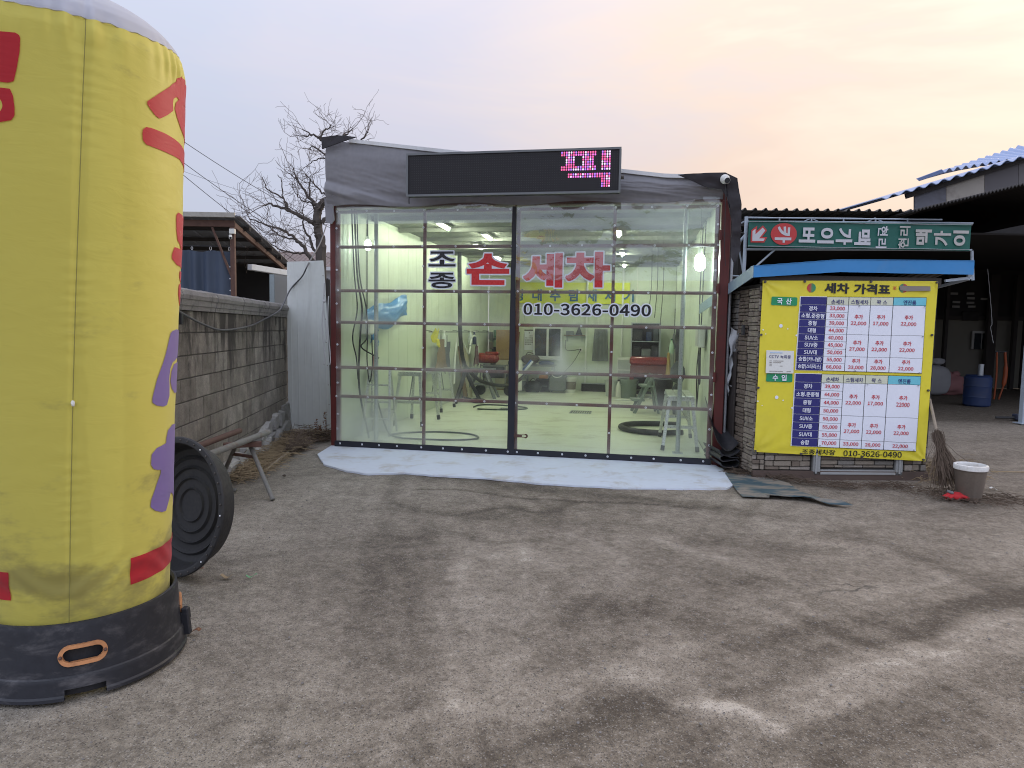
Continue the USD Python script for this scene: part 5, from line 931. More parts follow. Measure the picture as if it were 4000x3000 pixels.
spray_bottle("green trigger spray bottle hung above the ochre towel", 4.78, 7.25, 1.45, mat("pale_green_bottle", (.42, .58, .45), .35), mat("dark_green_trigger", (.02, .10, .06), .4))
t = gthing("leaning_board", "long brown board leaning on the right wall", "board", 4.80, 6.55, .02); obj("board", MB().bar((-.12, 0, 0), (.1, 0, 1.32), .22, .025, .004, up=(1, 0, 0)), WOOD, t)
t = gthing("long_brush", "long black bristled brush hanging on the right wall", "brush", 4.86, 5.9, .95); obj("bristles", MB().tube(spline([(0, 0, .78), (-.02, 0, .6), (-.01, 0, .3), (0, 0, .05)], 5), [.05] * 16 if False else .06, 10), BLACK_RUBBER, t, smooth=True); obj("handle", MB().tube([(0, 0, .05), (.02, 0, -.25)], .02, 8), BROWN_BAG, t)
t = gthing("garment_glove", "grey work mitt hanging on the right wall", "mitt", 4.84, 7.4, 1.42); obj("body", rock((0, 0, 0), (.04, .16, .20), 4, 3, .2), mat("grey_mitt", (.17, .18, .19), .9, .2, 9), t, smooth=True); obj("cord", MB().tube([(0, 0, .18), (0, 0, .75)], .008, 6), CABLE, t)
t = gthing("dust_pan_bag", "dark teardrop shaped bag on a rod by the right pole", "bag", 4.80, 4.9, .02); obj("bag", MB().lathe([(0, .62), (.10, .66), (.15, .78), (.13, .92), (.06, 1.03), (.02, 1.06)], 18), DARK_CLOTH, t, smooth=True); obj("rod", MB().tube([(0, 0, 1.05), (.02, .05, 1.45)], .010, 8), CABLE, t); obj("lower_bag", MB().lathe([(.06, 0), (.09, .2), (.09, .5), (.04, .61)], 14, (.0, .12, 0)), DARK_CLOTH, t, smooth=True)
t = gthing("dark_bin", "dark tall bin behind the right work platform", "bin", 4.55, 5.75, .02); obj("body", MB().lathe([(0, 0), (.16, 0), (.22, .62), (.23, .64), (.21, .64)], 20), BLACK_RUBBER, t, smooth=40); obj("rim", MB().lathe([(.225, .64), (.24, .65), (.225, .66), (.205, .65)], 20), GREY_PLASTIC, t)
t = gthing("step_stool", "grey two step folding stool right of the floor drain", "step stool", 4.18, 5.15, .02, rot=.15)
for sy in (-.20, .20):
    obj("leg", MB().bar((-.22, sy, 0), (.14, sy * .85, .78), .05, .06, .006), GREEN_GREY, t); obj("leg", MB().bar((.26, sy, 0), (.12, sy * .8, .74), .04, .05, .006), GREEN_GREY, t)
for (x, z) in ((-.14, .24), (.02, .52)): obj("step", MB().box((x - .12, -.21, z), (x + .12, .21, z + .045), .01), GREEN_GREY, t)
t = gthing("vacuum_floor_hose", "thick black vacuum hose curled under the right work platform", "hose", 4.0, 2.4, .02)
obj("hose", MB().tube(spline([(.75, .75, .05), (.35, .75, .05), (-.05, .6, .05), (-.22, .2, .05), (-.02, -.18, .05), (.4, -.32, .05), (.75, -.25, .06)], 9), .045, 10), BLACK_RUBBER, t, smooth=True)
t = gthing("wall_box", "pale grey electric box on the right wall with looped cables", "electric box", 4.945, 1.45, 1.59); obj("case", MB().box((-.09, -.24, -.16), (.0, .24, .16), .012), MASK_WHITE, t); obj("door", MB().box((-.10, -.22, -.14), (-.091, .22, .14), .003), mat("box_grey", (.50, .50, .50), .5), t)
obj("cable", MB().tube(spline([(-.05, .1, -.16), (-.06, .22, -.5), (-.05, .2, -.95), (-.06, .05, -1.05), (-.05, .02, -.6), (-.05, .3, .5), (-.04, .32, 1.6)], 8), .009, 7), CABLE, t); obj("cable", MB().tube(spline([(-.05, -.1, -.16), (-.06, -.18, -.6), (-.05, -.25, -.62), (-.06, -.22, 0), (-.05, -.22, 1.6)], 8), .008, 7), CABLE, t)
t = gthing("dangling_wires", "thin dark cords hanging from the ceiling right of the lettering", "cord", 4.2, 3.4, 0)
for k in range(3): obj("cord", MB().tube(spline([(.1 * k, .0, 3.28), (.1 * k + .02, .0, 2.5), (.1 * k - .01, .02, 2.0 - .12 * k)], 6), .006, 5), CABLE, t)

# darker clutter at the back of the bay
t = thing("folding_chair", "dark folding chair frame under the left end of the workbench", "chair", G(.86, 8.75, .02), -GA)
for sx in (-.17, .17): obj("leg", MB().tube([(sx, -.2, 0), (sx, .18, .75)], .012, 7), CABLE, t); obj("leg", MB().tube([(sx, .2, 0), (sx, -.12, .45)], .012, 7), CABLE, t)
obj("seat", MB().box((-.18, -.16, .43), (.18, .16, .46), .006), DARK_CLOTH, t); obj("backrest", MB().box((-.18, .15, .60), (.18, .18, .78), .006), DARK_CLOTH, t)
t = thing("tool_bag", "slumped black tool bag on the floor under the workbench", "tool bag", G(1.38, 8.75, .02), -GA); obj("body", rock((0, 0, .14), (.24, .15, .16), 21, 3, .25), BLACK_RUBBER, t, smooth=True); obj("handle", MB().tube(spline([(-.1, 0, .26), (0, 0, .36), (.1, 0, .26)], 5), .012, 6), CABLE, t)
t = thing("hand_mop", "dark mop leaning on the back wall left of the calendar", "mop", G(.80, 9.5, .02), -GA); obj("handle", MB().tube([(0, -.25, .1), (.05, .12, 1.55)], .013, 7), WOOD, t); obj("head", rock((0, -.27, .08), (.16, .07, .09), 8, 2, .3), DARK_CLOTH, t, smooth=True)
for k, (u, z, h, m, lab) in enumerate(((.28, .96, .42, DARK_CLOTH, "dark coat hanging left of the brown cabinet"), (3.05, 1.18, .50, GREY_PLASTIC, "grey overall hanging on the back wall between the two pipes"))):
    t = thing("hanging_coat", lab, "coat", G(u, 9.62, z), -GA); v, f = sheet(lambda s, q: np.stack([(s - .5) * .34 * (1 + .3 * q), -.03 * np.sin(s * 14 + k) * (.3 + q) - .02, h * (1 - 1.7 * q)], -1), 24, 16); obj("cloth", thick(v, f, np.array([0, .02, 0])), m, t, smooth=60); obj("hook", MB().tube([(0, .05, h + .02), (0, -.04, h + .02)], .008, 6), GALV, t)
# ---------------------------------------------------------------- inflatable advertising column
IC = np.array([-2.108, 3.266])
PROF = [(.385, .22), (.390, .36), (.404, .60), (.420, .95), (.441, 1.40), (.464, 1.80), (.487, 2.20), (.501, 2.60), (.507, 2.75), (.511, 2.84), (.502, 2.90), (.481, 2.95), (.450, 2.988), (.409, 3.022), (.355, 3.055), (.300, 3.083), (.22, 3.110), (.12, 3.128), (.05, 3.134), (0.001, 3.136)]
_pr = np.array(PROF)
def rad(z): return np.interp(z, _pr[:, 1], _pr[:, 0])
def hit_r(x, y, r):
    v = ray(x, y); a = v[0] ** 2 + v[1] ** 2; b = -(v[0] * IC[0] + v[1] * IC[1]); c = IC @ IC - r * r; t = (-b - math.sqrt(max(b * b - a * c, 0.0))) / a
    return math.atan2(v[1] * t - IC[1], v[0] * t - IC[0]), EYE + v[2] * t
def hit(x, y):
    """(angle, height) where a sight line meets the column."""
    v = ray(x, y); rr = .46
    for _ in range(12):
        a = v[0] ** 2 + v[1] ** 2; b = -(v[0] * IC[0] + v[1] * IC[1]); c = IC @ IC - rr * rr; D = max(b * b - a * c, 0.0)
        t = (-b - math.sqrt(D)) / a; z = EYE + v[2] * t; rr = float(rad(z))
    return math.atan2(v[1] * t - IC[1], v[0] * t - IC[0]), z
_s0, _s1 = hit(335, 100), hit(270, 2400)
seam_at = lambda z: _s1[0] + (_s0[0] - _s1[0]) * (np.asarray(z) - _s1[1]) / (_s0[1] - _s1[1])
SEAM_Z = lambda a: 2.945 - .055 * np.clip(np.cos(a + .95), 0, 1) + .0022 * np.sin(23 * a + 2 * np.sin(3 * a)) + .0018 * np.sin(57 * a + 1)
def puff(a, z, r):
    """Folds of the fabric: gathers under the cap seam, puckers at the vertical seams and soft wrinkles."""
    d = np.abs((a - seam_at(z) + math.pi / 3) % (2 * math.pi / 3) - math.pi / 3)
    g = .008 * (np.sin(a * 38 + 3 * np.sin(a * 5) + 2 * np.sin(a * 2.3)) * (.55 + .45 * np.sin(a * 7 + 1))) * np.exp(-((z - 2.84) / .075) ** 2)
    s = -.006 * np.exp(-(d / .035) ** 2) + .0011 * np.sin(z * 80 + 9 * np.sin(z * 7.3)) * np.exp(-(d / .11) ** 2)
    q = np.stack([np.cos(a) * 2.2, np.sin(a) * 2.2, z * 2.6], -1)
    w = .006 * (meshkit.fbm(q, 4, 15) - .5) + .0022 * (meshkit.fbm(q * [1.5, 1.5, 6.0] + z[..., None] * .8, 3, 6) - .5)
    low = .003 * np.sin(z * 60 + 6 * np.sin(a * 4)) * np.exp(-((z - .50) / .10) ** 2); fade = np.clip((z - .33) / .12, 0, 1)
    return r + (g + s + w + low) * fade * np.clip(r / .4, 0, 1) 
inf = thing("inflatable_column", "yellow inflatable advertising column with red and violet letters and a grey cap", "advertising inflatable", (IC[0], IC[1], 0))
def skin(zs, cap):
    a = np.linspace(-math.pi * 1.25, math.pi * .75, 521); A, Z = np.meshgrid(a, zs, indexing="ij"); Sz = SEAM_Z(A)
    if cap: Zq = Sz + (3.136 - Sz) * (Z - zs[0]) / (zs[-1] - zs[0])
    else: Zq = .24 + (Sz - .24) * (Z - zs[0]) / (zs[-1] - zs[0])
    r = puff(A, Zq, rad(Zq))
    return np.stack([r * np.cos(A), r * np.sin(A), Zq], -1).reshape(-1, 3), grid_faces(len(a), len(zs))
obj("body", skin(np.linspace(0, 1, 300), False), FAB_YELLOW, inf, smooth=True)
obj("cap", skin(1 - (1 - np.linspace(0, 1, 60)) ** 2, True), FAB_GREY, inf, smooth=True)
for k in range(3):
    zz = np.linspace(.24, 2.89, 160); aa = seam_at(zz) + k * 2 * math.pi / 3; r = puff(aa, zz, rad(zz)) + .001
    obj("seam", MB().tube(np.stack([r * np.cos(aa), r * np.sin(aa), zz], 1), .0014, 5), SEAM, inf, smooth=True)
ta = np.linspace(0, 2 * math.pi, 240); tz = SEAM_Z(ta); tr = puff(ta, tz, rad(tz))
obj("cap_seam", MB().tube(np.stack([tr * np.cos(ta), tr * np.sin(ta), tz], 1), .002, 5), mat("cap_seam_thread", (.42, .40, .36), .8), inf, smooth=True)
# a small white tag on the front seam
th = seam_at(1.32); r = rad(1.32) + .008; obj("tag", rock((r * math.cos(th), r * math.sin(th), 1.30), (.008, .008, .014), 2, 1), MASK_WHITE, inf)
def print_on(name, poly_az, m, off):
    """Printed shape in (angle, height), draped on the fabric."""
    g = poly_az if not isinstance(poly_az, list) else Polygon(poly_az)
    mb = MB()
    for p in polys(g.buffer(0)):
        q = affinity.scale(p, .48, 1, origin=(0, 0))
        v2, f2 = trimesh.creation.triangulate_polygon(q, engine="earcut")
        v, f = trimesh.remesh.subdivide_to_size(np.column_stack([v2, np.zeros(len(v2))]), f2, .022)[:2]
        a, z = v[:, 0] / .48, v[:, 1]; r = puff(a, z, rad(z)) + off
        mb.add(np.stack([r * np.cos(a), r * np.sin(a), z], 1), f)
    v, f = mb.mesh(); n = np.cross(v[f[:, 1]] - v[f[:, 0]], v[f[:, 2]] - v[f[:, 0]]); c = v[f].mean(1); c[:, 2] = 0
    f = np.where((np.sum(n * c, 1) < 0)[:, None], f[:, ::-1], f)
    return obj(name, (v, f), m, inf, smooth=True)
def rounded(p, r): r = r * 1.5; return Polygon(p).buffer(0).buffer(-r).buffer(2 * r).buffer(-r) if r else Polygon(p)
def px_poly(pts): return [hit(x, y) for x, y in pts]
def ext(pts, *more): return px_poly(pts) + [(a, z) for a, z in more]
AZ_MAX = .98                                                        # letters run on round the side that the photograph hides
# red letters at the top right
z_ = lambda y, x=700: hit(x, y)[1]
top = ext([(575, 395), (620, 365), (660, 338), (695, 305), (706, 297)], (.60, z_(300)), (.95, z_(320)), (.95, z_(372)), (.60, z_(376)))
body_ = px_poly([(697, 392), (688, 378), (675, 385), (672, 405), (674, 432), (650, 450), (622, 464), (605, 452), (585, 425), (572, 404)])
print_on("printed_letter", rounded(top + body_, .006), FAB_RED, .003)
lg = ext([(698, 387), (685, 400), (680, 425), (690, 462), (704, 505), (712, 525)], (.75, z_(540)), (.80, z_(500)), (.62, z_(420)), (.45, z_(392)))
print_on("printed_letter", rounded(lg, .006), FAB_RED, .0032)
bar = ext([(558, 505), (570, 496), (590, 500), (640, 520), (690, 552), (708, 572)], (.80, z_(585)), (1.2, z_(585)), (1.2, z_(665)), (.80, z_(660)))
bar2 = px_poly([(700, 624), (660, 602), (610, 580), (570, 565), (557, 548), (555, 520)])
print_on("printed_letter", rounded(bar + bar2, .006), FAB_RED, .003)
# smaller red letters further down
for pts, zs in (([(687, 840), (688, 900), (692, 940), (700, 953)], (828, 965)), ([(671, 990), (670, 1005), (672, 1012), (680, 1022)], (968, 1032)), ([(698, 1060), (699, 1085)], (1055, 1092)), ([(696, 1115), (695, 1150), (697, 1175)], (1105, 1185))):
    zt, zb = z_(zs[0], 690), z_(zs[1], 690); P = px_poly(pts)
    print_on("printed_letter", rounded([(P[0][0] + .05, zt)] + P + [(P[-1][0] + .07, zb - .004), (1.2, zb - .02), (1.2, zt - .005)], .010), FAB_RED, .003)
# violet letters
zz = lambda y: hit(678, y)[1]
P = px_poly([(672, 1292), (664, 1302), (655, 1340), (640, 1400), (612, 1480), (594, 1550), (592, 1572), (610, 1584), (636, 1588), (650, 1582), (660, 1545), (661, 1510), (659, 1480), (663, 1440), (672, 1415)])
print_on("printed_letter", rounded(P + [(.35, zz(1400)), (.55, zz(1330)), (.50, zz(1295)), (.25, zz(1286))], .008), FAB_VIOLET, .003)
P = px_poly([(678, 1422), (668, 1450), (664, 1490), (670, 1518), (680, 1535)])
print_on("printed_letter", rounded(P + [(.60, zz(1540)), (.75, zz(1500)), (.60, zz(1440)), (.45, zz(1415))], .008), FAB_VIOLET, .003)
P = px_poly([(672, 1658), (655, 1680), (648, 1710), (648, 1730), (610, 1750), (590, 1775), (587, 1815), (598, 1832), (615, 1836), (632, 1833), (610, 1890), (590, 1950), (586, 1980), (605, 1995), (630, 2000), (645, 1995), (655, 1960), (664, 1922)])
print_on("printed_letter", rounded(P + [(.38, zz(1930)), (.62, zz(2000)), (.85, zz(1980)), (.70, zz(1835)), (.9, zz(1800)), (.85, zz(1730)), (.55, zz(1730)), (.45, zz(1660))], .008), FAB_VIOLET, .003)
# red band low down and the one on the next face
a0, a1 = hit(508, 2240)[0], hit(12, 2240)[0]; zb0, zb1 = hit(510, 2180)[1], hit(510, 2283)[1]
for lo, hi in ((a0, a0 + 1.5), (hit(33, 2240)[0] - 1.0, hit(33, 2240)[0])):
    print_on("printed_band", sbox(lo, zb1, hi, zb0), FAB_RED, .003)
# letter at the left edge of the picture
P = px_poly([(20, 125), (60, 128), (80, 140), (78, 200), (68, 260), (55, 318), (30, 324), (0, 320)])
print_on("printed_letter", rounded(P + [(P[-1][0] - .06, P[-1][1]), (P[0][0] - .10, P[0][1])], .01), FAB_RED, .003)
P = px_poly([(0, 343), (40, 347), (52, 375), (58, 420), (58, 452), (45, 470), (0, 478)])
zc = hit(0, 410)[1]; ac = hit(0, 410)[0]
print_on("printed_letter", rounded(P + [(P[-1][0] - .28, P[-1][1]), (P[0][0] - .28, P[0][1])], .008).difference(affinity.scale(Point(ac - .03, zc).buffer(1), .05, .030)), FAB_RED, .003)
# black plastic base ring with a hand hole
base = thing("inflatable_base", "black plastic base ring under the inflatable with an orange framed hand hole", "base ring", (IC[0], IC[1], 0))
HOLE_A, HOLE_Z = hit_r(325, 2553, .438)
NOTCH_A = hit_r(335, 2695, .45)[0]; NA = 360; aa = np.linspace(0, 2 * math.pi, NA + 1)
prof = [(.402, .315), (.411, .330), (.421, .327), (.425, .305), (.427, .27), (.434, .17), (.440, .100), (.446, .094), (.449, .083), (.454, .022), (.461, .014), (.462, .0), (.43, .0)]
def ring_mesh():
    out = []; zs = []
    for (p, q) in zip(prof[:-1], prof[1:]):
        n = max(2, int(abs(q[1] - p[1]) / .007)); t = np.linspace(0, 1, n, endpoint=False); out += [(p[0] + (q[0] - p[0]) * k, p[1] + (q[1] - p[1]) * k) for k in t]
    out.append(prof[-1]); out = np.array(out)
    A, R = np.meshgrid(aa, out[:, 0], indexing="ij"); Z = np.broadcast_to(out[:, 1], A.shape)
    v = np.stack([R * np.cos(A), R * np.sin(A), Z], -1).reshape(-1, 3); f = grid_faces(len(aa), len(out))
    ca = A.reshape(-1)[f].mean(1); cz = Z.reshape(-1)[f].mean(1); cr = R.reshape(-1)[f].mean(1)
    da = (ca - HOLE_A + math.pi) % (2 * math.pi) - math.pi; dx = da * .436
    hole = (np.hypot(np.maximum(np.abs(dx) - .048, 0), cz - HOLE_Z) < .030)
    d2 = (ca - NOTCH_A + math.pi) % (2 * math.pi) - math.pi
    notch = (np.abs(d2 * .45) < .075) & (cz < .045)
    return v, f[~hole & ~notch]
obj("ring", ring_mesh(), BASE_PLASTIC, base, smooth=25)
ir = np.array([(.401, .314), (.400, .2), (.41, .0)]); A, R = np.meshgrid(aa, ir[:, 0], indexing="ij")
obj("inner_wall", (np.stack([R * np.cos(A), R * np.sin(A), np.broadcast_to(ir[:, 1], A.shape)], -1).reshape(-1, 3), grid_faces(len(aa), 3)), BLACK_RUBBER, base, smooth=True)
st = LineString([(-.048, 0), (.048, 0)]); fr = st.buffer(.046).difference(st.buffer(.029))
def bend(p):
    a = HOLE_A + p[:, 0] / .437; r = np.interp(p[:, 1] + HOLE_Z, [.0, .17, .27, .33], [.456, .434, .427, .423]) + p[:, 2]
    return np.stack([r * np.cos(a), r * np.sin(a), p[:, 1] + HOLE_Z], 1)
m2, f2 = trimesh.creation.triangulate_polygon(fr, engine="earcut"); v, f = trimesh.remesh.subdivide_to_size(np.column_stack([m2, np.full(len(m2), .003)]), f2, .02)[:2]
q = bend(v); q2 = bend(v + [0, 0, .006]); mb = MB().add(q2, f); 
rim = [np.array(r.coords) for p in polys(fr) for r in [p.exterior, *p.interiors]]
for r_ in rim:
    lo = bend(np.column_stack([r_, np.full(len(r_), -.006)])); hi = bend(np.column_stack([r_, np.full(len(r_), .009)])); mb.add(np.vstack([lo, hi]), [[i, i + 1, len(lo) + i + 1, len(lo) + i] for i in range(len(lo) - 1)])
obj("hand_hole_frame", mb, ORANGE_PLASTIC, base, smooth=40)
for s in (-.084, .084):
    c = bend(np.array([[s, -.002, .011]]))[0]; obj("rivet", MB().tm(trimesh.creation.icosphere(1, .008).apply_translation(c)), RUST, base)
a = .40; obj("latch", MB().bar((.462 * math.cos(a), .462 * math.sin(a), .03), (.452 * math.cos(a), .452 * math.sin(a), .15), .05, .03, .006).bar((.465 * math.cos(a), .465 * math.sin(a), .11), (.458 * math.cos(a), .458 * math.sin(a), .175), .035, .035, .006), BLACK_RUBBER, base)
a = .50; obj("hand_hole_frame", MB().tube([(.436 * math.cos(a + k) , .436 * math.sin(a + k), HOLE_Z + z) for k, z in ((-.1, 0), (-.08, .035), (.08, .035), (.1, 0), (.08, -.035), (-.08, -.035), (-.1, 0))], .008, 6), ORANGE_PLASTIC, base)

# ---------------------------------------------------------------- block wall
W0, W1 = np.array([-2.78, 4.95]), np.array([-3.46, 10.47]); WL = np.linalg.norm(W1 - W0); WA = math.atan2(*(W1 - W0)[::-1])
wall = thing("block_wall", "old grey concrete block wall with ribbed coping and rubble foot", "wall", (W0[0], W0[1], 0), WA)
# local: x along the wall away from the viewer, y to the left (behind), face at y = 0
obj("core", MB().box((0, .012, -.05), (WL, .16, 1.77)), MORTAR, wall)
top = 1.765; H_, L_ = .205, .398
for r in range(8):
    z1 = top - r * H_; z0 = z1 - H_ + .010; x = -(.2 if r % 2 else 0.0)
    foot = lambda x: .02 + .30 * np.clip((x - 2.0) / 3.4, 0, 1)
    while x < WL:
        a, b = max(x, 0) + .004, min(x + L_ - .006, WL); x += L_
        if b - a < .05 or z1 < foot((a + b) / 2) + .05: continue
        j = RNG.normal(0, .0018); lo = max(z0, foot((a + b) / 2) - .06)
        obj("block", MB().box((a, j, lo), (b, .014, z1), .004), BLOCK[int(RNG.choice(3, p=(.5, .25, .25)))], wall)
x = 0.0
while x < WL:
    L2 = .98 + RNG.normal(0, .03); a, b = x, min(x + L2 - .022, WL); x += L2
    n = 26; us = np.linspace(a, b, n)
    secs = [(.02, 1.768), (-.018, 1.768), (-.022, 1.808), (-.030, 1.812), (-.034, 1.862), (-.044, 1.868), (-.050, 1.905), (-.030, 1.945), (.03, 1.965), (.10, 1.965), (.16, 1.93), (.20, 1.90), (.20, 1.768)]
    v = np.array([[(u, y + .010 * (meshkit.fbm(np.array([u * 16, z * 20, y * 9]), 3, 5) - .5) * (z > 1.80), z + .016 * (meshkit.fbm(np.array([u * 12, y * 20, 4.0]), 3, 7) - .5) * (z > 1.90)) for y, z in secs] for u in us]).reshape(-1, 3)
    f = grid_faces(n, len(secs)); k = len(secs); mb = MB().add(v, f)
    for e in (0, n - 1): mb.add(v[e * k:(e + 1) * k], [[0, i, i + 1] for i in range(1, k - 1)] if e else [[0, i + 1, i] for i in range(1, k - 1)])
    obj("coping", mb, COPING, wall, smooth=25)
def cut_stone(c, s, seed):
    """An angular stone: the hull of a few random points, its face roughly flat."""
    rg = np.random.default_rng(seed); p = rg.uniform(-1, 1, (22, 3)); p = np.sign(p) * np.abs(p) ** .45
    m = trimesh.convex.convex_hull(p * .5 * 2 * s); m = trimesh.Trimesh(*trimesh.remesh.subdivide(m.vertices, m.faces)); v = np.array(m.vertices)
    return np.asarray(c) + v + .02 * (np.stack([meshkit.fbm(v * 14 + k * 9, 2, seed) for k in range(3)], 1) - .5), m.faces
x = 2.1
while x < WL - .05:
    w = RNG.uniform(.22, .42); h = .10 + .30 * min((x - 2.0) / 3.2, 1)
    h = h + .06; n = 1 if h < .22 else 2
    for k in range(n):
        hh = h / n; obj("rubble_stone", cut_stone((x + w * .5 + RNG.normal(0, .02), .02, hh * (k + .5)), (w * .56, .09 + .03 * (k == 0), hh * .60), int(RNG.integers(1, 999))), RUBBLE[int(RNG.integers(0, 2))], wall, smooth=20)
    x += w * .93
# cable slung along the wall to the garage
t = thing("slung_cable", "thin black cable slung along the block wall and up over the white panel", "cable", (0, 0, 0))
def wl(x, y, off=-.03):                                            # a place on the wall's near face
    d = ray(x, y); n = np.array([-math.sin(WA), math.cos(WA), 0]); o = np.array([W0[0], W0[1], 0]) + n * off; return C0 + d * (((o - C0) @ n) / (d @ n))
cable_pts = [wl(x, y) for x, y in ((690, 1212), (740, 1240), (790, 1265), (850, 1287), (905, 1287), (980, 1272), (1030, 1248))] + [wl(1065, 1230, -.08), wl(1098, 1205, -.10)] + [aty(x, y, Y) for x, y, Y in ((1135, 1130, 10.30), (1180, 1080, 10.31), (1205, 1030, 10.31), (1250, 950, 12.5), (1275, 880, 13.5))]
obj("cable", MB().tube(spline(cable_pts, 7), .011, 7), mat("slung_cable_grey", (.07, .07, .075), .5), t, smooth=True)
obj("junction", MB().box(tuple(wl(700, 1240) + (-.03, -.02, -.06)), tuple(wl(700, 1240) + (.03, .02, .04)), .006), CABLE, t)

# ---------------------------------------------------------------- white sheet metal panel beside the door post
t = thing("sheet_metal_screen", "tall white sheet metal panel between the block wall and the red door post", "panel", (-3.42, 10.36, 0))
def pan(s, q):
    x = .0 + s * (.545 + .115 * (1 - q) ** .7); z = .06 + q * (2.54 + .03 * s) ; rib = .0025 * (np.abs(((s * 6) % 1) - .5) < .06)
    return np.stack([x, .012 * np.sin(s * 3) + .015 * (meshkit.fbm(np.stack([s * 2, q * 3, 0 * s], -1), 3, 3) - .5) - rib * 1.0, z - .03 * (1 - s) * (1 - q) * 0], -1)
v, f = sheet(pan, 90, 50); obj("sheet", thick(v, f, np.array([0, .004, 0])), PANEL, t, smooth=40)
for k, z in enumerate((.45, .75, 1.05, 1.4, 1.75, 2.1, 2.4)): obj("nail", MB().tm(trimesh.creation.icosphere(1, .006).apply_translation([.545 + .115 * (1 - z / 2.6) ** .7 - .02, -.008, z])), RUST, t)
obj("back_post", MB().bar((.62, .06, 0), (.60, .06, 2.35), .05), DARK2, t)
t = thing("rope", "pale tie ropes hanging beside the left red door post", "rope", G(-.14, -.06, 0))
for k, (x0, zt, zb) in enumerate(((.0, 2.22, 1.42), (.055, 2.05, 1.12), (-.02, 1.95, 1.12))):
    obj("strand", MB().tube(spline([(x0 - .02, 0, zt), (x0 - .03, -.01, (zt + zb) / 2 + .1), (x0, 0, zb + .1), (x0 - .01, 0, zb)], 6), .008, 6), ROPE, t, smooth=True)
obj("knot", MB().tm(trimesh.creation.icosphere(1, .022).apply_translation([-.02, -.01, 1.98])), ROPE, t)

# ---------------------------------------------------------------- sawhorse, pipes, rubber dish
SH = gnd(1065, 1958); 
t = thing("pipe_trestle", "rusty steel trestle with splayed legs by the block wall", "trestle", (0, 0, 0))
tz = .50; A_ = gnd(872, 1728, tz); B_ = gnd(1022, 1722, tz); F1 = gnd(1066, 1952); F2 = gnd(862, 1875)
obj("top_beam", MB().bar(A_ - (0, 0, .03), B_ - (0, 0, .03), .07, .05, .004), RUST, t)
K1, K2 = gnd(975, 1735, tz - .04), gnd(922, 1738, tz - .04)
obj("leg", MB().tube([K1, F1], .021, 12), GALV if False else mat("grey_worn_pipe", (.17, .165, .15), .6, .25, 9, .2, 70, dirt=(.13, .07, .045), dirt_amt=.6, dirt_scale=8), t, smooth=True); obj("leg", MB().tube([K2, F2], .021, 12), _mats["grey_worn_pipe"], t, smooth=True)
c1, c2 = K1 + (F1 - K1) * .24, K2 + (F2 - K2) * .24; obj("cross_bar", MB().bar(c1, c2, .028), RUST, t)
for p_, q_, lab, r_ in (((1048, 1688), (800, 1782), "greyish worn steel pipe resting on the trestle, nearer one", .030), ((936, 1682), (770, 1745), "rust brown steel pipe resting on the trestle, farther one", .029)):
    a = gnd(*p_, tz + r_ - .002); b = gnd(*q_, tz + r_ + .02); b = a + (b - a) * 1.15
    t = thing("steel_pipe", lab, "pipe", tuple(a)); obj("tube", MB().tube([(0, 0, 0), tuple(b - a)], r_, 18, caps=False), _mats["grey_worn_pipe"] if "grey" in lab else RUST, t, smooth=True)
    obj("bore", MB().tube([tuple((b - a) * .003), tuple((b - a) * .05)], r_ * .86, 16), BLACK_RUBBER, t)
t = thing("loose_pipe_end", "short piece of grey pipe lying at the foot of the trestle", "pipe", tuple(gnd(890, 1910, .02))); obj("tube", MB().tube([(-.12, .05, .0), (.10, -.05, .0)], .022, 12), _mats["grey_worn_pipe"], t, smooth=True)
dish = thing("rubber_dish", "large black round tub lid standing on edge against the trestle pipes", "tub lid", (-2.19, 4.42, .445))
nrm = np.array([-.45, -.88, .14]); nrm /= np.linalg.norm(nrm); dx = np.cross([0, 0, 1.0], nrm); dx /= np.linalg.norm(dx); dy = np.cross(nrm, dx); RM = np.array([dx, dy, nrm])
pr = [(.0, -.10), (.10, -.10), (.11, -.088), (.12, -.10), (.17, -.10), (.18, -.086), (.195, -.10), (.24, -.10), (.25, -.084), (.265, -.10), (.305, -.098), (.32, -.08), (.335, -.095), (.375, -.085), (.40, -.03), (.415, .035), (.425, .04), (.452, .038), (.458, .03), (.455, .015), (.43, .01), (.415, -.05), (.39, -.11), (.0, -.115)]
mb = MB().lathe(pr, 96); v, f = mb.mesh(); obj("bowl", (v @ RM, f), mat("matt_black_rubber", (.016, .016, .018), .62, .3, 5, .1, 50, dirt=(.032, .03, .028), dirt_amt=.5, dirt_scale=6), dish, smooth=35)
for k in range(40):
    a = k * 2 * math.pi / 40; c = np.array([.438 * math.cos(a), .438 * math.sin(a), .040]); obj("rivet", MB().add(np.array(trimesh.creation.icosphere(1, .006).vertices) @ np.eye(3) * 1.0 @ RM + c @ RM, trimesh.creation.icosphere(1, .006).faces), SCREW if k % 7 else WASHER, dish)
t = thing("copper_scrap", "small shiny scrap lying inside the rim of the black tub lid", "scrap", tuple(gnd(775, 2228, .03))); obj("strip", MB().bar((-.035, 0, .012), (.035, .0, .018), .008, .006), mat("copper_strip", (.55, .30, .22), .35, metal=.6), t)

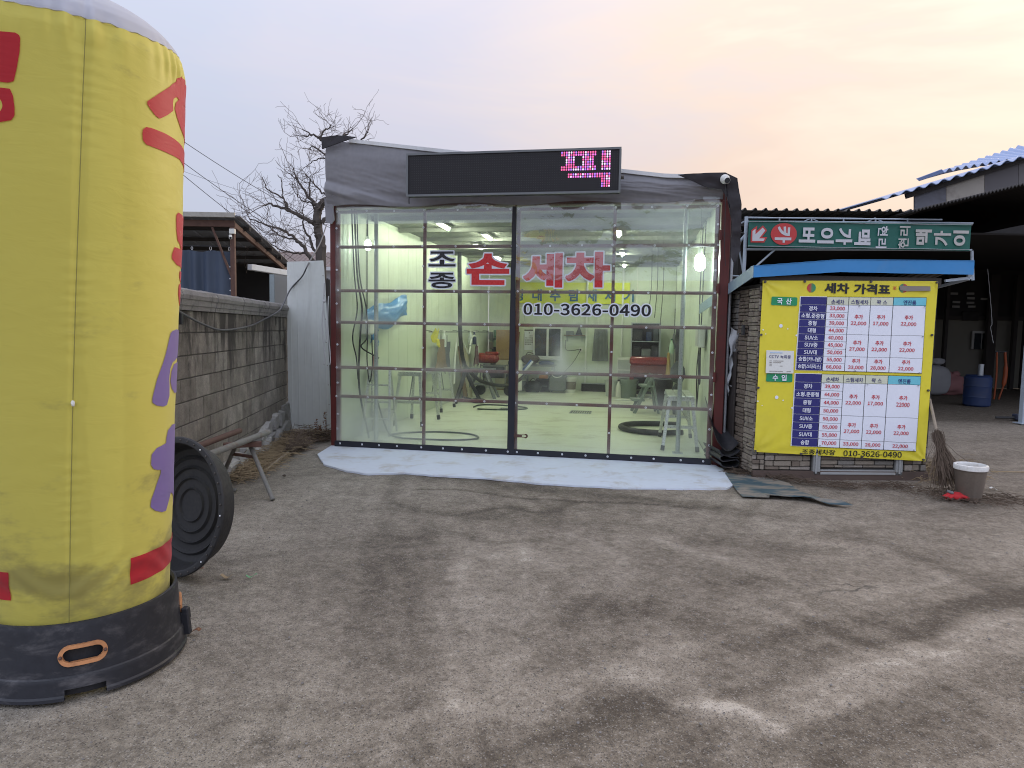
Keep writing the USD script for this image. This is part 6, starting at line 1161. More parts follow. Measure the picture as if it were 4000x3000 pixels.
# ---------------------------------------------------------------- straw, sticks, litter
def straw(name, label, pts, n, spread, L, mats, hgt=.10, cat="straw", seed=1):
    rg = np.random.default_rng(seed); mb = MB(); pts = np.array([np.asarray(p)[:2] for p in pts])
    for _ in range(n):
        k = rg.integers(0, len(pts) - 1); t = rg.random(); c = pts[k] + (pts[k + 1] - pts[k]) * t + rg.normal(0, spread, 2)
        z = abs(rg.normal(0, hgt * .5)) * math.exp(-np.abs(rg.normal(0, .5))); a = rg.uniform(0, 2 * math.pi); l = L * rg.uniform(.4, 1.2); dz = rg.normal(0, .20)
        d = np.array([math.cos(a), math.sin(a), dz]) * l / 2; q = np.array([c[0], c[1], z + .008]); e = q + d; s = q - d; m_ = q + (rg.normal(0, .02), rg.normal(0, .02), .012)
        e[2] = max(e[2], .004); s[2] = max(s[2], .004); mb.tube([s, m_, e], rg.uniform(.0014, .0038), 3, caps=False)
    obj(name, mb, mats, None, smooth=True, label=label, cat=cat, kind="stuff")
straw("dry_straw", "dry straw and dead stalks heaped along the foot of the block wall", [gnd(880, 1880), gnd(960, 1845), gnd(1060, 1790), gnd(1130, 1730), gnd(1250, 1705)], 2200, .13, .26, STRAW, .13, seed=2)
straw("dead_weeds", "dark dead weeds and twigs below the white panel", [gnd(1130, 1725), gnd(1220, 1722), gnd(1295, 1715)], 500, .09, .22, BRISTLE, .16, seed=3)
straw("dead_grass", "dead grass and roots along the foot of the stone hut", [gnd(2850, 1850), gnd(2980, 1862), gnd(3120, 1885), gnd(3300, 1905), gnd(3560, 1905)], 420, .06, .20, BRISTLE, .05, seed=4)
straw("litter_heap", "heap of straw and wood chips behind the ceramic pot", [gnd(3600, 1860), gnd(3680, 1830), gnd(3740, 1860), gnd(3680, 1895)], 900, .15, .16, STRAW, .16, seed=5)
straw("chips", "scattered brown chips around the ceramic pot", [gnd(3600, 1920), gnd(3720, 1950), gnd(3900, 1960), gnd(3990, 1950)], 500, .14, .09, BRISTLE, .03, seed=6)
for (x, y, h) in ((1270, 1715, .40), (1235, 1715, .30), (1250, 1715, .2)):
    t = thing("dead_weed", {.40: "tall reddish dead weed before the white panel", .30: "shorter reddish dead weed left of the tall one", .2: "smallest dead weed between the two others"}[h], "weed", tuple(gnd(x, y)))
    mb = MB()
    obj("stem", MB().tube([(0, 0, 0), (.02, 0, h * .5), (.01, 0, h)], [.005, .004, .002], 5), BRISTLE, t)
    for k in range(40):
        z = RNG.uniform(.3, 1) * h; a = RNG.uniform(0, 6.28); mb.tm(trimesh.creation.icosphere(0, .008).apply_translation([.03 * math.cos(a) * RNG.random(), .03 * math.sin(a) * RNG.random(), z]))
    obj("seed_heads", mb, mat("reddish_seed", (.22, .11, .06), .9, .3, 20), t)
def broom(label, tail, head, rh, n, Lb, handle_r=.016):
    t = thing("twig_broom", label, "broom", tuple(head)); tail = np.asarray(tail) - head; d = tail / np.linalg.norm(tail)
    obj("handle", MB().tube([tuple(-d * .10), tuple(tail * .5 + (0, 0, .003)), tuple(tail)], handle_r, 10), STICK, t, smooth=True)
    mb = MB(); rg = np.random.default_rng(8)
    for _ in range(n):
        s = rg.normal(0, rh * .22, 3); e = -d * Lb * rg.uniform(.75, 1.08) + rg.normal(0, rh, 3); m_ = (s + e) / 2 + rg.normal(0, rh * .15, 3)
        lim = -head[2] + .006
        for q in (s, m_, e): q[2] = max(q[2], lim)
        mb.tube([s + d * .12, s, m_, e], rg.uniform(.0016, .003), 3, caps=False)
    obj("bristles", mb, BRISTLE, t, smooth=True); obj("binding", MB().tube([tuple(d * .03), tuple(-d * .03)], rh * .34, 10).tube([tuple(d * .10), tuple(d * .06)], rh * .30, 10), mat("binding_wire", (.10, .075, .05), .7), t)
broom("twig broom lying in the straw by the block wall", gnd(1035, 1838, .02), gnd(1135, 1760, .05), .10, 260, .55)
HB = gnd(3690, 1790, .24)
broom("twig broom standing against the right side of the stone hut", HO + HU * 2.10 + HW * .15 + np.array([0, 0, 1.03]), gnd(3668, 1725, .50), .085, 320, .56)

# ---------------------------------------------------------------- bare tree
t = thing("bare_tree", "leafless tree with a forked dark trunk behind the white panel", "tree", tuple(np.array([aty(1245, 1040, 15.5)[0], 15.5, 0])))
base_t = np.array([aty(1245, 1040, 15.5)[0], 15.5, 0])
rt = np.random.default_rng(12); trunk = MB(); limbs = MB(); twigs = MB()
def T(x, y, dY=0.0): return aty(1000 + x / 2.37, 400 + y / 2.37, 15.5 + dY) - base_t
def limb(pts, r0, r1, mb, n=5):
    r0, r1 = r0 * .85, r1 * .8
    p = spline(np.array(pts), n); p[1:-1] += rt.normal(0, .012, (len(p) - 2, 3)); mb.tube(p, np.linspace(r0, r1, len(p)), 7, caps=True); return p
def twig(p, d, L, r, depth):
    if depth == 0 or L < .05: return
    n = 4; q = [p]; dd = d
    for _ in range(n):
        dd = dd + rt.normal(0, .22, 3) + np.array([0, 0, .05]); dd /= np.linalg.norm(dd); q.append(q[-1] + dd * L / n)
    twigs.tube(q, np.linspace(r, max(r * .5, .0032), n + 1), 4, caps=False)
    for k in range(rt.integers(1, 4)):
        j = rt.integers(1, n + 1); s = dd + rt.normal(0, .75, 3); s[1] *= .8; s /= np.linalg.norm(s); twig(q[j], s, L * rt.uniform(.5, .85), max(r * .62, .0032), depth - 1)
def dress(p, L, r, n, depth=3, start=.25):
    for k in range(n):
        j = int(rt.uniform(start, 1) * (len(p) - 1)); d = p[min(j + 1, len(p) - 1)] - p[max(j - 1, 0)]; d = d / (np.linalg.norm(d) + 1e-9)
        s = d * .6 + rt.normal(0, .6, 3) + np.array([0, 0, .15]); s /= np.linalg.norm(s); twig(p[j], s, L * rt.uniform(.5, 1.0), r * .85, depth)
    d = p[-1] - p[-2]; twig(p[-1], d / np.linalg.norm(d), L, r, depth)
b0 = np.array([0, 0, -.1])
limb([b0, T(605, 1480), T(600, 1330), T(582, 1200), T(568, 1120), T(572, 1000), T(620, 930, -.1), T(690, 860, -.2), T(745, 720, -.3), T(770, 560, -.2), T(730, 440), T(650, 372)], .15, .045, trunk, 8)
p = limb([T(650, 372), T(590, 335), T(520, 300), T(430, 250)], .045, .012, limbs); dress(p, .5, 0.0064, 6, 3, .0)
p = limb([T(520, 300), T(450, 312), T(355, 312)], .020, .008, limbs); dress(p, .35, 0.0064, 4, 3)
p = limb([T(730, 440), T(760, 340), T(830, 300), T(900, 240)], .04, .012, limbs); dress(p, .5, 0.0080, 7, 3, .3)
p = limb([T(770, 560), T(900, 420), T(985, 340), T(1040, 250)], .04, .012, limbs); dress(p, .45, 0.0072, 6, 3, .5)
p = limb([T(600, 335), T(620, 270), T(690, 230), T(680, 200)], .028, .010, limbs); dress(p, .45, 0.0072, 6, 3, .2)
p = limb([T(560, 1125), T(500, 1100), T(320, 1010), T(140, 940), T(75, 955)], .075, .012, limbs, 7); dress(p, .75, 0.0096, 11, 3, .2)
p = limb([T(320, 1010), T(250, 890), T(105, 800), T(60, 690)], .030, .010, limbs, 6); 
p = limb([T(290, 980), T(250, 880), T(240, 740), T(200, 670)], .024, .009, limbs, 6); 
p = limb([T(575, 960), T(500, 880), T(400, 740), T(330, 590)], .055, .010, limbs, 6); dress(p, .55, 0.0080, 6, 3, .3)
p = limb([T(500, 890), T(495, 740), T(505, 650)], .026, .009, limbs); dress(p, .35, 0.0064, 4, 3, .3)
p = limb([T(400, 740), T(340, 680), T(280, 640)], .020, .009, limbs); dress(p, .3, 0.0056, 2, 2)
p = limb([T(570, 1060), T(520, 940), T(420, 900), T(360, 830)], .030, .009, limbs); dress(p, .45, 0.0072, 6, 3, .2)
p = limb([T(690, 860), T(600, 820), T(520, 730), T(450, 660)], .03, .010, limbs); dress(p, .5, 0.0072, 7, 3, .3)
p = limb([T(770, 560), T(640, 490), T(540, 410), T(490, 430)], .03, .010, limbs); dress(p, .45, 0.0072, 6, 3, .3)
p = limb([T(760, 640), T(650, 520), T(560, 530), T(480, 580)], .025, .009, limbs); dress(p, .45, 0.0064, 6, 3, .3)
p = limb([T(610, 1110), T(660, 1050), T(720, 960)], .06, .03, limbs); dress(p, .4, 0.0072, 3, 3)
p = limb([T(590, 1440), T(500, 1280), T(440, 1130), T(440, 950)], .045, .012, limbs, 6); dress(p, .7, 0.0080, 9, 3, .2)
p = limb([T(540, 1500), T(450, 1350), T(370, 1270), T(250, 1180), T(0, 1100), T(-60, 1080)], .060, .010, limbs, 7); dress(p, .8, 0.0088, 14, 3, .15)
p = limb([T(450, 1400), T(330, 1390), T(200, 1350), T(60, 1240)], .03, .009, limbs, 6); dress(p, .6, 0.0072, 9, 3, .2)
p = limb([T(370, 1270), T(240, 1240), T(60, 1120), T(-80, 1010)], .025, .008, limbs, 6); dress(p, .6, 0.0072, 10, 3, .2)
obj("trunk", trunk, BARK, t, smooth=40); obj("limbs", limbs, BARK, t, smooth=40); obj("twigs", twigs, TWIG, t, smooth=True, kind="stuff")
# wires across the sky on the left
t = thing("overhead_wires", "thin overhead wires crossing the sky behind the inflatable", "wires", (0, 0, 0))
for (a, b, r) in (((640, 500), (1290, 890), .007), ((640, 578), (1290, 1010), .007), ((640, 620), (1290, 1110), .007), ((640, 640), (1290, 830), .003)):
    p, q = aty(*a, 14.5), aty(*b, 17.5); s = np.linspace(0, 1, 20)[:, None]; obj("wire", MB().tube(p + (q - p) * s + np.array([0, 0, -.10]) * (4 * s * (1 - s)), r, 5), CABLE, t)

# ---------------------------------------------------------------- carport behind the wall
t = thing("carport", "open shed with rusty posts and grey corrugated roof behind the block wall", "shed", (-5.25, 13.0, 0))
wd = np.array([-.122, .9925, 0]); 
def RF(x, y, z0=3.60): return np.array([x, 0, 0]) + wd * y + np.array([0, 0, z0 - .095 * y])
def corr(s, q):
    x = -4.2 + 4.25 * s; y = -.25 + 4.9 * q; return np.stack([x + wd[0] * y, wd[1] * y, 3.60 - .095 * y + .022 * (np.abs(((x * 3.2) % 1) - .5) < .12) + 0 * x], -1)
v, f = sheet(corr, 260, 6); obj("roof", thick(v, f, np.array([0, 0, .012])), ROOF_GREY, t, smooth=20)
obj("eave_strip", MB().bar(tuple(RF(-4.2, -.26, 3.63)), tuple(RF(.06, -.26, 3.63)), .05, .09, .004), mat("rusty_cream_trim", (.38, .36, .32), .6, .2, 3, dirt=(.16, .07, .04), dirt_amt=.8), t)
obj("front_beam", MB().bar(tuple(RF(-4.2, -.14, 3.50)), tuple(RF(.02, -.14, 3.50)), .06, .12, .004), RUST, t)
obj("verge_beam", MB().bar(tuple(RF(0, -.15, 3.48)), tuple(RF(0, 4.6, 3.48)), .06, .10, .004), RUST, t)
obj("verge_strip", MB().bar(tuple(RF(.10, -.25, 3.62)), tuple(RF(.10, 4.6, 3.62)), .10, .02, .003), ROOF_GREY, t)
for k in range(5): obj("purlin", MB().bar(tuple(RF(-4.2, .5 + k * .95, 3.55)), tuple(RF(.14, .5 + k * .95, 3.55)), .05, .07), DARK2, t)
obj("post", MB().box((-.04, -.18, 0), (.04, -.10, 3.45), .004), RUST, t); obj("post", MB().box((-4.1, -.18, 0), (-4.0, -.10, 3.45), .004), RUST, t)
obj("brace", MB().bar((-.04, -.14, 2.55), (-.38, -.14, 3.44), .035), RUST, t)
e = RF(-.02, 4.5, 0); obj("rear_post", MB().box((e[0] - .04, e[1], 0), (e[0] + .04, e[1] + .08, 3.1)), RUST, t)
obj("rear_wall", MB().box((-4.9, 4.62, 0), (-.6, 4.70, 3.14)), DARK, t); obj("far_side_wall", MB().box((-4.35, -.1, 0), (-4.25, 4.6, 3.2)), DARK, t)
ct = thing("shed_curtain", "blue grey curtain hung on rings in the open shed", "curtain", (-5.30, 12.93, 0))
x = np.linspace(-2.2, 0, 260)
v, f = sheet(lambda s, q: np.stack([-2.2 + 2.2 * s, .05 * np.sin(s * 44 + 2 * np.sin(s * 9)) * (.6 + .4 * q) + .03 * np.sin(s * 19), 3.03 - .03 * np.abs(np.sin(s * 15)) * (q < .05) - 1.75 * (1 - (1 - q)) ], -1), 260, 24)
obj("cloth", thick(v, f, np.array([0, .004, 0])), CURTAIN, ct, smooth=50)
obj("rod", MB().tube([(-2.3, 0, 3.10), (.25, 0, 3.10)], .010, 8), CABLE, ct)
for k in range(7): obj("ring", MB().tube([(-2.15 + .35 * k + .018 * math.cos(a), 0, 3.06 + .035 * math.sin(a)) for a in np.linspace(0, 6.28, 10)], .004, 5), WASHER, ct)
for k in range(7): obj("eyelet", MB().tube([(-.02, -.04, 2.72 - .22 * k), (-.02, -.062, 2.72 - .22 * k)], .012, 8), WASHER, ct)
t = thing("shed_camera", "white security camera under the shed eave", "camera", tuple(aty(908, 905, 12.8))); obj("mount", MB().box((-.05, -.04, -.04), (.05, .04, .05), .006), MASK_WHITE, t); obj("head", MB().bar((-.03, -.02, -.08), (.02, -.14, -.13), .055, .055, .01), MASK_WHITE, t); obj("lens", MB().cyl((.022, -.142, -.131), (.025, -.148, -.134), .020, 12), DARK_GLASS, t)
t = thing("white_gutter", "white box gutter slanting below the shed roof beam", "gutter", (0, 0, 0)); a, b = aty(975, 1043, 13.2), aty(1140, 1070, 14.2); obj("trough", MB().bar(tuple(a), tuple(b), .12, .11, .006), WHITE_PAINT, t)
t = thing("pale_outbuilding", "pale rendered wall end seen between the shed post and the white panel", "building", (0, 0, 0)); a, b = aty(1062, 1170, 14.6), aty(1150, 1170, 14.7)
obj("wall", MB().box((a[0] + .06, 14.6, 0), (b[0] + .3, 14.75, 2.72)), mat("pale_render", (.36, .35, .33), .8, .08, 2), t); obj("corner_strip", MB().box((a[0] - .04, 14.58, 0), (a[0] + .058, 14.74, 2.72)), mat("pale_blue_strip", (.45, .52, .55), .6), t)
# distant tiled house
t = thing("far_house", "distant low house with a tiled roof behind the bare tree", "house", (-12.5, 40, 0))
obj("wall", MB().box((-2.4, 0, 0), (2.6, 5, 5.0)), HOUSE_WALL, t)
mb = MB()
v, f = sheet(lambda s, q: np.stack([-2.9 + 6.0 * s, -.5 + 3.2 * q, 5.0 + 1.15 * q + .05 * np.abs(np.sin(s * 75)) + .05 * ((q * 9) % 1)], -1), 200, 28); mb.add(v, f); mb.add([(-2.9, 2.7, 6.15), (3.1, 2.7, 6.15), (3.1, 5.5, 5.0), (-2.9, 5.5, 5.0)], [[0, 1, 2, 3]])
rf = obj("roof", mb, ROOF_TILE, t); obj("chimney", MB().box((1.6, 2.6, 6.0), (1.9, 2.9, 6.6)), HOUSE_WALL, rf)
obj("fascia_board", MB().box((-2.9, -.56, 4.82), (3.1, -.51, 5.02)), mat("pale_fascia", (.5, .5, .52), .7), t)
for x in (-1.4, .8): w_ = obj("window", MB().box((x, -.04, 3.4), (x + .9, .03, 4.4)), DARK_GLASS, t)
# ---------------------------------------------------------------- stone clad price hut
def hthing(name, label, cat, x=0, y=0, z=0, group=None): return thing(name, label, cat, HO + HU * x + HW * y + np.array([0, 0, z]), HA, group)
hut = hthing("stone_hut", "small stone clad hut with a blue sheet metal roof edge", "hut")
obj("core", MB().box((.02, .02, .0), (2.03, 1.55, 2.20)), GROUT, hut)
obj("plinth", MB().box((.0, -.03, -.05), (2.06, .019, .085), .006), KERB_BROWN, hut)
def stones_face(x0, x1, z0, z1, place, seed, parent, name="stone", joined=False, hrange=(.03, .075), wrange=(.10, .34)):
    rg = np.random.default_rng(seed); z = z0; mb = MB()
    while z < z1 - .015:
        h = min(rg.uniform(*hrange), z1 - z); x = x0
        while x < x1 - .01:
            w = min(rg.uniform(*wrange), x1 - x); w = x1 - x if x1 - x - w < .05 else w
            d = rg.uniform(.012, .030); ins = .0035
            b = boxmesh(np.array([x + ins, 0, z + ins]), np.array([x + w - ins, d, z + h - ins]), .006); v = np.array(b.vertices); v[:, 1] += (v[:, 1] > d * .6) * rg.normal(0, .003, len(v))
            if joined: mb.add(place(v), b.faces[:, ::-1])
            else: obj(name, (place(v), b.faces[:, ::-1]), CLAD[int(rg.choice(4, p=(.4, .25, .2, .15)))], parent)
            x += w
        z += h
    if joined: obj(name, mb, joined, parent, kind="stuff")
front = lambda v: np.stack([v[:, 0], .02 - v[:, 1], v[:, 2]], 1)
side = lambda v: np.stack([.02 - v[:, 1], v[:, 0], v[:, 2]], 1)
stones_face(.0, .14, .09, 2.18, front, 1, hut, hrange=(.05, .08), wrange=(.05, .09))
stones_face(.145, .68, .09, .42, front, 2, hut)
stones_face(.80, 1.66, .12, .40, front, 3, hut)
stones_face(1.78, 2.05, .09, .42, front, 4, hut, wrange=(.06, .14))
for k in range(5): stones_face(.02 + k * .3, .30 + k * .3, .05, 2.16, side, 20 + k, hut, "side_stones", CLAD[(0, 2, 1, 0, 2)[k]], wrange=(.08, .2))
obj("right_wall", MB().box((2.03, .02, 0), (2.06, 1.55, 2.2)), GROUT, hut)
# white aluminium window frame that shows below the banner
fr = obj("window_frame", MB().box((.70, -.03, .04), (.785, .02, .46), .006).box((1.67, -.03, .04), (1.755, .02, .46), .006).box((.786, -.035, .045), (1.669, .02, .075), .005).box((.786, -.022, .076), (1.669, .02, .10), .004).box((.72, -.042, .06), (.74, -.031, .46)).box((1.70, -.042, .06), (1.72, -.031, .46)), mat("weathered_white_aluminium", (.30, .305, .30), .5, .1, 4, .05, 40, dirt=(.25, .22, .18), dirt_amt=.5), hut)
obj("side_door", MB().box((-.035, .55, .06), (-.012, 1.25, 1.42), .006), mat("dark_brown_door", (.030, .023, .02), .7, .3, 4, .2, 40, stretch=(1, 1, .2)), hut)
obj("door_handle", MB().box((-.06, .62, 1.36), (-.036, .92, 1.385), .004), BLACK_RUBBER, hut); obj("wall_hook", MB().box((-.05, .32, 1.62), (-.022, .38, 1.74), .006), BLACK_RUBBER, hut)
# roof: slopes down to the back, blue edge sheets
RZ = lambda x, y: np.interp(x, [-.12, .85, 2.40], [2.385, 2.475, 2.495]) - .20 * (y + .05)
v, f = sheet(lambda s, q: np.stack([-.10 + 2.46 * s, -.04 + 1.85 * q, RZ(-.10 + 2.46 * s, -.04 + 1.85 * q) - .03 + .012 * (np.abs(((s * 26) % 1) - .5) < .18)], -1), 200, 6); obj("roof_sheet", thick(v, f, np.array([0, 0, .006])), ROOF_UNDER, hut, smooth=20)
mb = MB(); X = np.linspace(-.115, 2.385, 60)
Hh = np.interp(X, [-.12, 2.4], [.125, .155])
F_ = np.array([(x, -.085, RZ(x, -.05)) for x in X]); B_ = F_ - np.column_stack([0 * X, 0 * X, Hh]); wv = .004 * np.sin(X * 5)
F_[:, 1] += wv; B_[:, 1] += wv * 2
v = np.stack([F_, B_], 1).reshape(-1, 3); f = grid_faces(len(X), 2); mb.add(*thick(v, f, np.array([0, .006, 0])))
v2 = np.stack([F_ + (0, .10, .004), F_ + (0, -.004, .004)], 1).reshape(-1, 3); mb.add(*thick(v2, f, np.array([0, 0, -.005])))
obj("front_edge", mb, BLUE_FASCIA, hut, smooth=35)
Y = np.linspace(-.085, 1.75, 20); F2_ = np.array([(-.122, y, RZ(-.12, y)) for y in Y]); v = np.stack([F2_, F2_ - (0, 0, .13)], 1).reshape(-1, 3); obj("side_edge", thick(v, grid_faces(len(Y), 2), np.array([.006, 0, 0])), mat("blue_grey_edge", (.22, .30, .36), .4, .1, 2), hut, smooth=35)
obj("eave_board", MB().box((.0, -.03, 2.205), (2.06, .015, 2.30)), DARK2, hut)
obj("roof_bracket", MB().bar((2.10, -.03, 2.27), (2.40, -.03, 2.31), .03).bar((2.36, -.03, 2.30), (2.40, -.03, 2.44), .03).bar((2.06, .5, 2.15), (2.40, .0, 2.30), .03), GREY_TUBE, hut)

# ---------------------------------------------------------------- price board banner
pb = hthing("price_board", "yellow car wash price banner with two tables pinned to the stone hut", "price banner")
def bp(cx, cy): return np.array(hfront(2800 + cx / 1.952, 1050 + cy / 1.952, -.045))       # a place on the banner
TL, TR, BR, BL = bp(350, 90), bp(1686, 93), bp(1590, 1467), bp(287, 1397)
def quad(TLq, TRq, BRq, BLq):
    return lambda s, q: (1 - q) * ((1 - s) * TLq + s * TRq) + q * ((1 - s) * BLq + s * BRq)
Bq = lambda s, q: np.stack([(1 - q) * ((1 - s) * TL[k] + s * TR[k]) + q * ((1 - s) * BL[k] + s * BR[k]) for k in (0, 1)], -1)
def relief(p):
    """Soft waves of the hung cloth, deeper towards its pinned corners and foot."""
    x, z = p[..., 0], p[..., 1]; w = .009 * (meshkit.fbm(np.stack([x * 1.6, z * 1.6, 0 * x], -1), 3, 19) - .5)
    for c, s_ in ((TL, 1), (TR, -1), (BL, 1), (BR, -1)):
        d = np.hypot(x - c[0], z - c[1]); a = np.arctan2(z - c[1], (x - c[0]) * s_); w = w + .009 * np.sin(a * 11) * np.exp(-d / .22) * np.clip(d / .05, 0, 1)
    w = w - .010 * np.exp(-((z - .33 + .05 * x) / .05) ** 2) * np.clip(1 - x / 1.4, 0, 1)
    return w
v2, f = sheet(lambda s, q: np.stack([*np.moveaxis(Bq(s, q), -1, 0), 0 * s], -1), 90, 90)
v = np.stack([v2[:, 0], -.045 - relief(v2[:, :2]), v2[:, 1]], 1); obj("banner_cloth", thick(v, f[:, ::-1] if False else f, np.array([0, .003, 0])), YELLOW_BANNER, pb, smooth=60)
def draped(name, shape, off, m, parent):
    mb = MB()
    for p in polys(shape):
        a, ff = trimesh.creation.triangulate_polygon(p, engine="earcut")
        vv = np.column_stack([a, np.zeros(len(a))])
        if p.area > .004 and len(a) < 60: vv, ff = trimesh.remesh.subdivide_to_size(vv, ff, .08)[:2]
        mb.add(np.stack([vv[:, 0], -.045 - relief(vv[:, :2]) - off, vv[:, 1]], 1), ff)
    v, f = mb.mesh(); n = np.cross(v[f[:, 1]] - v[f[:, 0]], v[f[:, 2]] - v[f[:, 0]])[:, 1]
    return obj(name, (v, np.where((n > 0)[:, None], f[:, ::-1], f)), m, parent, smooth=True)
def at(g, p, rot=0.0, skew=0.0):
    g = affinity.rotate(g, rot, origin=(0, 0)); return affinity.translate(g, p[0], p[1])
draped("title_lettering", at(fit(text("세차 가격표", 1, 8), .755, .116), (bp(815, 150) + bp(1327, 155)) / 2, -.4), .006, PRINT_BLACK, pb)
draped("reference_mark", at(text("※", .05, 3), bp(1357, 147)), .003, PRINT_RED, pb)
def dot_mat(name, cx):
    c = HO + HU * cx
    return usdkit.material(stage, "/World/Looks/" + name, {"geo": ("geometry", {}), "sep": ("separate_xyz", {}), "mr": ("map_range", {"from_min": float(c[0] - .035), "from_max": float(c[0] + .035)}), "r": ("rgb_ramp", {"ramp": [(.0, (.50, .05, .05)), (.42, (.36, .10, .06)), (.58, (.10, .20, .09)), (1.0, (.03, .25, .12))] if name == "red_green_dot" else [(.0, (.03, .25, .12)), (.42, (.10, .20, .09)), (.58, (.36, .10, .06)), (1.0, (.50, .05, .05))]}), "p": ("principled_bsdf", {"roughness": .45})}, [("geo.position", "sep.vector"), ("sep.x", "mr.value"), ("mr.result", "r.fac"), ("r.color", "p.base_color")], surface="p.BSDF")
for nm, q in (("red_green_dot", bp(721, 145)), ("green_red_dot", bp(1423, 148))): draped("printed_dot", Point(*q).buffer(.050), .003, dot_mat(nm, float(q[0])), pb)
draped("painted_over_patch", Polygon([bp(1392, 132), bp(1480, 135), bp(1624, 136), bp(1622, 166), bp(1450, 168), bp(1400, 162)]).buffer(.004), .010, PRINT_GREY, pb)
for cx, cy, cw_, s in ((513, 247, 198, "국 산"), (475, 830, 200, "수 입")):
    a, b = bp(cx - cw_ / 2, cy), bp(cx + cw_ / 2, cy); g = sbox(-.5 * abs((b - a)[0]), -.047, .5 * abs((b - a)[0]), .047).buffer(-.014).buffer(.014)
    q = draped("green_tab", at(g, (a + b) / 2, -.6), .005, PRINT_GREEN, pb); draped("lettering", at(text(s, .066, 6, gap=14), (a + b) / 2, -.6), .0105, PRINT_WHITE, q)
for cx, cy, r in ((488, 435, .020), (352, 465, .008), (455, 980, .020), (312, 1010, .009), (540, 458, .007), (505, 1003, .008), (606, 508, .010), (574, 1060, .011), (372, 497, .006), (345, 1042, .006)):
    draped("printed_bubble", Point(*bp(cx, cy)).buffer(r), .003, PRINT_WHITE, pb)
def table(corner, rows, head_h, prices, add, groups):
    Q = quad(*[bp(*c) for c in corner]); cs = [0, .209, .383, .557, .737, 1.0]
    rs = [0, head_h] + [head_h + (1 - head_h) * (k + 1) / len(rows) for k in range(len(rows))]
    cell = lambda c, r0, r1, ix, iy, c2=None: Polygon([Q(cs[c] + ix, rs[r0] + iy), Q(cs[c2 or c + 1] - ix, rs[r0] + iy), Q(cs[c2 or c + 1] - ix, rs[r1] - iy), Q(cs[c] + ix, rs[r1] - iy)])
    ctr = lambda c, r0, r1, dy=0.0: Q((cs[c] + cs[c + 1]) / 2, (rs[r0] + rs[r1]) / 2 + dy)
    rot = -1.2
    draped("white_ruling", cell(0, 0, len(rows) + 1, -.004, -.004), .003, PRINT_WHITE, pb); draped("black_ruling", cell(1, 0, len(rows) + 1, -.001, -.0035, 5), .005, PRINT_BLACK, pb)
    draped("name_cell", cell(0, 0, 1, .003, .003), .0072, PRINT_NAVY, pb)
    for k, s in enumerate(rows):
        q = draped("name_cell", cell(0, k + 1, k + 2, .003, .003), .0072, PRINT_NAVY, pb); w = .055 * len(s) if len(s) < 6 else .262
        g = text(s, .050, 4)
        b = g.bounds
        if b[2] - b[0] > .262: g = affinity.scale(g, .262 / (b[2] - b[0]), .95, origin=(0, 0))
        draped("lettering", at(g, ctr(0, k + 1, k + 2), rot), .0105, PRINT_WHITE, q)
    for c, s, m in ((1, "손세차", PRINT_CREAM), (2, "스팀세차", PRINT_CREAM), (3, "왁 스", PRINT_CREAM), (4, "엔진룸", PRINT_CYAN)):
        q = draped("head_cell", cell(c, 0, 1, .0025, .003), .0072, m, pb); g = text(s, .050, 3); b = g.bounds
        if b[2] - b[0] > .21: g = affinity.scale(g, .21 / (b[2] - b[0]), 1, origin=(0, 0))
        draped("lettering", at(g, ctr(c, 0, 1, .012), rot), .0105, PRINT_NAVY, q)
    for k, s in enumerate(prices):
        q = draped("price_cell", cell(1, k + 1, k + 2, .0025, .0022), .0072, PRINT_WHITE, pb); draped("lettering", at(fit(text(s, 1, 3.5), .172, .049), ctr(1, k + 1, k + 2), rot), .0105, PRINT_RED, q)
    for (r0, r1), vals in zip(groups, add):
        for c, s in zip((2, 3, 4), vals):
            q = draped("price_cell", cell(c, r0 + 1, r1 + 2, .0025, .0022), .0072, PRINT_WHITE, pb); p = ctr(c, r0 + 1, r1 + 2)
            if r1 > r0: draped("lettering", at(text("추가", .048, 5), p + (0, .036), rot), .0105, PRINT_RED, q)
            draped("lettering", at(fit(text(s, 1, 3.5), .178 if "," in s else .155, .048), p - (0, .040 if r1 > r0 else 0), rot), .0105, PRINT_RED, q)
    return Q
table([(637, 213), (1597, 220), (1560, 797), (600, 770)], ["경차", "소형.준중형", "중형", "대형", "SUV소", "SUV중", "SUV대", "승합(카니발)", "승합(스타리스)"], .108,
      ["33,000", "33,000", "39,000", "44,000", "40,000", "45,000", "50,000", "55,000", "66,000"], [("22,000", "17,000", "22,000"), ("27,000", "22,000", "22,000"), ("33,000", "28,000", "22,000")], [(0, 3), (4, 6), (7, 8)])
table([(597, 797), (1555, 820), (1515, 1390), (567, 1348)], ["경차", "소형.준중형", "중형", "대형", "SUV소", "SUV중", "SUV대", "승합"], .115,
      ["39,000", "44,000", "44,000", "50,000", "50,000", "55,000", "55,000", "70,000"], [("22,000", "17,000", "22000"), ("27,000", "22,000", "22,000"), ("33,000", "28,000", "22,000")], [(0, 3), (4, 6), (7, 7)])
draped("foot_lettering", at(fit(text("조종세차장", 1, 4), .385, .062), (bp(648, 1395) + bp(905, 1400)) / 2, -1.0), .006, PRINT_BLACK, pb)
draped("foot_phone_number", at(fit(text("010-3626-0490", 1, 3), .68, .066), (bp(960, 1405) + bp(1412, 1418)) / 2, -1.0), .006, PRINT_BLACK, pb)
for cx, cy in ((366, 100), (668, 98), (1172, 99), (1676, 104), (336, 503), (314, 906), (292, 1388), (1637, 505), (1609, 927), (1572, 1455), (1103, 1432), (640, 1410)):
    p = bp(cx, cy); q = obj("grommet", MB().cyl((p[0], -.045, p[1]), (p[0], -.064, p[1]), .0125, 12), SCREW, pb)
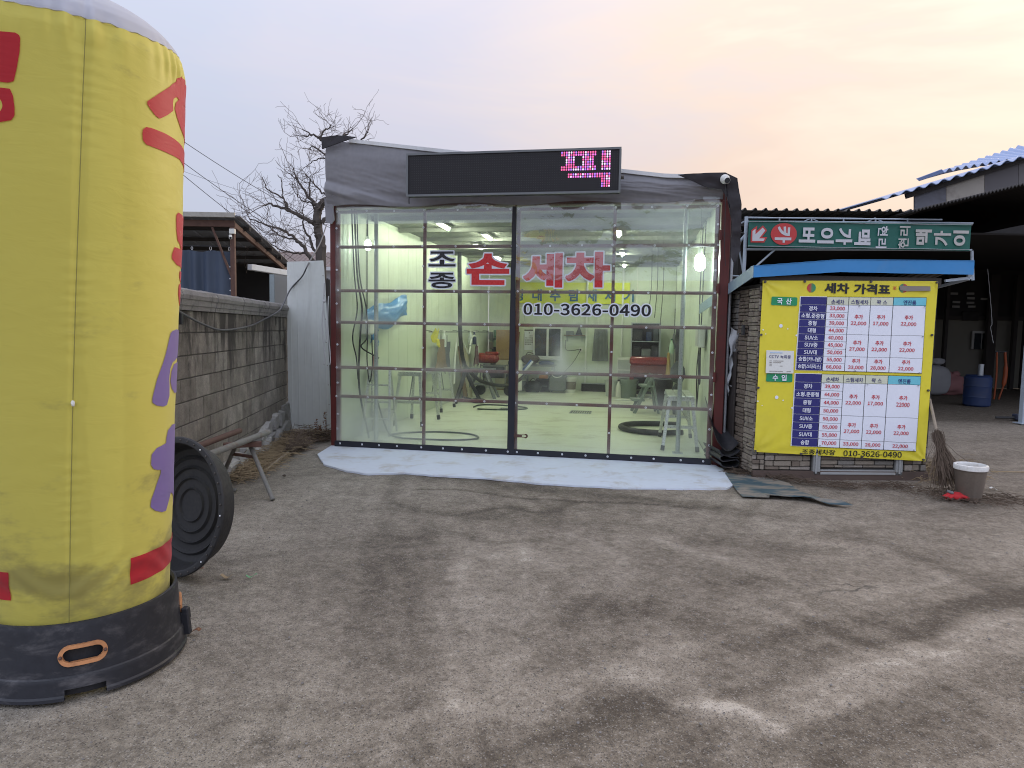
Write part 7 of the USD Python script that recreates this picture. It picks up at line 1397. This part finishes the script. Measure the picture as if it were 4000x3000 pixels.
for cx, cy in ((1083, 283), (1580, 288), (1565, 516), (1540, 792), (1050, 776), (637, 282), (812, 868), (1146, 876), (1532, 890), (1496, 1380), (783, 1345)):
    p = bp(cx, cy); obj("pin", MB().cyl((p[0], -.05, p[1]), (p[0], -.066, p[1]), .006, 8), GALV, pb)
notice = hthing("camera_notice", "white camera recording notice pinned on the left of the price banner", "notice")
Q = quad(bp(373, 620), bp(583, 626), bp(578, 797), bp(368, 794)); P_ = lambda s, q: Q(s, q)
pl_ = plate(Polygon([Q(0, 0), Q(1, 0), Q(1, 1), Q(0, 1)]), .002, wall_uz(-.062)); obj("paper", pl_, MASK_WHITE, notice)
obj("lettering", plate(at(fit(text("CCTV 녹화중", 1, 1), .245, .040), Q(.5, .27), -1), .001, wall_uz(-.0652)), PRINT_NAVY, notice)
g = [sbox(*(Q(.13, .118)), *(Q(.58, .09)))]; obj("blue_heading", plate(unary_union(g), .001, wall_uz(-.0652)), mat("pale_blue_print", (.18, .40, .70), .5), notice)
g = [sbox(Q(a, b)[0], Q(a, b)[1], Q(a + l, b)[0], Q(a, b)[1] + .005) for a, b, l in ((.12, .47, .09), (.26, .47, .36), (.12, .54, .10), (.26, .54, .28), (.12, .61, .09), (.12, .68, .09), (.50, .69, .10), (.12, .92, .28), (.42, .92, .2), (.75, .92, .16))]
obj("fine_print", plate(unary_union(g), .001, wall_uz(-.0652)), PRINT_GREY, notice)

# ---------------------------------------------------------------- folded mats, ground mat, pot and the like
t = thing("folded_mats", "black rubber mats folded in a heap between the door post and the hut", "mats", HO + HU * (-.16) + HW * .30, HA)
def fold(zs, amp, xs, dep):
    path = spline([(x, z) for x, z in zip(xs, zs)], 8) if False else spline(np.column_stack([xs, np.zeros(len(xs)), zs]), 8)
    ys = np.linspace(0, dep, 8); v = np.stack([np.broadcast_to(path[:, None, 0], (len(path), 8)), np.broadcast_to(ys, (len(path), 8)), path[:, None, 2] + amp * np.sin(ys * 7) + 0 * ys], -1).reshape(-1, 3)
    return thick(v, grid_faces(len(path), 8), np.array([.004, 0, .009]))
obj("mat", fold([.10, .055, .05, .06, .10, .14, .13, .12, .16, .19, .17, .165], .004, [-.10, -.06, .02, .10, .125, .10, .02, -.07, -.105, -.06, .03, .12], .6), BLACK_RUBBER, t, smooth=60)
obj("mat", fold([.25, .20, .185, .21, .25], .004, [-.115, -.08, .0, .08, .13], .6), BLACK_RUBBER, t, smooth=60)
v, f = sheet(lambda s, q: np.stack([-.12 + .25 * s, .05 + .55 * q, .34 - .10 * np.sin(s * 3.1) + .50 * q ** 1.3 * (1 - .7 * s)], -1), 24, 24); obj("mat", thick(v, f, np.array([0, 0, .010])), BLACK_RUBBER, t, smooth=60)
t = thing("torn_plastic", "torn pale plastic sheet caught on the right door post", "plastic sheet", G(5.12, -.03, 1.30)); v, f = sheet(lambda s, q: np.stack([.0 + .14 * s * (1 - q) ** 1.5 + .01 * np.sin(q * 20), .02 * np.sin(s * 7 + q * 9), .42 - .75 * q - .10 * s], -1), 12, 30); obj("sheet", thick(v, f, np.array([0, .003, 0])), mat("cloudy_plastic", (.42, .44, .46), .35, .1, 8), t, smooth=60)
obj("string", MB().tube(spline([(.02, 0, -.3), (.10, -.01, -.34), (.12, -.01, -.55), (.13, 0, -.72)], 6), .005, 5), ROPE, t)
P_ = [gnd(x, y) for x, y in ((2832, 1850), (2930, 1852), (3010, 1870), (3080, 1890), (3130, 1925), (3220, 1955), (3330, 1980), (3240, 1974), (3160, 1955), (3090, 1950), (2990, 1945), (2900, 1942), (2880, 1922), (2868, 1905))]
poly = Polygon([p[:2] for p in P_]).buffer(.04).buffer(-.04); a, ff = trimesh.creation.triangulate_polygon(poly, engine="earcut"); vv, ff = trimesh.remesh.subdivide_to_size(np.column_stack([a, np.zeros(len(a))]), ff, .035)[:2]
edge = np.array([LineString([gnd(2900, 1942)[:2], gnd(3090, 1948)[:2], gnd(3330, 1975)[:2]]).distance(Point(*q[:2])) for q in vv]); vv[:, 2] = .008 + .030 * np.exp(-edge / .05) * (vv[:, 0] > 2.6) + .006 * meshkit.fbm(vv * 4, 3, 2)
obj("ground_mat", thick(vv, ff, np.array([0, 0, -.006])), MAT_GREEN, None, smooth=50, label="worn blue green mat lying on the ground before the stone hut", cat="ground mat")
pc = gnd(3812, 1958); pc[1] += .11
t = thing("ceramic_pot", "big ceramic planter with a white rim standing in the dirt", "planter", tuple(pc))
obj("pot", MB().lathe([(0.0000, -.01), (0.1050, -.01), (0.1109, .02), (0.1260, .14), (0.1277, .15), (0.1319, .20), (0.1327, .21), (0.1403, .28), (0.1411, .30), (0.1327, .30), (0.1134, .05), (0.0000, .05)], 40), CERAMIC, t, smooth=40)
obj("rim", MB().lathe([(0.1411, .300), (0.1512, .305), (0.1546, .330), (0.1512, .352), (0.1386, .356), (0.1302, .345), (0.1302, .300)], 40), CERAMIC_RIM, t, smooth=40); obj("soil", MB().lathe([(0.0000, .285), (0.0840, .282), (0.1310, .270)], 30), SOIL, t, smooth=True)
t = thing("work_glove", "red work glove with a grey cuff lying left of the ceramic pot", "glove", tuple(gnd(3725, 1950)))
obj("palm", rock((.02, 0, .035), (.085, .06, .04), 3, 3, .3), RED_CLOTH, t, smooth=True)
for k, (dx_, dy_) in enumerate(((-.06, -.04), (-.08, -.015), (-.075, .015), (.09, -.05))): obj("finger", MB().tube(spline([(.0, dy_ * .6, .035), (dx_ * .7, dy_, .04), (dx_ * 1.25, dy_ * 1.2, .018)], 4), .017, 8), RED_CLOTH, t, smooth=True)
obj("cuff", MB().box((-.05, -.03, .055), (-.015, .05, .085), .01), GREY_PLASTIC, t)
t = thing("weathered_board", "weathered board end lying behind the red glove", "board", tuple(gnd(3725, 1910))); obj("board", MB().bar((-.16, -.05, .02), (.20, .10, .05), .06, .015, .003), STICK, t)
t = thing("long_stick", "thin pale stick lying on the ground right of the pot", "stick", tuple(gnd(3870, 1845))); obj("stick", MB().tube([(0, 0, .012), (.75, -.03, .014)], .008, 6), STRAW, t)
rs = np.random.default_rng(44)
for k, (x, y, lab) in enumerate(((3880, 1910, "small white scrap beside the ceramic pot"), (3555, 1902, "crumpled pale scrap at the foot of the hut"), (885, 2255, "pale brown dead leaf right of the black tub lid"), (983, 2253, "thin green scrap on the asphalt right of the black tub lid"), (757, 2470, "brown dead leaf beside the black base ring"), (1110, 1862, "dark pebble in front of the trestle foot"))):
    t = thing("litter" if k != 5 else "stone", lab, "litter" if k != 5 else "stone", tuple(gnd(x, y)))
    m = (MASK_WHITE, ROPE, STRAW, mat("green_scrap", (.12, .40, .18), .6), mat("dead_leaf", (.16, .07, .035), .8), SOIL)[k]
    if k == 5: obj("stone", rock((0, 0, .012), (.02, .016, .014), 3, 1), m, t)
    else:
        v, f = sheet(lambda s, q: np.stack([(s - .5) * .07, (q - .5) * (.03 if k != 3 else .012), .010 + .012 * np.sin(s * 5 + k)], -1), 8, 5); obj("scrap", thick(v, f, np.array([0, 0, -.002])), m, t, smooth=60)

# ---------------------------------------------------------------- green banner on its steel frame
Ys = 13.4; AL, AR, BLs, BRs = aty(2925, 865, Ys), aty(3795, 872, Ys), aty(2920, 972, Ys), aty(3792, 974, Ys)
sg = thing("green_banner", "long green banner hung sideways with white letters and a red circle", "banner", (AL[0], Ys, 0))
L_ = AR[0] - AL[0]; zb, zt = (BLs[2] + BRs[2]) / 2, (AL[2] + AR[2]) / 2; HB_ = zt - zb; zc = (zb + zt) / 2
PS = L_ / 870.0                                                      # metres per pixel of the photograph at this distance
v, f = sheet(lambda s, q: np.stack([L_ * s, -.01 * np.sin(s * 17) - .015 * meshkit.fbm(np.stack([s * 9, q * 3, 0 * s], -1), 3, 2), zb + HB_ * q], -1), 100, 14); obj("cloth", thick(v, f, np.array([0, .004, 0])), SIGN_GREEN, sg, smooth=60)
obj("white_edge", MB().bar((0, -.03, zt - .02), (L_, -.03, zt - .02), .03, .006).bar((0, -.03, zb + .02), (L_, -.03, zb + .02), .03, .006), SIGN_WHITE, sg)
def sx(px): return (px - 2925) * PS
def turned(ch, w, h, cx, cz, ang, m=SIGN_WHITE, off=-.034, bold=7):
    g = fit(text(ch, 1, bold), h, w) ; g = affinity.rotate(g, ang, origin=(0, 0)); return obj("lettering", plate(affinity.translate(g, cx, cz), .002, wall_uz(off)), m, sg)
def py(yc): return zt - (yc - 65) / (233 - 65) * HB_ if False else zt - (yc - 170) / (415 - 170) * HB_
k_ = 900 / 2212.0
def bx(cx): return sx(2900 + cx * k_)
crc = obj("red_circle", plate(affinity.scale(Point(0, 0).buffer(1, 32), 125 * k_ * PS, 104 * k_ * PS).__class__(affinity.translate(affinity.scale(Point(0, 0).buffer(1, 32), 125 * k_ * PS, 104 * k_ * PS), bx(397), py(291))), .002, wall_uz(-.032)), SIGN_RED, sg)
for ch, x0, x1, y0, y1 in (("카", 312, 470, 222, 370), ("버", 543, 700, 228, 365), ("이", 720, 880, 228, 370), ("가", 897, 1055, 228, 380), ("맥", 1075, 1232, 238, 380)):
    turned(ch, (x1 - x0) * k_ * PS, (y1 - y0) / 245 * HB_, bx((x0 + x1) / 2), py((y0 + y1) / 2), -90, off=-.0355)
for ch, x0, x1, y0, y1 in (("현", 1298, 1395, 203, 292), ("리", 1285, 1388, 318, 405)): turned(ch, (x1 - x0) * k_ * PS, (y1 - y0) / 245 * HB_, bx((x0 + x1) / 2), py((y0 + y1) / 2), -90, bold=4)
dim = mat("shaded_side_print", (.50, .49, .47), .5, .1, 3)  # greyer copy of the white print, shade painted into these letters
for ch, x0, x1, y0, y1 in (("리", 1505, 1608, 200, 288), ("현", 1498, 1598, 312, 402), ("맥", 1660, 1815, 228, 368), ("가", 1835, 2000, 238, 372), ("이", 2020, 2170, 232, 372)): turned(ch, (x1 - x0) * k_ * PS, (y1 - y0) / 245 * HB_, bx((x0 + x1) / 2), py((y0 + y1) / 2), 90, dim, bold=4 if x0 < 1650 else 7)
ar = Polygon([(-1, -1), (.75, -1), (.95, -.62), (.05, -.62), (.95, .55), (.55, .98), (-.55, -.05), (-.55, .8), (-1, .45)])
g1 = affinity.translate(affinity.scale(ar, 62 * k_ * PS, 62 / 245 * HB_, origin=(0, 0)), bx(158), py(296)); obj("arrow_edge", plate(g1.buffer(.028, join_style=2), .002, wall_uz(-.032)), SIGN_RED, sg); obj("arrow", plate(g1, .002, wall_uz(-.0345)), SIGN_WHITE, sg)
t = thing("sign_frame", "pale blue grey steel tube frame that carries the green banner", "frame", (AL[0], Ys, 0))
def ft(x, y, d=0.0): return aty(x, y, Ys + .12 + d) - np.array([AL[0], Ys, 0])
def tub(a, b, r=.022, name="tube"): obj(name, MB().tube([tuple(a), tuple(b)], r, 9), GREY_TUBE, t, smooth=True)
tub(ft(2916, 846), ft(2905, 1080), .035, "post"); tub(ft(3796, 980), ft(3800, 1095), .03, "post")
tub(ft(2916, 850), ft(3680, 858), .016, "upper_rail"); tub(ft(2912, 866), ft(3800, 872), .022, "top_rail"); tub(ft(2910, 974), ft(3795, 977), .022, "bottom_rail")
for x in (3045, 3170, 3295, 3420, 3545): tub(ft(x, 852), ft(x, 868), .014, "stud")
for x in (3168, 3418): tub(ft(x, 852), ft(x - 34, 868), .010, "web"); tub(ft(x, 852), ft(x + 34, 868), .010, "web")
tub(ft(3028, 974), ft(2945, 1048), .020, "brace"); tub(ft(2845, 995, .3), ft(2912, 918, .1), .030, "brace")
for a, b in (((2870, 925, .4), (2858, 1085, .4)), ((2878, 920, .4), (2902, 1062, .4)), ((2845, 1000, .4), (2854, 1080, .4)), ((2840, 1076, .4), (2886, 1078, .4)), ((2836, 1100, .4), (2866, 1094, .4)), ((2872, 890, .4), (2868, 930, .4)), ((2870, 885, .3), (2914, 862, .2))): tub(ft(*a), ft(*b), .016)
t = thing("tangled_cables", "tangled dark cables by the top of the right door post", "cables", tuple(aty(2850, 925, 12.0)))
for k in range(5): 
    p = np.cumsum(RNG.normal(0, .07, (7, 3)), axis=0) * [1, .5, 1]; obj("cable", MB().tube(spline(p + [0, 0, -.1 * k], 5), .012, 6), CABLE, t)

# ---------------------------------------------------------------- dark open barn on the right
bn = thing("open_barn", "big dark open sided barn with corrugated roofs on the right", "barn", (4.2, 13.6, 0))
def bl(p): return np.asarray(p) - np.array([4.2, 13.6, 0])
e0, e1 = bl(aty(2850, 822, 13.7)), bl(aty(3590, 828, 13.7))
v, f = sheet(lambda s, q: np.stack([e0[0] + (e1[0] - e0[0]) * s, .1 + 5.5 * q, e0[2] + (e1[2] - e0[2]) * s - .30 * q + .045 * np.clip(1.6 - 8 * np.abs(((s * 18.3) % 1) - .5), 0, 1)], -1), 420, 4); obj("front_roof", thick(v, f, np.array([0, 0, .01])), ROOF_UNDER, bn, smooth=20)
obj("front_beam", MB().box((e0[0], .35, e0[2] - .26), (e1[0] + .5, .45, e0[2] - .13)), DARK2, bn)
g0, g1 = bl(aty(3560, 828, 13.2)), bl(aty(4080, 702, 13.2))
def roofplane(a, b, depth, drop, ribs, amp): return sheet(lambda s, q: np.stack([a[0] + (b[0] - a[0]) * s, a[1] + depth * q, a[2] + (b[2] - a[2]) * s + drop * q + amp * np.cos(s * ribs * 2 * math.pi)], -1), 400, 4)
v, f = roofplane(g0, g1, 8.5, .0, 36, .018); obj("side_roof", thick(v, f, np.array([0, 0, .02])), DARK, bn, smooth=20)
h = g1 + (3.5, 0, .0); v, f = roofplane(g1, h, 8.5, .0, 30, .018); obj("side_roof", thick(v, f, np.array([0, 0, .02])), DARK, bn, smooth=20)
# gable wall strip and the two higher roofs
a, b = bl(aty(3572, 740, 17.5)), bl(aty(4080, 588, 17.5)); a2, b2 = bl(aty(3572, 845, 17.5)), bl(aty(4080, 780, 17.5))
cuts = [0, .245, .54, .80, 1.0]; mm = [mat("gable_grey", (.17, .17, .20), .7, .12, 2, dirt=(.1, .09, .09), dirt_amt=.5), mat("gable_pale", (.42, .38, .33), .7, .1, 2, dirt=(.25, .21, .18), dirt_amt=.6), mat("gable_dusky", (.13, .12, .125), .7, .15, 2), mat("gable_dusky2", (.15, .14, .14), .7, .15, 2)]
for k in range(4):
    p = lambda t: a + (b - a) * t; q = lambda t: a2 + (b2 - a2) * t; mb = MB().quad(q(cuts[k] + .002), q(cuts[k + 1] - .002), p(cuts[k + 1] - .002), p(cuts[k] + .002)); obj("gable_panel", thick(*mb.mesh(), np.array([0, .05, 0])), mm[k], bn)
r0, r1 = bl(aty(3440, 780, 17.2)), bl(aty(4080, 590, 17.2)); v, f = roofplane(r0, r1, 7, .25, 13, .035); obj("middle_roof", thick(v, f, np.array([0, 0, .02])), ROOF_BLUE, bn, smooth=20)
obj("rake_board", MB().bar(tuple(r0 + (.75, .25, .14)), tuple(r1 + (0, .25, -.05)), .05, .13), DARK2, bn)
r0, r1 = bl(aty(3660, 676, 21.5)), bl(aty(4080, 538, 21.5)); v, f = sheet(lambda s, q: np.stack([r0[0] + (r1[0] - r0[0]) * s, r0[1] - .2 + 1.3 * q, r0[2] + (r1[2] - r0[2]) * s - .55 * (1 - q) * s + .05 * np.cos(s * 13 * 2 * math.pi)], -1), 300, 5); obj("upper_roof", thick(v, f, np.array([0, 0, .02])), ROOF_BLUE, bn, smooth=20)
obj("ridge_beam", MB().bar(tuple(r0 + (.6, .0, -.10)), tuple(r1 + (0, .0, -.42)), .10, .12), DARK2, bn)
# inside: dark side, back wall with a window, ceiling
bz = bl((0, 22.0, 0))[1]
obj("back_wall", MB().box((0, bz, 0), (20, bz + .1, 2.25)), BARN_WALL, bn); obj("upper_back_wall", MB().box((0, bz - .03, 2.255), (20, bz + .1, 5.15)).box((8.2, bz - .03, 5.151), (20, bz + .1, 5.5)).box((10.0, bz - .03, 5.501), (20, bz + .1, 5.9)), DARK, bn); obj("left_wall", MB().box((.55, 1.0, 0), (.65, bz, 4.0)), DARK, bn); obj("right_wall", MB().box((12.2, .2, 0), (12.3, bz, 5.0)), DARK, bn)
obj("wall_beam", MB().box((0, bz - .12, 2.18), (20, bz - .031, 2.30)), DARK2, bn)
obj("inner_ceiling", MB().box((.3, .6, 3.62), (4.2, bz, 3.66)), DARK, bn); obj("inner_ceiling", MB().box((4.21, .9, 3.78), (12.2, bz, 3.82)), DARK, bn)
for x, y, w in ((3700, 1250, .05), (3970, 1260, .06), (3890, 1100, .14)): p = bl(aty(x, y, 21.6)); obj("inner_post", MB().box((p[0] - w, p[1], 0), (p[0] + w, p[1] + .12, 3.6)), DARK2, bn)
p = bl(aty(3835, 1330, 21.9)); wn = obj("window", MB().box((p[0] - .34, p[1] - .04, p[2] - .28), (p[0] - .27, p[1], p[2] + .30)).box((p[0] + .24, p[1] - .04, p[2] - .28), (p[0] + .34, p[1], p[2] + .30)).box((p[0] - .269, p[1] - .04, p[2] + .23), (p[0] + .239, p[1], p[2] + .30)).box((p[0] - .03, p[1] - .03, p[2] - .28), (p[0] - .01, p[1], p[2] + .229)), mat("dusty_white_frame", (.45, .44, .42), .6), bn); obj("pane", MB().box((p[0] - .268, p[1] - .015, p[2] - .28), (p[0] + .238, p[1] - .008, p[2] + .228)), DARK_GLASS, wn)
p = bl(aty(3790, 1235, 21.9)); obj("vent", MB().box((p[0] - .28, p[1] - .05, p[2] - .14), (p[0] + .25, p[1], p[2] + .14), .01), DARK, bn)
for x, y in ((3727, 1147), (3790, 1147), (3792, 1165), (3790, 1183), (3845, 1168), (3735, 1180), (3795, 1198), (3733, 1198)): p = bl(aty(x, y, 21.85)); obj("pale_box", MB().box((p[0] - .12, p[1] - .02, p[2] - .035), (p[0] + .12, p[1], p[2] + .035), .006), mat("dim_white_box", (.40, .39, .37), .6), bn)  # small solid pale boxes in front of the back wall
t = thing("steel_post", "pale blue steel post at the right edge of the picture", "post", tuple(gnd(3996, 1655))); obj("shaft", MB().box((-.06, -.06, 0), (.06, .06, 2.9), .01), GREY_TUBE, t); obj("foot", MB().box((-.12, -.12, 0), (.12, .12, .02), .004), GREY_TUBE, t)
dc = gnd(3847, 1590); t = thing("blue_drum", "blue plastic drum standing in the dark barn with a pale pipe on top", "drum", tuple(dc + np.array([0, .3, 0])))
obj("body", MB().lathe([(0, 0), (.26, 0), (.285, .03), (.285, .20), (.295, .22), (.285, .24), (.285, .46), (.295, .48), (.285, .50), (.285, .68), (.25, .71), (0, .71)], 28), BLUE_PLASTIC, t, smooth=35); obj("lid_ring", MB().lathe([(.24, .705), (.265, .72), (.25, .735), (.23, .725)], 24), BLUE_PLASTIC, t); obj("pipe", MB().tube([(.05, 0, .71), (.05, 0, 1.0)], .06, 14), GALV, t)
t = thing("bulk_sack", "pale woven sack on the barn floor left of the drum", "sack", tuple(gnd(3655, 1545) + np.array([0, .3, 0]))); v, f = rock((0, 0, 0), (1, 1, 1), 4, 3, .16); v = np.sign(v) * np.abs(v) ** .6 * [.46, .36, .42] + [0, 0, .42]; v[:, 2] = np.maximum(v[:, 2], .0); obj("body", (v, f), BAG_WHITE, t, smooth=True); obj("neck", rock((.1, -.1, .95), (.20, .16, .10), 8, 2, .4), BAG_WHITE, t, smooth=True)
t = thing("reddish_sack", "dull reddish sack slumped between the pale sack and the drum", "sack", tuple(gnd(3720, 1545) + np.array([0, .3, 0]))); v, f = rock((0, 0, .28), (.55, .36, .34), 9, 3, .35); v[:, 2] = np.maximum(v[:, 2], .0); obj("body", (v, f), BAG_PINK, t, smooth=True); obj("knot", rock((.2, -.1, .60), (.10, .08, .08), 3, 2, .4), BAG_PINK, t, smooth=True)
t = thing("orange_strap", "orange straps hanging by a dark post inside the barn", "strap", tuple(aty(3925, 1385, 17.0) * [1, 1, 0]))
zt_ = aty(3925, 1375, 17)[2]; zb_ = aty(3915, 1560, 17)[2]
obj("strap", MB().tube(spline([(.0, 0, zt_), (.05, 0, (zt_ * 2 + zb_) / 3), (.03, 0, (zt_ + 2 * zb_) / 3), (-.07, 0, zb_)], 6), [.03] * 6 + [.05] * 7 + [.02] * 6, 8), ORANGE, t, smooth=True); obj("strap", MB().tube(spline([(-.2, 0, zt_), (-.17, 0, (zt_ + zb_) / 2), (-.19, 0, zb_)], 6), .022, 7), ORANGE, t, smooth=True)
obj("hook", MB().tube([(-.25, 0, zt_), (.05, 0, zt_)], .02, 8), CABLE, t)
t = thing("barn_clutter", "dark heap of machinery under the barn window", "machinery", tuple(gnd(3790, 1530)))
for k, (x, z, sx_, sz) in enumerate(((-1.6, .55, .35, .55), (-.2, .75, .5, .7), (.7, .5, .5, .5), (1.9, .6, .5, .6))): obj("machine_part", rock((x, 2.2, z), (sx_, .4, sz), 11 + k, 2, .35), DARK, t, smooth=25)
t = thing("dark_tool_pile", "dark tools lying on the ground beside the right edge post", "tools", tuple(gnd(3960, 1640))); obj("handle", MB().tube([(-.30, .1, .03), (.15, -.05, .05)], .025, 7), CABLE, t); obj("head", MB().box((.0, -.08, 0), (.22, .08, .12), .02), mat("dark_navy_box", (.03, .035, .06), .6), t)
t = thing("barn_hanging_line", "thin pale line hanging in the barn", "line", (0, 0, 0)); obj("line", MB().tube(spline([aty(3858, 1050, 16), aty(3868, 1160, 16), aty(3875, 1260, 16), aty(3870, 1280, 16), aty(3880, 1340, 16)], 6), .006, 5), ROPE, t)

# ---------------------------------------------------------------- repeats carry a common group
GROUPS = {"vinyl_door": "vinyl door leaves of the car wash", "ceiling_light": "lit tube lights on the bay ceiling", "bulb_lamp": "bulb lamps by the door posts", "work_platform": "folding work platforms in the bay", "bucket": "pails in the bay",
          "spray_bottle": "spray bottles on the bay walls", "floor_drain": "floor drains of the bay", "timber_plank": "boards leaning on the left bay wall", "steel_pipe": "pipes on the trestle", "dead_weed": "dead weeds by the white panel",
          "pipe_column": "pipes on the back wall", "steel_pole": "poles behind the door posts", "twig_broom": "twig brooms", "cloth": "cloths on the wall rail", "litter": "scraps on the ground"}
import re as _re
for p in stage.GetPrimAtPath("/World").GetChildren():
    b = _re.sub(r"_[0-9]{3}$", "", p.GetName())
    if b in GROUPS: p.SetCustomDataByKey("group", GROUPS[b])
